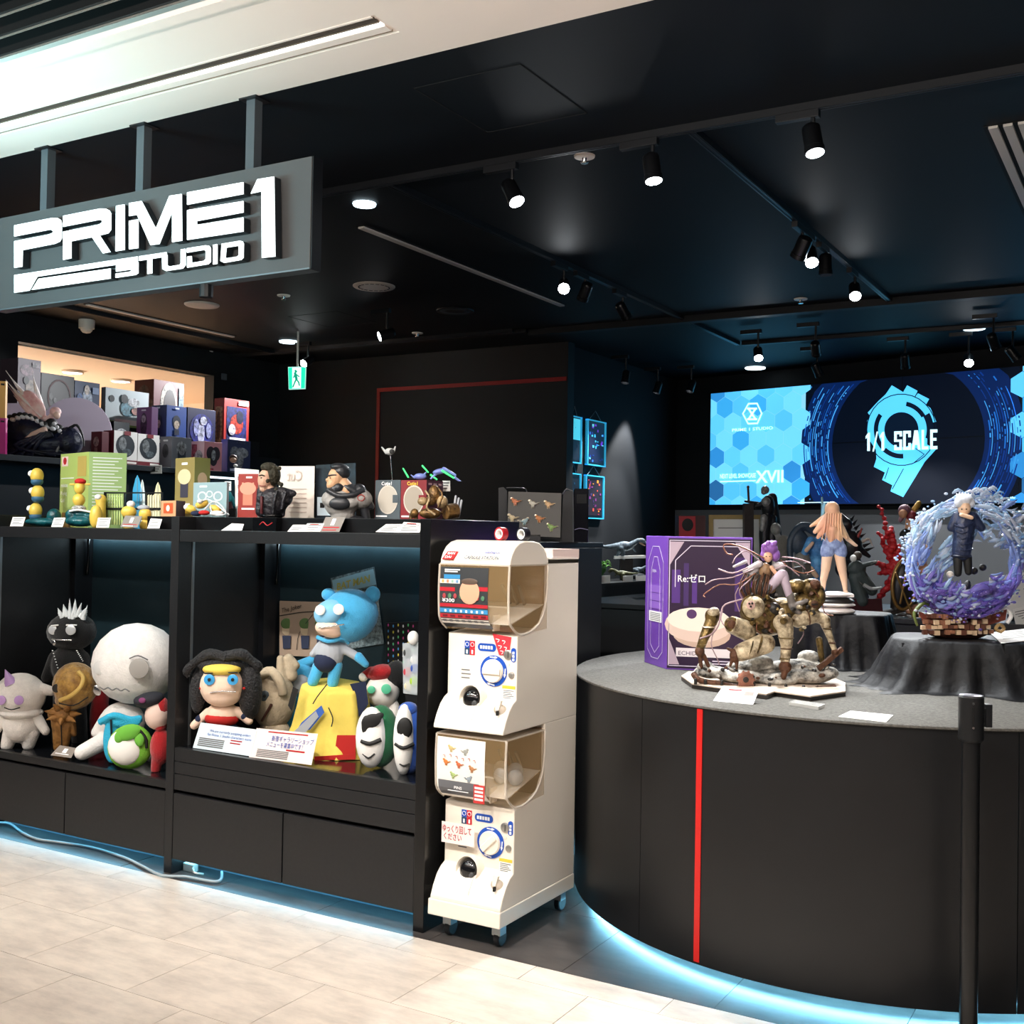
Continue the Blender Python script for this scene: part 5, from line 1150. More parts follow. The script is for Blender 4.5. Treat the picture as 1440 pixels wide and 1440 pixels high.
# capsules resting on the sloping plate inside the lower globe
for i, (x, y) in enumerate(((-1.995, 3.452), (-2.055, 3.452), (-2.025, 3.503), (-2.085, 3.503))):
    zc = ZL_+.374+(y-3.36)/.23*.06+.0288
    t = thing('capsule', ('clear empty capsule nearest the side pane of the lower globe', 'clear capsule nearest the poster inside the lower globe', 'clear capsule touching the front two in the lower globe', 'clear capsule by the grey rods in the lower globe')[i], 'capsule', (x, y, zc-.028))
    part(lambda q: q.ell((x, y, zc), .028, None, .028, (V((1, 0, 0)), V((0, 1, 0)), UP), 18, 10), 'shell', mat('capsule_clear', 'dfe6ea', .1, alpha=.5), t, smooth=True)
    part(lambda q: q.torus((x, y, zc), .0275, .001, (.3, .2, 1), 20, 6), 'seam', mat('capsule_seam', 'b8c0c4', .2), t)
# tape rolls on the hood
for (px, py, m1, lb) in ((705, 749, mat('tape_red', 'a01c26', .35), 'red masking tape roll standing on the capsule machine hood'), (736, 749, mat('tape_black', '1c1a22', .35), 'black and white tape roll standing on the capsule machine hood')):
    p = onY(px, py, 3.47); c = V((p.x, 3.47, 1.393+.024)); ax = V((-.25, -1, 0)).normalized()
    t = thing('tape_roll', lb, 'tape', (c.x, c.y, 1.393))
    part(lambda q: q.lathe(c-ax*.012, [(.017, 0), (.024, 0), (.024, .024), (.017, .024), (.017, 0)], 28, ax), 'tape', m1, t, smooth=True, auto=40)
    part(lambda q: q.lathe(c-ax*.0125, [(.0145, 0), (.018, 0), (.018, .025), (.0145, .025), (.0145, 0)], 28, ax), 'core', CARD, t, smooth=True, auto=40)

# ================================================================== PIN BOARD AND REGISTER ON THE SERVICE COUNTER
Fp = Frame(colY(750, 4.22, 1.385))
t = thing('pin_board', 'grey board with seven enamel dinosaur pins', 'board', Fp(752, 752))
part(lambda q: prims(q, Fp, [('p', [(715, 691), (789.5, 693.5), (788, 756), (713, 752)], 0, 3)]), 'board', mat('board_grey', '4a4845', .6), t)
for (x, y, cc, fl) in ((724, 705, 'b06a48', 1), (749, 708, 'a9a396', 1), (771, 709, 'b0906a', 1), (720, 728, 'b0a080', 1), (738, 733, '6f8488', -1), (758, 729, 'a8683a', 1), (775, 741, '6f8a4c', 1)):
    part(lambda q: dino_pin(q, Fp(x, y, -.003), 8.5*Fp.s, fl, HR, HF, .002), 'pin_back', mat('pin_silver', 'c9b9a0', .3, .8), t, smooth=True)
    part(lambda q: dino_pin(q, Fp(x, y, -.006), 7*Fp.s, fl, HR, HF, .002), 'pin', P(cc, .35), t, smooth=True)
part(lambda q: prims(q, Fp, [('p', [(742, 752), (760, 752), (760, 775), (742, 775)], 0, 12)]), 'foot', BLKM, t, zmin=1.385)
t = thing('display_case', 'glossy black display case with arched frame behind the pin board', 'case', colY(800, 4.42, 1.385))
Fq = Frame(colY(800, 4.4, 1.385))
part(lambda q: prims(q, Fq, [('p', [(808, 687), (828, 687), (827, 763), (806, 763)], 0, 22)]), 'case_body', mat('case_gloss', '0b0b10', .12), t, bevel=.003, zmin=1.385)
part(lambda q: prims(q, Fq, [('p', [(811, 695), (825, 695), (825, 708), (811, 708)], -.6, .8)]), 'handle_recess', SEAM, t)
part(lambda q: prims(q, Fq, [('t', [(808, 745, -1), (816, 743, -1), (827, 745, -1)], .6)]), 'case_seam', mat('case_edge', '6a6580', .3), t)
part(lambda q: prims(q, Fq, [('t', [(806, 779, 0), (806, 700, 0), (803, 690, 0), (796, 688, 0), (791, 695, 0)], 1)]), 'arch_frame', mat('arch_edge', '3b3d40', .3), t, zmin=1.385)
part(lambda q: prims(q, Fq, [('p', [(792, 692), (806, 688), (806, 763), (788, 763), (789, 757)], 1, 3)]), 'side_wing', BLKM, t, zmin=1.385)
part(lambda q: prims(q, Fq, [('p', [(701, 686), (708, 685), (713, 690), (713, 763), (701, 763)], 2, 3)]), 'side_wing', BLKM, t, zmin=1.385)
part(lambda q: prims(q, Fq, [('t', [(712, 686, 4), (727, 686, 4), (738, 687, 4), (741, 692, 4)], .7)]), 'rail', mat('arch_edge', '3b3d40', .3), t, zmin=1.385)
part(lambda q: prims(q, Fq, [('p', [(701, 757), (806, 757), (806, 763), (701, 763)], 4, 14)]), 'base_box', BLKM, t, zmin=1.385)
# ================================================================== TOP OF THE CABINETS
# ---- generic boxes given by photo pixels on three vertical edges: left, middle (nearest corner), right
def pbox(label, Yl, Ym, Yr, xl, xm, xr, ytop, z0, cols, name='figure_box', ztop=None, group=None):
    a, b, c = colY(xl, Yl, z0), colY(xm, Ym, z0), colY(xr, Yr, z0)
    z1 = ztop if ztop else onY(xm, ytop, Ym).z
    for p_ in (a, b, c): p_.z += .0004
    d = a+c-b
    t = thing(name, label, 'box', (b+d)/2, group)
    part(lambda q: q.prism([a, b, c, d], (0, 0, z1-z0)), 'carton', mat('carton_'+cols[0], cols[0], .45), t, bevel=.001)
    H_ = z1-z0
    nl = (b-a).cross(UP).normalized(); nr = (c-b).cross(UP).normalized()
    L_ = lambda u, v, o=.0012: a.lerp(b, u)+UP*(H_*v)+nl*o
    R_ = lambda u, v, o=.0012: b.lerp(c, u)+UP*(H_*v)+nr*o
    if len(cols) > 1 and cols[1]: part(lambda q: q.prism([R_(.0, 0, .0006), R_(1, 0, .0006), R_(1, 1, .0006), R_(0, 1, .0006)], -nr*.0005), 'side_print', mat('print_'+cols[1], cols[1], .45), t)
    return t, L_, R_
def rect(f, u0, u1, v0, v1, nm, m, t, o=.0016):
    part(lambda q: q.prism([f(u0, v0, o), f(u1, v0, o), f(u1, v1, o), f(u0, v1, o)], (f(u0, v0, o-.0005)-f(u0, v0, o))), nm, m, t)
def oval(f, cu, cv, ru, rv, nm, m, t, o=.002, n=20):
    part(lambda q: q.prism([f(cu+ru*cos(2*pi*i/n), cv+rv*sin(2*pi*i/n), o) for i in range(n)], (f(cu, cv, o-.0005)-f(cu, cv, o))), nm, m, t)
def dolly(f, cu, cv, r, t, c1, c2, asp=1.0):      # plain round-headed doll print
    oval(f, cu, cv+.13*r, .17*r*asp, .13*r, 'print_head', P(c1), t)
    rect(f, cu-.1*r*asp, cu+.1*r*asp, cv-.22*r, cv+.02*r, 'print_body', P(c2), t)
ZC = 1.411; ZR = 1.466
# ---- left cabinet top
YELV = mat('yellow_vinyl', 'e0bd52', .35); DENIM = mat('denim_blue', '35607e', .5); TEAL = mat('teal_resin', '14646c', .3, bump=(50, .5, .01), noise=(20, .4), c2='0a3038')
Fv = Frame(colY(60, 3.52, ZC))
fig('totem_figure', 'three yellow and blue egg shaped figures balanced in a column on a teal base', 'figurine', Fv, [
    ('base', TEAL, [('e', 60, 734, 25, 6, 14), ('e', 76, 726, 10, 11, 9)], .9)] + [q for i, (x, y) in enumerate(((52, 671), (53, 695), (50, 720))) for q in (
    ('egg', YELV, [('e', x, y-2, 9, 11, 9)], 0), ('cup', DENIM, [('e', x, y+6, 8.4, 6.5, 8.4)], 0), ('side_bud', CARD, [('e', x-8, y-5, 4.5, 4.5, 4, -2)], 0))] + [
    ('rod', BLKM, [('c', 52, 660, 1.2, 52, 735, 1.2)])])
fig('wave_figure', 'yellow figures with a red ring on a dark teal wave base', 'figurine', Frame(colY(114, 3.48, ZC)), [
    ('wave_base', TEAL, [('e', 113, 733, 21, 8, 14), ('e', 100, 724, 8, 8, 9), ('e', 126, 726, 9, 7, 9), ('e', 114, 724, 12, 5, 10)], .9),
    ('foam', CARD, [('t', [(98, 719, -8), (110, 717, -11), (128, 720, -8)], 1.5)]),
    ('float_board', mat('spotted_white', 'd9d5cf', .4, noise=(120, .9)), [('e', 111, 715, 10, 5, 8)], 0), ('lower_egg', YELV, [('e', 111, 703, 8.5, 9, 8)], 0), ('upper_egg', YELV, [('e', 112, 686, 7.5, 9, 7)], 0),
    ('red_ring', REDC, [('e', 113, 677, 8, 4.5, 7)], 0), ('arm', YELV, [('c', 104, 681, 1.4, 99, 681, 1.4)], 0), ('arm', YELV, [('c', 120, 681, 1.4, 126, 681, 1.4)], 0)])
fig('egg_figure', 'yellow egg figure with white cap standing tall behind the wave base', 'figurine', Frame(colY(143, 3.56, ZC)), [('egg', YELV, [('e', 142, 703, 8, 8, 7), ('c', 142, 708, 7, 143, 745, 6)], 1), ('cap', CARD, [('e', 138, 699, 5, 4, 4, -5)], 0)])
fig('egg_figure', 'short yellow egg figure leaning by the white price cards', 'figurine', Frame(colY(135, 3.5, ZC)), [('egg', YELV, [('e', 135, 727, 9, 17, 8)], 0)])
t, L_, R_ = pbox('tall lime green carton with white lettering about golf', 3.68, 3.6, 3.74, 83, 123, 176, 635.5, ZC, ('a9b866', 'a3c07c'))
text('minion', L_(.05, .545), L_(1, 0)-L_(0, 0), UP, .020, WHITEINK, t, width=.075, bold=.01, depth_=.001)
text('Playing', L_(.05, .44), L_(1, 0)-L_(0, 0), UP, .018, WHITEINK, t, width=.068, bold=.01, depth_=.001)
text('Golf', L_(.05, .34), L_(1, 0)-L_(0, 0), UP, .018, WHITEINK, t, width=.045, bold=.01, depth_=.001)
rect(L_, .06, .28, .83, .96, 'red_white_badge', mat('badge_pink', 'e7c9c0', .5), t); oval(L_, .17, .9, .06, .05, 'badge_mark', REDINK, t)
rect(L_, .04, .5, .66, .67, 'print_rule', WHITEINK, t)
rect(L_, .62, .92, .68, .95, 'print_panel', P('b59b52'), t); rect(L_, .1, .4, 0, .2, 'print_panel', P('8a6a3a'), t); oval(L_, .3, .42, .26, .16, 'print_disc', P('b5c474'), t, .0013)
for k in range(17): rect(R_, .1, .88-.1*((k*7) % 3), .92-.042*k, .932-.042*k, 'print_line', WHITEINK, t)
# rack with slats
Fr = FrameY(colY(190, 3.6, ZC))
t = thing('slat_rack', 'small black rack with green and cream upright slats', 'rack', Fr(188, 738))
for q4 in ([(146, 692), (228, 692), (228, 694), (146, 694)], [(146, 714), (228, 714), (228, 717), (146, 717)], [(146, 692), (149, 692), (149, 738), (146, 738)], [(226, 692), (229, 692), (229, 738), (226, 738)], [(174, 692), (176, 692), (176, 738), (174, 738)], [(204, 692), (206, 692), (206, 738), (204, 738)]):
    part(lambda q: prims(q, Fr, [('p', q4, 0, 3)]), 'rack_bar', BLKM, t)
for i in range(7): part(lambda q: prims(q, Fr, [('p', [(150+i*3.4, 695), (152.2+i*3.4, 695), (152.2+i*3.4, 738), (150+i*3.4, 738)], 2, 1.5)]), 'slat', P('b2c47c'), t)
for i in range(5): part(lambda q: prims(q, Fr, [('p', [(207+i*3.6, 697), (209.6+i*3.6, 695), (209.6+i*3.6, 738), (207+i*3.6, 738)], 2, 1.5)]), 'slat', P('e0d8b4'), t)
for (x, y0, h, r, cc, lb) in ((193, 668, 70, 7, '3f9cc8', 'blue toy surfboard upright behind the rack'), (200, 674, 62, 4, 'dfe8e8', 'white toy surfboard beside the blue one'), (222, 678, 60, 6, 'e8dcb0', 'cream toy surfboard with bitten edge behind the rack')):
    F_ = FrameY(colY(x, 3.68, ZC))
    t = thing('toy_surfboard', lb, 'toy', F_(x, 738))
    part(lambda q: prims(q, F_, [('p', [(x-r*.55, y0+h+12), (x-r, y0+h*.6), (x-r*.9, y0+h*.3), (x-r*.4, y0+h*.08), (x, y0), (x+r*.4, y0+h*.08), (x+r*.9, y0+h*.3), (x+r, y0+h*.6), (x+r*.55, y0+h+12)], 0, 2)]), 'board', P(cc, .3), t, zmin=ZC)
    part(lambda q: prims(q, F_, [('t', [(x, y0+3, -.4), (x, y0+h-2, -.4)], .4)]), 'stringer', P('8a9aa0'), t)
fig('egg_figure', 'yellow egg head with white cap before the black rack', 'figurine', Frame(colY(182, 3.46, ZC)), [('egg', YELV, [('e', 181, 720, 11, 9, 8), ('e', 181, 737, 9, 9, 7)], 1), ('cap', CARD, [('e', 184, 709, 6, 5, 5)], 0)])
fig('egg_figure', 'yellow egg head with grey cap beside the grey emblem card', 'figurine', Frame(colY(205, 3.44, ZC)), [('egg', YELV, [('e', 204, 723, 9, 9, 7), ('e', 204, 739, 8, 8, 6)], 1), ('cap', GREYF, [('e', 202, 714, 9, 4, 6)], 0)])
for (qd, lb, m_) in (([(18, 727), (36, 727), (32, 740), (14, 740)], 'white price card before the teal column base', CARD), ([(76, 728), (92, 728), (88, 741), (72, 741)], 'white price card between the teal bases', CARD), ([(138, 728), (156, 728), (153, 742), (135, 742)], 'white price card beside the wave base', CARD), ([(176, 725), (200, 726), (193, 742), (169, 741)], 'grey card with white oval emblem on the left cabinet', mat('emblem_grey', '807a74', .6)), ([(212, 729), (228, 730), (224, 743), (207, 743)], 'white price card beside the cabinet post', CARD)):
    F_ = FrameY(colY((qd[3][0]+qd[2][0])/2, 3.355, ZC))
    easel('price_card', lb, F_, qd, m_, tl(4, k=.35) if m_ is CARD else [(.4, .58, .15, .6, WHITEINK, 'emblem'), (.1, .9, .72, .78, REDINK), (.1, .7, .85, .9, WHITEINK)], lean=.7)
t, L_, R_ = pbox('small orange and dark red carton on the cabinet post', 3.46, 3.415, 3.5, 226, 247, 260, 704, ZR, ('d8a078', '4a1416'))
rect(L_, .2, .82, .2, .85, 'print_panel', P('c4552e'), t); oval(L_, .5, .52, .12, .2, 'print_disc', P('f0e0d0'), t)
# ---- middle cabinet top (riser)
t, L_, R_ = pbox('tall olive carton with plain doll prints on two sides', 3.62, 3.58, 3.67, 245, 272, 294, 643, ZR, ('8f7f4c', '8c9050'))
dolly(L_, .5, .55, 1, t, 'e0c8a0', '3c3a48', 2); dolly(R_, .5, .52, .9, t, 'e0c8a0', '3c3a48', 2); rect(L_, .35, .65, .88, .92, 'print_title', WHITEINK, t); rect(L_, .2, .8, .2, .23, 'print_title', WHITEINK, t); rect(L_, .12, .85, .06, .1, 'print_line', GOLDINK, t)
t, L_, R_ = pbox('pale blue grey carton with white swirl print', 3.52, 3.5, 3.54, 271, 318, 321, 678, ZR, ('8fa8ae', '6f868c'))
rect(L_, .2, .42, .86, .91, 'print_title', WHITEINK, t)
for (cu, cv, r_) in ((.28, .6, .14), (.5, .66, .1), (.75, .6, .14), (.4, .36, .1), (.62, .36, .1)):
    part(lambda q: q.ringprism([L_(cu+r_*cos(2*pi*i/16), cv+r_*1.0*sin(2*pi*i/16)) for i in range(16)], [L_(cu+r_*.72*cos(2*pi*i/16), cv+r_*.72*sin(2*pi*i/16)) for i in range(16)], -HF*.0004), 'print_swirl', P('d6dee0'), t)
easel('price_card', 'white tag standing behind the pale blue carton', FrameY(colY(321, 3.7, ZR)), [(316, 677), (325, 677), (325, 690), (316, 690)], CARD, tl(3), lean=.0, stem=True)
random.seed(3)
fig('figure_cluster', 'tangle of small yellow figures, paper and white cables before the pale blue carton', 'figurine', FrameY(colY(290, 3.45, ZR)), [
    ('yellow_egg', YELV, [('e', 268, 716, 9, 6, 7, 0, 20)], 0), ('yellow_egg', YELV, [('e', 284, 709, 10, 6, 7, 2, -20)], 0), ('yellow_egg', YELV, [('e', 303, 715, 9, 5, 7, 2, 15)], 0), ('navy_egg', NAVYF, [('e', 276, 722, 8, 4, 6, -4)], 0), ('red_roll', REDC, [('e', 287, 721, 8, 3.5, 5, -6)], 0), ('white_egg', CARD, [('e', 262, 713, 4, 4, 4, -5)], 0), ('white_egg', CARD, [('e', 281, 705, 4, 3, 4, -5)], 0),
    ('paper', CARD, [('e', 305, 722, 10, 4, 6, -3)], 0), ('cable', mat('pale_cable', 'c9d0d4', .4), [('t', [(285, 720, -4), (298, 706, -5), (308, 708, -4), (318, 722, -4), (300, 724, -7), (296, 712, -6)], 1.1)]), ('cable', MATS['pale_cable'], [('t', [(276, 712, -5), (292, 702, 0), (312, 716, -2), (322, 724, 0)], 1)])])
fig('chibi_figure', 'tiny turquoise haired figure on a black block', 'figurine', Frame(colY(323, 3.61, ZR)), [('hair', mat('turquoise', '38b4c4', .4), [('e', 322, 699, 5, 8, 5), ('c', 319, 700, 2.4, 316, 712, 1.5), ('c', 327, 700, 2.4, 330, 711, 1.5)], .7), ('dress', P('5a2a34'), [('k', 323, 716, 5, 323, 705, 0, 0, 2)]), ('block', BLKM, [('p', [(316, 715), (331, 715), (331, 727), (316, 727)], -4, 8)])])
t, L_, R_ = pbox('red carton with an orange doll outline', 3.5, 3.52, 3.6, 334, 362, 363.5, 666.5, ZR, ('8f2c24', 'e8e2da'))
rect(L_, .4, .7, .9, .94, 'print_title', WHITEINK, t); dolly(L_, .5, .52, 1.1, t, 'd8927a', 'c87a62', 2.2); rect(L_, .2, .85, .18, .22, 'print_title', WHITEINK, t)
for u in (.24, .76): rect(L_, u-.04, u+.04, .62, .8, 'print_arm', P('d8927a'), t)
easel('notice_sheet', 'white sheet standing behind the red carton', FrameY(colY(345, 3.72, ZR)), [(330, 658), (364, 661), (364, 736), (331, 736)], CARD, tl(5), lean=.05, th=.003)
# bust of a man with dark curly hair and dark torn coat
COAT = mat('dark_coat', '17171b', .4, bump=(40, .9, .015), noise=(30, .4), c2='2c2a30'); FACE = mat('bust_skin', 'c9a088', .55); CURL = mat('dark_curls', '2e2a1c', .7, bump=(90, 1, .01))
random.seed(8)
bt = fig('portrait_bust', 'bust with dark curly hair and ragged dark coat on a black plinth', 'statue', Frame(colY(392, 3.52, ZR)), [
    ('face', FACE, [('e', 373, 674, 10.5, 15, 11, 0, 8), ('e', 366, 679, 3, 2.6, 3), ('e', 371, 688, 6.5, 5, 7), ('c', 380, 688, 6, 384, 702, 7)], .7),
    ('curly_hair', CURL, [('e', 384, 668, 11, 15, 11, 2), ('e', 378, 657, 12, 7, 10)]+[('e', 380+12*random.random()+6*sin(i), 655+i*1.25, 3.2, 3.2, 3, -9+14*random.random()) for i in range(30)], .8),
    ('coat', COAT, [('e', 385, 705, 21, 20, 16), ('c', 396, 694, 10, 412, 694, 5), ('e', 380, 718, 17, 12, 13), ('c', 396, 705, 7, 398, 724, 3), ('c', 366, 690, 5, 365, 720, 6), ('e', 402, 700, 10, 12, 12)], 1),
    ('shirt', mat('wine_shirt', '4a1418', .6), [('t', [(368, 698, -13), (368, 710, -16), (368, 722, -14)], 2.2)]), ('eye', INK, [('e', 367.5, 672, 1.6, .9, .8, -10)]), ('eyebrow', CURL, [('t', [(364, 669, -9), (368, 668, -11), (372, 669.5, -11)], .8)]), ('mouth', mat('lip', '8a4a40', .5), [('t', [(365, 683, -9), (369, 683.5, -11), (374, 683, -10)], .7)]),
    ('coat_fold', COAT, [('t', [(390, 690, -15), (386, 704, -17), (384, 722, -15)], 2)]), ('coat_fold', COAT, [('t', [(402, 692, -13), (398, 706, -15), (396, 716, -14)], 2)]),
    ('socle', BLKG, [('e', 382, 725, 17, 5, 12)])])
part(lambda q: q.box(onY(355, 736, 3.375).x, onY(388, 736, 3.375).x, 3.375, 3.4105, ZC, ZR), 'plinth', BLKG, bt, bevel=.002)
part(lambda q: q.tube([onY(x_, y_, 3.3738) for x_, y_ in ((365, 738), (370, 734), (376, 739), (383, 735))], .002), 'plinth_mark', REDINK, bt)
# white board with show-through lettering, dark poster beside
Fw = FrameY(colY(424, 3.74, ZR))
t = thing('display_board', 'cream board seen from behind with faint reversed lettering', 'board', Fw(424, 726))
part(lambda q: prims(q, Fw, [('p', [(392, 655.5), (442.5, 655.5), (441, 736), (392, 736)], 0, 2)]), 'board', mat('cream_board', 'eadfd3', .6), t, zmin=ZR)
a = Fw(424.5, 676, -.004); text('Cut', a, V((1, 0, 0)), UP, 15*Fw.s, mat('show_through', 'c9b5aa', .7), t, width=24*Fw.s*1.15, mirror=True, depth_=0)
for k in range(6): part(lambda q: prims(q, Fw, [('p', [(406, 687+k*6.5), (431, 687+k*6.5), (431, 688.2+k*6.5), (406, 688.2+k*6.5)], -.8, .5)]), 'show_through_line', MATS['show_through'], t)
t = thing('dark_poster', 'dark stormy blue poster panel behind the grey bust', 'poster', Fw(470, 726))
part(lambda q: prims(q, Fw, [('p', [(444, 654), (500, 651), (500, 736), (444, 736)], 8, 2)]), 'panel', mat('storm_blue', '1c2c38', .5, noise=(14, .7), c2='060a10'), t, zmin=ZR)
part(lambda q: prims(q, Fw, [('p', [(446, 699), (466, 699), (466, 725), (446, 725)], 6, 1)]), 'label', mat('pale_label', 'c9d8e0', .5), t)
part(lambda q: prims(q, Fw, [('p', [(450, 707), (456, 707), (456, 714), (450, 714)], 5.4, .5), ('p', [(458, 707), (464, 707), (464, 714), (458, 714)], 5.4, .5)]), 'label_mark', INK, t, kind='stuff')
# caped grey bust
GS = mat('grey_resin', '8d8a86', .5, bump=(60, .4)); DS = mat('dark_resin', '24262a', .38)
fig('muscular_bust', 'bust of a broad dark haired figure in grey with a short dark cape', 'statue', Frame(colY(486, 3.5, ZR)), [
    ('head', mat('bust_tan', 'c49a76', .5), [('e', 473, 672, 12, 15, 13), ('e', 467, 682, 8, 8, 9, -4), ('e', 461, 675, 3.4, 3, 4, -6), ('c', 482, 680, 10, 488, 690, 12)], .8),
    ('hair', DS, [('e', 480, 664, 13, 12, 14, 2), ('e', 476, 657, 12, 6, 12)], .8), ('brow', DS, [('t', [(461, 669, -9), (467, 668, -12), (473, 668, -12)], 1)]), ('eye', INK, [('e', 465, 672, 1.5, .9, .8, -10.5)]),
    ('torso', GS, [('e', 480, 708, 24, 22, 18), ('e', 464, 702, 12, 12, 13), ('e', 508, 702, 16, 14, 15), ('e', 482, 724, 17, 14, 14), ('e', 470, 706, 14, 9, 8, -12), ('e', 490, 707, 14, 9, 8, -12)], 1),
    ('chest_panel', DS, [('e', 478, 708, 16, 9, 6, -17)], 0),
    ('cape', DS, [('e', 492, 688, 22, 9, 16, 4, 25), ('c', 476, 686, 7, 462, 690, 4, -8), ('c', 505, 690, 10, 522, 712, 5, 2), ('c', 510, 706, 8, 517, 736, 5, 2), ('t', [(462, 690, -14), (476, 697, -18), (496, 696, -16), (512, 690, -6)], 4)], 1),
    ('shoulder_mark', mat('rust_mark', '8a3028', .5), [('t', [(508+5*cos(a), 700+4.4*sin(a), -14) for a in (0, 1.2, 2.4, 3.6, 4.8, 6)], .9)]),
    ('rock_base', mat('rock_dark', '15151a', .6, bump=(50, .8)), [('e', 498, 734, 22, 9, 12), ('e', 484, 738, 18, 6, 12)], 1)])
# window boxes
for (xl, xm, xr, ca, cb_, lb) in ((527, 562, 562.8, '4c565c', '4c565c', 'slate grey carton with round cut window'), (562.8, 599, 622, '7c2026', '521a20', 'maroon carton with round cut window and pale side')):
    t, L_, R_ = pbox(lb, 3.6, 3.6, 3.72, xl, xm, xr, 675, ZR, (ca, cb_))
    oval(L_, .52, .5, .36, .33, 'window', mat('window_grey' if ca == '4c565c' else 'window_gold', 'b9b2a6' if ca == '4c565c' else 'a3988a', .35), t)
    part(lambda q: q.ringprism([L_(.52+.4*cos(2*pi*i/24), .5+.37*sin(2*pi*i/24)) for i in range(24)], [L_(.52+.36*cos(2*pi*i/24), .5+.33*sin(2*pi*i/24)) for i in range(24)], -HF*.0004), 'window_rim', P('c9c2b6'), t)
    rect(L_, .72, .95, .42, .62, 'window_notch', mat('print_'+ca, ca, .45), t, .0026)
    text('Cutie1', L_(.26, .87), L_(1, 0)-L_(0, 0), UP, .014, WHITEINK if ca == '4c565c' else GOLDINK, t, width=.05, bold=.02, depth_=.001)
    rect(L_, .05, .5, .06, .1, 'print_line', WHITEINK, t)
    if xr > 600:
        for k in range(3): rect(R_, .1+.3*k, .3+.3*k, .88, .93, 'print_mark', P('c9a0a0'), t)
easel('price_card', 'white tag behind the maroon carton', FrameY(colY(627, 3.76, ZR)), [(622, 676), (633, 676), (633, 691), (622, 691)], CARD, tl(3), lean=0, stem=True)
fig('drone_model', 'small pale drone model with two fins on a thin wire stand', 'model', Frame(colY(551, 3.66, ZR+.155)), [('hull', mat('pale_hull', 'c4c4c2', .4), [('e', 548, 635, 7, 5, 6), ('c', 543, 637, 2, 537, 629, 1.2), ('c', 554, 634, 2, 556, 628, 1)], .6), ('engine', INK, [('d', 551, 635, 3.6, -7, 2)]), ('wire', CHROME, [('t', [(549, 640, 0), (550, 655, 0), (551.5, 673, 0), (551.5, 675.5, 0)], .6)])])
NEON = glow('neon_green', '3fe070', 1.5); BLUS = mat('blue_steel', '7684c8', .35)
fig('spaceship_model', 'pale blue spaceship model with glowing green wing blades', 'model', Frame(colY(612, 3.68, ZR+.155)), [('hull', BLUS, [('e', 618, 663, 10, 4, 5, 0, -12), ('c', 624, 659, 2.5, 640, 668, 2), ('c', 640, 672, 2, 650, 679, 1.4), ('c', 614, 666, 2, 606, 673, 1.5)], .6), ('blade', NEON, [('c', 594, 655, 1.2, 602, 664, 1)]), ('blade', NEON, [('c', 622, 662, 1.6, 638, 672, 1.2, -4)]), ('blade', NEON, [('c', 606, 668, 1.4, 614, 674, 1.2)]), ('peg', BLKM, [('c', 612, 666, 1, 612, 675.5, 1)])])
fig('spaceship_model', 'small violet spaceship model with a green blade beside the drone stand', 'model', Frame(colY(588, 3.66, ZR+.155)), [('hull', BLUS, [('e', 591, 670, 9, 4.5, 5), ('c', 583, 672, 1.5, 578, 668, .8), ('c', 597, 667, 1.5, 601, 662, .8)], .6), ('blade', NEON, [('c', 567, 659, 1, 574, 671, 1.2)]), ('strut', BLKM, [('c', 574, 672, .7, 588, 673, .7)]), ('peg', BLKM, [('c', 589, 673, 1, 589, 675.8, 1)])])
BRZ = mat('aged_bronze', '8d6a3c', .38, .55, bump=(60, .5), noise=(30, .6), c2='2c2018'); IVR = mat('aged_ivory', 'c2a77c', .45, noise=(30, .45), c2='5d4a32')
fig('mechanical_bust', 'bronze and ivory mechanical bust with round shoulder drum beside the end post', 'statue', Frame(colY(610, 3.52, ZR)), [
    ('head', BRZ, [('e', 611, 695, 9, 13, 9), ('e', 606, 704, 8, 8, 8)], .8), ('shoulder', IVR, [('e', 622, 706, 8, 9, 8, -3)], 0), ('shoulder', IVR, [('e', 594, 705, 7, 6, 7, -3)], 0),
    ('drum', BRZ, [('k', 626, 720, 11, 642, 718, -6, 4, 11), ('e', 605, 722, 16, 8, 10)], .9), ('hand', BRZ, [('e', 583, 722, 6, 7, 6), ('c', 578, 724, 3, 577, 733, 2), ('c', 585, 726, 3, 586, 734, 2)], .7),
    ('pipe', IVR, [('t', [(598, 690, -6), (604, 700, -10), (600, 714, -10), (612, 724, -12)], 1.5)]), ('pipe', BRZ, [('t', [(616, 686, -6), (622, 696, -9), (616, 714, -12)], 1.3)]),
    ('exhaust', GREYF, [('c', 641, 698, 1.6, 637, 724, 1.6, 6)], 0), ('exhaust', GREYF, [('c', 645, 701, 1.6, 641, 726, 1.6, 6)], 0), ('exhaust', GREYF, [('c', 649, 704, 1.6, 645, 727, 1.6, 6)], 0)])
LITC = mat('lit_card', 'ffffff', .4)
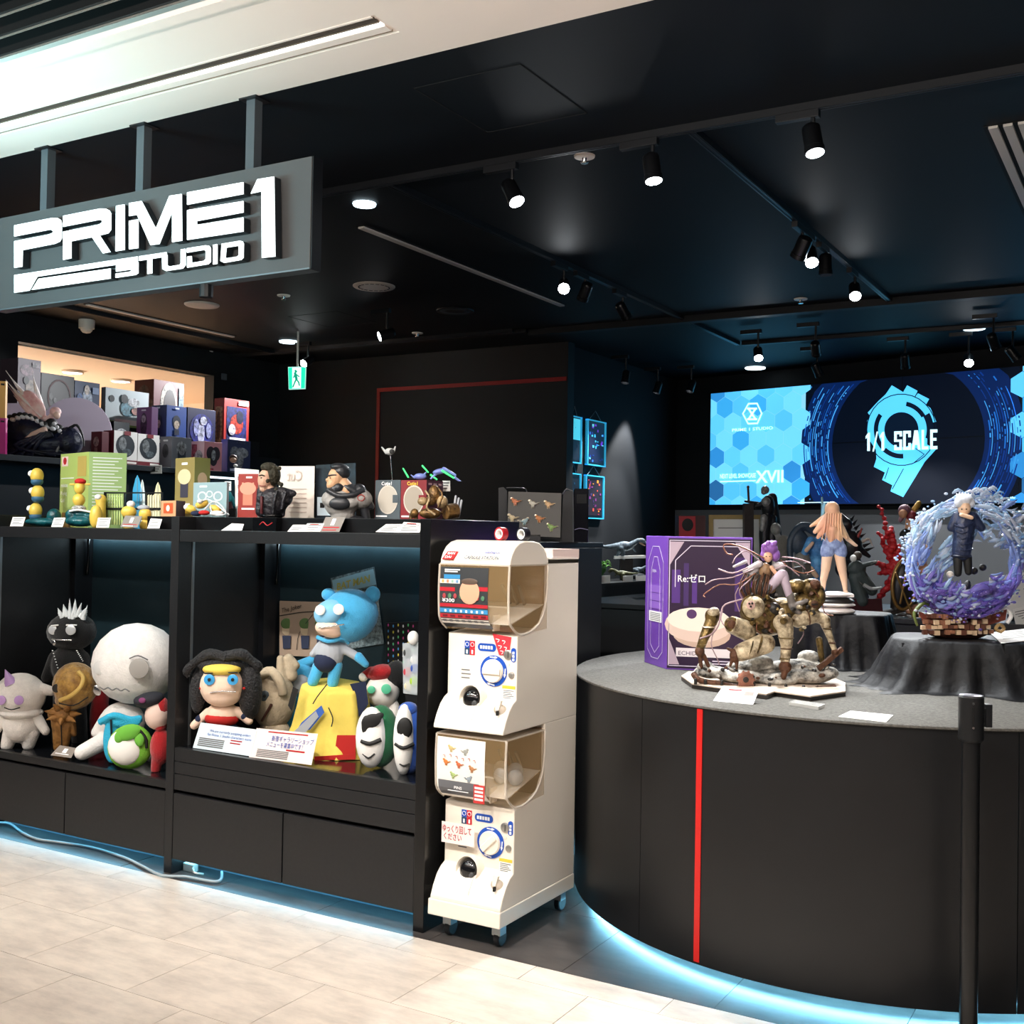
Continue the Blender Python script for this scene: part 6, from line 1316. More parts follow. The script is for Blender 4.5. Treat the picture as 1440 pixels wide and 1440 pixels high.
for (qd, lb, m_, ln) in (([(326, 736), (343, 737), (340, 746), (311, 746)], 'shiny white card catching the light beside the cabinet post', LITC, 0), ([(412, 738), (432, 738), (427, 747.5), (404, 747.5)], 'white price card before the dark coated bust', CARD, 3), ([(432, 736), (456, 736), (450, 747.5), (426, 747.5)], 'white and red price card beside the grey emblem card', CARD, 3), ([(458, 727), (486, 727), (477, 748), (449, 748)], 'grey emblem card before the caped bust', MATS['emblem_grey'], -1), ([(543, 737), (570, 737), (558, 749), (528, 748)], 'white text card before the slate carton', CARD, 4), ([(568, 734), (594, 736), (590, 749), (557, 749)], 'white and red text card before the maroon carton', CARD, 4)):
    F_ = FrameY(colY((qd[3][0]+qd[2][0])/2, 3.355, ZC))
    lines = tl(ln, k=.4) if ln > 0 else ([(.4, .58, .12, .55, WHITEINK, 'emblem'), (.1, .9, .66, .74, REDINK), (.1, .8, .84, .9, REDINK)] if ln < 0 else [])
    if 'red' in lb and ln > 0: lines.append((.2, .7, .05, .14, REDINK))
    easel('price_card', lb, F_, qd, m_, lines, lean=.7)
# ================================================================== BOX SHELVES AT THE LEFT WALL
ZSH = 1.87
gs = thing('box_shelf', 'tall stepped black shelf unit along the left wall', 'shelf', (-7.0, 6.0, 0))
part(lambda q: q.box(-7.45, -6.52, 3.9, 7.75, ZSH-.04, ZSH), 'deck', BLK, gs, bevel=.002)
part(lambda q: q.box(-6.521, -6.46, 3.9, 5.36, ZSH-.04, ZSH), 'deck', BLK, gs, bevel=.002)
for (bx_, lb) in (((-7.11, -6.86, 5.58, 7.6, ZSH, 2.045), 'low black riser block under the middle row of cartons'), ((-7.45, -7.115, 5.0, 7.6, ZSH, 2.2), 'high black riser block under the back row of cartons')):
    r_ = thing('shelf_riser', lb, 'riser', ((bx_[0]+bx_[1])/2, (bx_[2]+bx_[3])/2, ZSH)); part(lambda q: q.box(*bx_), 'block', BLKM, r_); part(lambda q: q.box(bx_[0], bx_[1], bx_[2], bx_[3], bx_[5], bx_[5]+.0008), 'felt_top', mat('black_felt', '08080a', .9), r_)
part(lambda q: q.box(-7.45, -6.66, 3.9, 6.55, 0, ZSH-.04), 'lower_body', BLKM, gs)
part(lambda q: q.box(-7.45, -7.0, 6.55, 7.75, 0, ZSH-.04), 'recess_back', mat('recess_teal', '1d4a5c', .4), gs)
part(lambda q: q.box(-7.0, -6.66, 6.55, 7.75, 0, 1.35), 'recess_base', BLKM, gs)
part(lambda q: q.box(-6.62, -6.6, 6.5, 7.7, ZSH-.052, ZSH-.0405), 'led_strip', glow('shelf_led', 'd8f4ff', 6), gs)
def xbox(label, xf, pl, pr, ytl, ytr, ybot, pfl, cs, cf, name='figure_box', z0=None, dep=None):
    ym = (ytl+ybot)/2
    Y0, Y1 = onX(pl, ym, xf).y, onX(pr, ym, xf).y
    z1 = (onX(pl, ytl, xf).z+onX(pr, ytr, xf).z)/2
    if z0 is None: z0 = onX((pl+pr)/2, ybot, xf).z
    X0 = xf-(dep or .16)
    if pfl is not None: X0 = onY(pfl, ym, Y0).x
    t = thing(name, label, 'box', ((X0+xf)/2, (Y0+Y1)/2, z0))
    part(lambda q: q.box(X0, xf, Y0, Y1, z0, z1), 'carton', mat('carton_'+cf, cf, .45), t, bevel=.001)
    part(lambda q: q.box(xf, xf+.001, Y0+.001, Y1-.001, z0+.001, z1-.001), 'side_print', mat('print_'+cs, cs, .4), t)
    S = lambda u, v, o=.003: V((xf+o, Y0+(Y1-Y0)*u, z0+(z1-z0)*v))
    Fq_ = lambda u, v, o=.003: V((X0+(xf-X0)*u, Y0-o, z0+(z1-z0)*v))
    return t, S, Fq_
def sp_(f, cells, t):
    for i, (kind, u, v, a, b, c, nm) in enumerate(cells):
        if kind == 'o': oval(f, u, v, a, b, nm, AM(c) if nm == art else P(c, .4), t, .003+.0012*i)
        else: rect(f, u, a, v, b, nm, AM(c) if nm in (art, 'print_panel') else P(c, .4), t, .003+.0012*i)
art = 'print_shape'
def AM(c):        # busy printed artwork: the given colour broken up by darker and paler flecks
    r = [int(c[i:i+2], 16) for i in (0, 2, 4)]; d_ = ''.join('%02x' % int(x*.3+8) for x in r)
    return mat('art_'+c, c, .4, noise=(34, .6), c2=d_)
R1, R2, R3 = -6.6, -6.86, -7.12
# front row
t, S, Q = xbox('white carton with dark round window and maroon foot, beside the maroon sides', R1, 160, 193, 604, 609, 650, 145, 'e6e2de', '5a1620', z0=ZSH)
for T in ((t, S, Q),):
    pass
def roundwin(t, S):
    sp_(S, [('o', .48, .56, .4, .34, '20242a', 'window'), ('o', .36, .62, .16, .2, '8c9092', art), ('o', .55, .38, .2, .1, '5f6a70', art), ('r', 0, 0, 1, .14, '6a1a22', 'foot_band'), ('r', .55, .04, .95, .1, 'e8e0da', 'print_title'), ('r', .4, .88, .68, 1, '7a2028', 'top_tab')], t)
roundwin(t, S)
t, S, Q = xbox('white carton with dark round window and maroon foot, beside the grey carton', R1, 193.5, 224, 609, 613, 653, None, 'e6e2de', 'e6e2de', z0=ZSH, dep=.15); roundwin(t, S)
t, S, Q = xbox('slim maroon carton with pale doll outline beside the arched lilac board', R1-.03, 143, 154, 606, 608, 645, 128, '5a1620', '5a1620', z0=ZSH)
sp_(Q, [('o', .5, .68, .26, .16, 'c8a09a', art), ('r', .36, .2, .64, .5, 'b07a76', art)], t)
t, S, Q = xbox('grey carton with white cloaked doll outline', R1, 241, 269, 613, 617, 658, 225, '8b8a90', '6a686e', z0=ZSH)
sp_(S, [('o', .5, .62, .26, .26, 'd5d5d8', art), ('r', .3, .2, .7, .55, '4c4c54', art), ('o', .5, .6, .17, .17, 'b9b4b4', art)], t); sp_(Q, [('r', .3, .85, .7, .9, 'd0d0d0', 'print_title'), ('o', .5, .55, .26, .22, '3e3c42', art)], t)
t, S, Q = xbox('pink carton with heart shaped dark window', R1, 287, 312, 620, 623, 656, 269, 'e59aa0', 'efc6c8', z0=ZSH)
sp_(S, [('o', .36, .6, .24, .24, '35262c', 'window'), ('o', .64, .6, .24, .24, '35262c', 'window'), ('o', .5, .42, .22, .24, '35262c', 'window'), ('o', .5, .55, .12, .18, 'cfd0d2', art), ('r', .1, .04, .5, .1, 'd84a5a', art)], t); sp_(Q, [('r', .05, .2, .45, .9, 'd86a78', art), ('o', .6, .5, .3, .2, 'f3e6e4', art)], t)
t, S, Q = xbox('dark blue carton with a silver winged print', R1, 320, 352, 618, 620, 658, 311, '23284e', '2f3878', z0=ZSH)
sp_(S, [('o', .3, .6, .2, .2, '8c909c', art), ('o', .6, .62, .3, .16, 'a9acb4', art), ('o', .5, .4, .18, .26, 'c4c6cc', art), ('r', .1, .06, .8, .14, 'd0d4e8', 'print_title'), ('r', .35, .9, .75, .96, '4a4e78', art)], t)
# middle row
Xpu = onY(213, 590, 6.1).x; t, S, Q = xbox('dull purple carton with cloaked figure outline', Xpu, 213, 222, 572, 573, 612, 192, '6a3f70', '7d4a7c', z0=2.045)
sp_(Q, [('o', .5, .56, .22, .3, '5a3358', art), ('o', .5, .7, .14, .1, 'c9a8c0', art), ('r', .35, .9, .65, .94, 'e0d0e0', 'print_title'), ('r', .4, .1, .75, .14, 'e0d0e0', 'print_title')], t)
t, S, Q = xbox('navy and blue carton with plain doll outlines on both sides', R2, 234, 262, 569, 573, 614, 213, '1e3f86', '2b3658', z0=2.045)
for f in (S, Q): sp_(f, [('o', .5, .62, .2, .16, '1c2440', art), ('o', .5, .56, .13, .1, 'd8c4ae', art), ('r', .38, .32, .62, .46, '2a3050', art), ('r', .32, .12, .7, .2, 'e6ead8', 'print_title'), ('r', .4, .92, .6, .96, 'e0e4ea', 'print_title')], t)
t, S, Q = xbox('black violet carton with pale twisting figure print', R2, 263.5, 303, 573, 577, 617, None, '15143c', '0c0c22', z0=2.045, dep=.2)
sp_(S, [('o', .5, .5, .42, .38, '2b2c86', art), ('o', .48, .42, .12, .28, 'c9cbe8', art), ('o', .3, .55, .09, .2, 'a9ade0', art), ('o', .74, .5, .09, .18, 'a9ade0', art), ('o', .55, .72, .12, .1, 'd8daf0', art)], t)
t, S, Q = xbox('red framed carton with blue comic print and white lettering', R2+.02, 315, 350, 560, 564, 614, 301, 'a02a26', '7c2020', z0=2.045)
sp_(S, [('r', .1, .14, .9, .86, '272a6c', 'print_panel'), ('o', .5, .55, .26, .18, 'b83a2c', art), ('o', .62, .68, .14, .12, '20203a', art), ('r', .22, .16, .85, .3, 'f0e6e2', 'print_title'), ('r', .55, .9, .95, .97, 'f0e0de', 'print_title'), ('o', .3, .44, .14, .1, 'd8d2e0', art)], t); sp_(Q, [('r', .15, .2, .85, .85, 'b98a6a', 'print_panel'), ('o', .5, .5, .2, .26, '6a3a34', art)], t)
# back row
t, S, Q = xbox('dark red carton with round white framed print on top of the shelves', R3, 216, 258.5, 533.5, 539, 572, 189, '5a1620', '4a1218', z0=2.2)
sp_(S, [('o', .5, .55, .28, .42, 'c8bcb0', art), ('o', .52, .5, .2, .34, '2a1014', art), ('o', .5, .28, .3, .2, '8e2030', art), ('r', .82, .1, .98, .9, '7a98a8', art)], t); sp_(Q, [('o', .5, .6, .36, .3, '5a3a40', art), ('r', .8, .1, .98, .6, '8a6a60', art)], t)
t, S, Q = xbox('pale grey carton with green foot and winter print', R3, 148, 209, 545, 552, 590, 142, 'a9b2b6', '586068', z0=2.2)
sp_(S, [('r', 0, 0, 1, .14, '8a9a58', 'foot_band'), ('o', .14, .72, .06, .09, '1a1c20', art), ('o', .5, .5, .16, .22, '5a8a9c', art), ('o', .64, .68, .14, .12, 'cfcfd4', art), ('o', .42, .75, .08, .12, '23262c', art), ('r', .2, .06, .75, .2, 'e0c8c8', 'print_title'), ('o', .7, .45, .12, .1, 'b07a70', art)], t)
t, S, Q = xbox('mauve carton with crowded print at the edge of the opening', R3, 24.5, 57, 503, 507, 575, None, '53424e', '3c3038', z0=2.2, dep=.2)
sp_(S, [('o', .4, .8, .3, .1, '8a6a78', art), ('o', .6, .5, .26, .14, '9a8a80', art), ('o', .35, .3, .2, .12, '6e4a50', art), ('r', .6, .86, .95, .95, '8a7a84', art), ('o', .35, .62, .12, .07, '1c181c', art)], t)
t, S, Q = xbox('black carton with faint dark red ring print', R3, 57.5, 104, 524, 530, 580, None, '140c10', '0c080a', z0=2.2, dep=.2)
part(lambda q: q.ringprism([S(.55+.36*cos(2*pi*i/28), .5+.4*sin(2*pi*i/28)) for i in range(28)], [S(.55+.32*cos(2*pi*i/28), .5+.36*sin(2*pi*i/28)) for i in range(28)], (-.0004, 0, 0)), 'ring_print', P('3a0c12'), t)
sp_(S, [('o', .3, .5, .06, .08, '4a4648', art), ('o', .42, .42, .05, .06, '5a5658', art)], t)
t, S, Q = xbox('navy carton with a pale figure print behind the arched board', R3, 104.5, 140, 535, 539, 585, None, '1a2a4a', '0e1526', z0=2.2, dep=.2)
sp_(S, [('o', .5, .55, .2, .3, 'a9b4c8', art), ('o', .48, .8, .1, .12, 'd8c9c0', art), ('r', .7, .72, .95, .88, '6a7a98', 'print_title'), ('o', .2, .5, .14, .2, '2f5a9a', art)], t)
t, S, Q = xbox('small black and white carton under the pale grey one', R2, 160, 182, 592, 595, 607, None, '1b1c20', '101114', z0=2.045, dep=.15)
sp_(S, [('o', .5, .4, .4, .3, 'b9bcc0', art)], t)
easel('price_card', 'white tag clipped to the shelf edge below the white cartons', FrameY(V((-6.515, onX(219, 660, -6.515).y, ZSH-.04))), [(211.5, 654), (227.5, 654), (227.5, 666), (211.5, 666)], CARD, tl(3), lean=0, zmin=None)
fig('chibi_figure', 'small dark haired figure in front of the dark blue carton', 'figurine', Frame(V((-6.5, onX(329, 656, -6.5).y, ZSH-.0))+V((-.06, 0, 0))), [('hair', P('4a3428'), [('e', 328, 645, 6, 6, 5)], 0), ('face', FACE, [('e', 328, 647, 4.6, 4, 4, -3)], 0), ('body', NAVYF, [('e', 326, 654, 5, 5, 4)], 0), ('cuff', CARD, [('e', 331, 655, 3, 2.4, 3, -3)], 0)])
# arched lilac board and winged statue
Fa = FrameP(onX(8, 610, -7.06), onX(158, 610, -6.80)); Fa.P.z = ZSH
LILB = mat('lilac_board', 'a396a6', .6)
t = thing('arched_board', 'lilac arched backdrop board behind the winged statue', 'board', Fa(100, 644))
arc = [(105+53*cos(pi-a*pi/20), 612-53*sin(a*pi/20)) for a in range(0, 22)]
part(lambda q: prims(q, Fa, [('p', [(8, 660), (8, 567), (40, 567), (58, 577)]+[p for p in arc if p[0] > 62]+[(158, 660)], 0, 1)]), 'panel', LILB, t, zmin=ZSH)
PINK = mat('pink_feather', 'dd9a9a', .55, noise=(12, .25), c2='f0d8d2'); PALE = mat('pale_feather', 'efe3e0', .5); GOWN = mat('black_gown', '0d0e16', .45, bump=(30, .5, .02), noise=(10, .5), c2='1a1e3c')
Fw2 = Frame(V((-6.74, onX(55, 643, -6.74).y, ZSH)))
def feather(x0, y0, x1, y1, w_, d0=0, d1=0): return ('t', [(x0, y0, d0), ((x0*2+x1)/3-w_*.2, (y0*2+y1)/3, d0), ((x0+x1*2)/3-w_*.3, (y0+y1*2)/3, d1), (x1, y1, d1)], lambda u, w_=w_: w_*max(.06, math.sin(min(1, .25+u*.9)*pi*.98)**.8*(1-u*.35)))
wings = [(60, 585, 8, 521, 5, -2), (58, 588, 8, 534, 5, -4), (56, 590, 10, 541, 5, -6), (54, 592, 19, 556, 4.5, -8), (52, 590, 26, 566, 4, -9), (60, 578, 46, 523, 4.5, 4)]
fig('winged_statue', 'statue of a pink haired figure with pink wings and a wide black gown', 'statue', Fw2, [
    ('gown', GOWN, [('e', 45, 612, 36, 24, 26), ('e', 30, 600, 22, 16, 20), ('e', 62, 625, 40, 19, 26), ('e', 20, 622, 14, 18, 16), ('e', 96, 622, 20, 22, 20), ('e', 60, 640, 50, 7, 26)], 1.8),
    ('ruffle', mat('ruffle_white', 'd2cfd2', .6), [('e', 18+i*7, 590-6*sin(i*.55)+i*.9, 4.2, 3.2, 4, -20, 20) for i in range(9)], 0), ('ruffle', INK, [('e', 14+i*7, 586-6*sin(i*.55)+i*.9, 4, 3, 4, -19) for i in range(9)], 0),
    ('leg', mat('doll_skin', 'd9b6a6', .5), [('c', 62, 605, 5, 46, 611, 4, -26), ('c', 46, 611, 3.6, 33, 620, 2.4, -26), ('c', 33, 620, 2.2, 36, 624, 1.4, -26)], .9),
    *[('gown_fold', GOWN, [('t', [(64+k*2, 606+k, -26), (44-8*k+12*(k % 3), 620+2*k, -30), (14+16*k, 640, -28)], lambda u: 3.4-1.2*u)]) for k in range(6)], ('bodice', INK, [('e', 72, 598, 9, 10, 9, -6), ('e', 80, 604, 10, 8, 9, -6)], 0), ('trim', MATS['ruffle_white'], [('e', 76+i*4, 596+i*5, 3, 3, 3, -14) for i in range(5)], 0),
    ('face', MATS['doll_skin'], [('e', 80, 584, 4.5, 5.5, 5, -5)], 0), ('hair', PINK, [('e', 78, 579, 8, 7, 7, -1), ('c', 74, 584, 4, 62, 592, 2.5)], .9),
    ('horn', INK, [('t', [(98, 602, -4), (108, 598, -2), (116, 612, 0), (118, 628, 0)], lambda u: 2.2*(1-u*.5))]), ('bone_arm', P('8a8684'), [('t', [(92, 606, -12), (86, 620, -16), (78, 640, -16)], 2)])] +
    [('wing_feather', PALE if i in (0, 5, 1) else PINK, [feather(x0, y0, x1, y1, w_, dd, dd)]) for i, (x0, y0, x1, y1, w_, dd) in enumerate(wings)] +
    [('wing_covert', PINK, [('e', 50, 574, 13, 19, 5, -3, -32), ('e', 42, 562, 11, 15, 4, -3, -38)], 1.2), ('neck_wing', PINK, [('c', 58, 585, 5, 72, 594, 4, 0)], 0)])
Fo = Frame(V((-6.62, onX(0, 640, -6.62).y, ZSH)))
for (y0, y1, cc, lb) in ((535, 579, 'e0a85c', 'orange card panel standing on the magenta panel at the shelf end'), (587, 638, 'c22a80', 'magenta card panel at the shelf end')):
    t = thing('card_panel', lb, 'card', Fo(0, y1))
    part(lambda q: prims(q, Fo, [('p', [(-30, y0), (8, y0+1), (7, y1+9), (-30, y1+8)], 0, 6)]), 'panel', P(cc), t, zmin=ZSH)
    part(lambda q: prims(q, Fo, [('p', [(1, y0+4), (6, y0+4.5), (6, y0+7), (1, y0+6.5)], -.6, .5)]), 'print_mark', INK, t)
p = onX(314, 530, XL)
t = thing('wall_sensor', 'tiny grey sensor on the dark wall beside the opening', 'sensor', p)
part(lambda q: q.box(p.x, p.x+.02, p.y-.03, p.y+.03, p.z-.03, p.z+.03), 'housing', P('5a6068'), t, bevel=.004)
# pictures in glowing frames
CYAN = glow('cyan_edge', '38b8e8', .5)
def picture(label, corners, cells, base):
    Y0, Y1, z0, z1 = corners; X_ = -4.65
    t = thing('framed_picture', label, 'picture', (X_+.02, (Y0+Y1)/2, z0))
    part(lambda q: q.box(X_, X_+.02, Y0, Y1, z0, z1), 'backing', BLKM, t)
    for b_ in ((Y0, Y0+.012, z0, z1), (Y1-.012, Y1, z0, z1), (Y0, Y1, z0, z0+.01), (Y0, Y1, z1-.01, z1)):
        part(lambda q: q.box(X_+.005, X_+.035, *b_), 'frame_bar', CYAN, t)
    part(lambda q: q.box(X_+.02, X_+.024, Y0+.03, Y1-.03, z0+.03, z1-.03), 'print', glow('pic_'+base, base, .7), t)
    random.seed(len(label)); f = lambda u, v, o=0: V((X_+.026, Y0+(Y1-Y0)*u, z0+(z1-z0)*v))
    for (u, v, a, b, c) in cells: part(lambda q: q.prism([f(u, v), f(a, v), f(a, b), f(u, b)], (.001, 0, 0)), 'print_block', glow('pb_'+c, c, .9), t)
    part(lambda q: q.tube([(X_+.012, Y0+.06, z1), (X_+.012, (Y0+Y1)/2, z1+.09), (X_+.012, Y1-.06, z1)], .003, smooth=0), 'hanging_wire', mat('wire_grey', '6a7680', .4), t)
random.seed(21)
def blocks(cs, n=26): return [(u, v, u+.03+.07*random.random(), v+.01+.06*random.random(), random.choice(cs)) for u, v in ((.12+.68*random.random(), .08+.8*random.random()) for _ in range(n))]
picture('glowing blue framed night city print hung above the orange lit print', (9.2, 9.58, 2.055, 2.475), blocks(('2a6ad0', '3aa8d8', '6a3ac0', '0f2a6a', '6ad8e8')), '081030')
picture('glowing blue framed print with red and orange lights hung on the picture wall', (9.18, 9.56, 1.565, 1.965), blocks(('e08a2a', 'b02a4a', '6a2a6a', 'd84a3a', '3a2a5a')), '180a18')
picture('glowing blue framed print with bright cyan sky partly hidden by the red lined wall', (8.86, 9.08, 2.055, 2.475), [(.3, .5, .9, .95, '4fd0e8')]+blocks(('0c1a34', '1a3a5a'), 8), '081424')
picture('glowing blue framed dark print partly hidden above the display case', (8.86, 9.08, 1.565, 1.965), blocks(('1a4a6a', '0c1a34'), 8), '060c18')
# dinosaur counter below the pictures
dcn = thing('side_counter', 'low black side counter carrying dinosaur models', 'counter', (-4.4, 9.1, 0))
part(lambda q: q.box(-4.645, -4.26, 7.9, YR-.005, 0, .98), 'body', BLKM, dcn) if False else part(lambda q: q.box(-4.64, -4.26, YR+.125, 10.4, 0, .98), 'body', BLKM, dcn)
part(lambda q: q.box(-4.56, -4.26, 8.1, YR-.003, 0, .98), 'body', BLKM, dcn)
part(lambda q: q.box(-4.56, -4.24, 8.08, YR-.003, .98, 1.0), 'worktop', BLK, dcn); part(lambda q: q.box(-4.64, -4.24, YR+.125, 10.4, .98, 1.0), 'worktop', BLK, dcn)
part(lambda q: q.box(-4.56, -4.24, YR-.003, YR+.124, 0, 1.0), 'body', BLKM, dcn)
def dino(label, px0, y0, L_px, m, m2, P_, flip=1, rock=None):
    F = Frame(P_); s_ = L_px/75.0; x0 = px0
    X = lambda x: x0+(x*flip if flip > 0 else -x)*s_
    Y = lambda y: y0+y*s_
    parts = [('body', m, [('e', X(0), Y(0), 13*s_, 7*s_, 6*s_), ('c', X(-8), Y(0), 5.5*s_, X(-26), Y(1), 2.6*s_), ('c', X(-26), Y(1), 2.6*s_, X(-44), Y(-1), .7*s_), ('c', X(10), Y(-2), 5*s_, X(19), Y(-8), 3.4*s_), ('e', X(24), Y(-8), 6*s_, 3.6*s_, 3.4*s_), ('c', X(26), Y(-7), 2.4*s_, X(32), Y(-4), 1.5*s_), ('c', X(-4), Y(3), 4.5*s_, X(-1), Y(11), 2.6*s_, -3), ('c', X(-1), Y(11), 2.4*s_, X(-5), Y(17), 1.4*s_, -3), ('c', X(-5), Y(17), 1.4*s_, X(0), Y(19), 1.2*s_, -3), ('c', X(-6), Y(3), 4.5*s_, X(-9), Y(11), 2.4*s_, 3), ('c', X(-9), Y(11), 2.2*s_, X(-12), Y(18), 1.4*s_, 3), ('c', X(12), Y(2), 1.8*s_, X(16), Y(8), 1*s_)], .7*s_),
             ('jaw', m2, [('c', X(22), Y(-5), 1.6*s_, X(29), Y(-1), 1*s_)], 0), ('eye', GOLDINK, [('e', X(23), Y(-10), .8*s_, .8*s_, .6*s_, -3*s_)])]
    if rock: parts += rock
    return fig('dinosaur_model', label, 'figurine', F, parts)
DG = mat('dino_blue_grey', '7d8c96', .5, noise=(30, .5), c2='3f4a54'); DT = mat('dino_tan', 'c9a184', .5); DO = mat('dino_olive', '76764e', .5, noise=(30, .5), c2='3a3a28')
def onc(px, py): return onX(px, py, -4.45)
pb_ = onc(875, 815); pb_.z = 1.0
dino('blue grey dinosaur model striding on a raised white plate', 878, 768, 74, DG, DT, pb_, 1, [('plate', CARD, [('p', [(865, 782), (908, 781), (908, 785), (864, 786)], -5, 16)]), ('plate_post', BLKM, [('p', [(872, 785), (890, 785), (890, 824), (872, 824)], 2, 8)])])
pb2 = onc(868, 812); pb2.z = 1.0
dino('olive dinosaur model with long neck below the striding one', 874, 806, 44, DO, DO, pb2+V((.05, 0, 0)), -1)
pb3 = onc(900, 812); pb3.z = 1.0
dino('small pale grey dinosaur model beside the purple box', 898, 801, 40, DG, DT, pb3+V((.03, -.03, 0)), 1, [('rock', mat('dark_rock', '1c1e22', .7, bump=(40, .8)), [('e', 896, 811, 14, 6, 8)], .8)])
pp = onc(845, 812); pp.z = 1.0
random.seed(5)
fig('artificial_fern', 'bright green artificial fern on the side counter', 'plant', Frame(pp), [('frond', mat('fern_green', '5f9a3a', .6), [('t', [(844, 806, 0), (844+10*sin(i*1.3), 792+4*cos(i*2), 6*cos(i)), (844+16*sin(i*1.3), 786+9*abs(sin(i*.9))+4, 9*cos(i))], lambda u: 1.6*(1-u*.8))]) for i in range(16)] + [('clump', mat('fern_dark', '3c6a2a', .7), [('e', 844, 800, 9, 8, 8), ('e', 844, 812, 6, 6, 6)], 1)])
for (xa, xb, ya, yb, cc, lb) in ((821, 833, 765, 790, '8a2430', 'small red printed box on a stack beside the case'), (815, 846, 792, 817, '2a1a2c', 'dark violet carton on the side counter')):
    F_ = Frame(V((*(onX((xa+xb)/2, 815, -4.36).xy), 1.0)))
    t = thing('figure_box', lb, 'box', F_((xa+xb)/2, yb))
    part(lambda q: prims(q, F_, [('p', [(xa, ya), (xb, ya+1), (xb, 818), (xa, 819)] if cc != '8a2430' else [(xa, ya), (xb, ya+1), (xb, 792), (xa, 792)], 0 if cc != '8a2430' else 3, 14)]), 'carton', P(cc, .4), t)
    part(lambda q: prims(q, F_, [('e', (xa+xb)/2, (ya+yb)/2, (xb-xa)*.32, (yb-ya)*.3, .5, -.6 if cc != '8a2430' else 2.4)]), 'print_shape', P('c9a0a0' if cc == '8a2430' else '6a4a5a'), t)
for i, (x, lb) in enumerate(((851, 'white label strip under the olive dinosaur'), (883, 'white label strip between the two lower dinosaurs'), (901, 'pinkish label strip by the pale grey dinosaur'))):
    F_ = Frame(V((*(onX(x, 815, -4.27).xy), 1.0)))
    t = thing('label_strip', lb, 'label', F_(x, 814))
    part(lambda q: prims(q, F_, [('p', [(x-7, 810), (x+7, 809), (x+7, 826), (x-7, 827)], 0, 2)]), 'strip', CARD, t, zmin=1.0)
# ================================================================== ROUND COUNTER DISPLAYS
ZT_ = RZT
def ct(px, py): return onZ(px, py, ZT_)
# purple carton
a, b, c = ct(906, 931), ct(936, 941), ct(1056, 946)
zt1 = onY(939.5, 754, b.y).z
pbx = thing('figure_box', 'large violet carton with white lettering and a pale cup print', 'box', (a+c)/2)
cc_ = b+(c-b); dd = a+c-b
PUR = mat('violet_carton', '7448b0', .4); PURD = mat('deep_plum', '2a1634', .35)
part(lambda q: q.prism([a, b, c, dd], (0, 0, zt1-ZT_)), 'carton', PUR, pbx, bevel=.002)
HB = zt1-ZT_; nl = (b-a).cross(UP).normalized(); nr = (c-b).cross(UP).normalized()
Lb = lambda u, v, o=.0015: a.lerp(b, u)+UP*(HB*v)+nl*o
Rb = lambda u, v, o=.0015: b.lerp(c, u)+UP*(HB*v)+nr*o
rect(Rb, .015, .985, .01, .985, 'front_print', PURD, pbx, .001)
LAV = P('cdb8d8'); LIN = P('d9cfe2')
def line(f, p0, p1, w_, m, nm='print_rule', o=.002):
    p0_, p1_ = f(*p0, o), f(*p1, o); d_ = (p1_-p0_).normalized(); n_ = (f(0, 0, 1)-f(0, 0, 0)).normalized(); s_ = d_.cross(n_)*w_
    part(lambda q: q.prism([p0_-s_, p1_-s_, p1_+s_, p0_+s_], -n_*.0004), nm, m, pbx)
for pts in ([(.1, .62), (.1, .82), (.28, .93), (.95, .93)], [(.04, .03), (.96, .03)], [(.03, .03), (.03, .97), (.97, .97)]):
    for p0, p1 in zip(pts, pts[1:]): line(Rb, p0, p1, .0016, LIN)
for tri in ([(.03, .78), (.03, .96), (.2, .96)], [(.03, .04), (.03, .24), (.16, .04)], [(.8, .96), (.97, .96), (.97, .78)]):
    part(lambda q: q.prism([Rb(u, v, .0018) for u, v in tri], -nr*.0004), 'corner_print', P('b9a4b4'), pbx)
for (u0, u1, v0, v1, cc) in ((.06, .16, .5, .75, '4a2478'), (.2, .26, .48, .8, '3a1c5c'), (.3, .36, .5, .7, '4a2478'), (.8, .92, .45, .85, '3c1e60')): rect(Rb, u0, u1, v0, v1, 'curtain_print', P(cc), pbx, .0016)
oval(Rb, .38, .34, .4, .13, 'cup_print', P('d8c0b4'), pbx, .0020); oval(Rb, .38, .38, .37, .09, 'cup_print', P('ecdfd2'), pbx, .0024); oval(Rb, .42, .27, .34, .1, 'cup_print', P('c4a898'), pbx, .0019)
oval(Rb, .3, .42, .06, .035, 'petal_print', P('4a2a5c'), pbx, .0028)
rect(Rb, .12, .9, .1, .165, 'title_band', P('e6dce0'), pbx, .0022)
for k in range(2): rect(Rb, .55, .8, .05+.02*k, .058+.02*k, 'print_line', LIN, pbx, .0022)
text('Re:ゼロ', Rb(.13, .66, .002), Rb(1, 0)-Rb(0, 0), UP, .027, WHITEINK, pbx, width=.11, bold=.01)
text('ECHIDNA', Rb(.15, .112, .003), Rb(1, 0)-Rb(0, 0), UP, .017, P('5a4a5c'), pbx, width=.11)
for pts in ([(.15, .12), (.15, .8), (.35, .92), (.65, .92), (.85, .8), (.85, .12), (.65, .06), (.35, .06), (.15, .12)], [(.3, .16), (.3, .74), (.42, .84), (.58, .84), (.7, .74), (.7, .16), (.5, .1), (.3, .16)]):
    for p0, p1 in zip(pts, pts[1:]): line(Lb, p0, p1, .0012, LIN)
for k in range(3):
    rect(Lb, .22, .78, .44+.062*k, .496+.062*k, 'lattice_print', P('8a62c0'), pbx, .0016)
rect(Lb, .22, .8, .34, .42, 'barcode_label', WHITEINK, pbx, .002)
for k in range(5): rect(Lb, .28, .75, .35+.013*k, .355+.013*k, 'label_line', GREYINK, pbx, .0026)
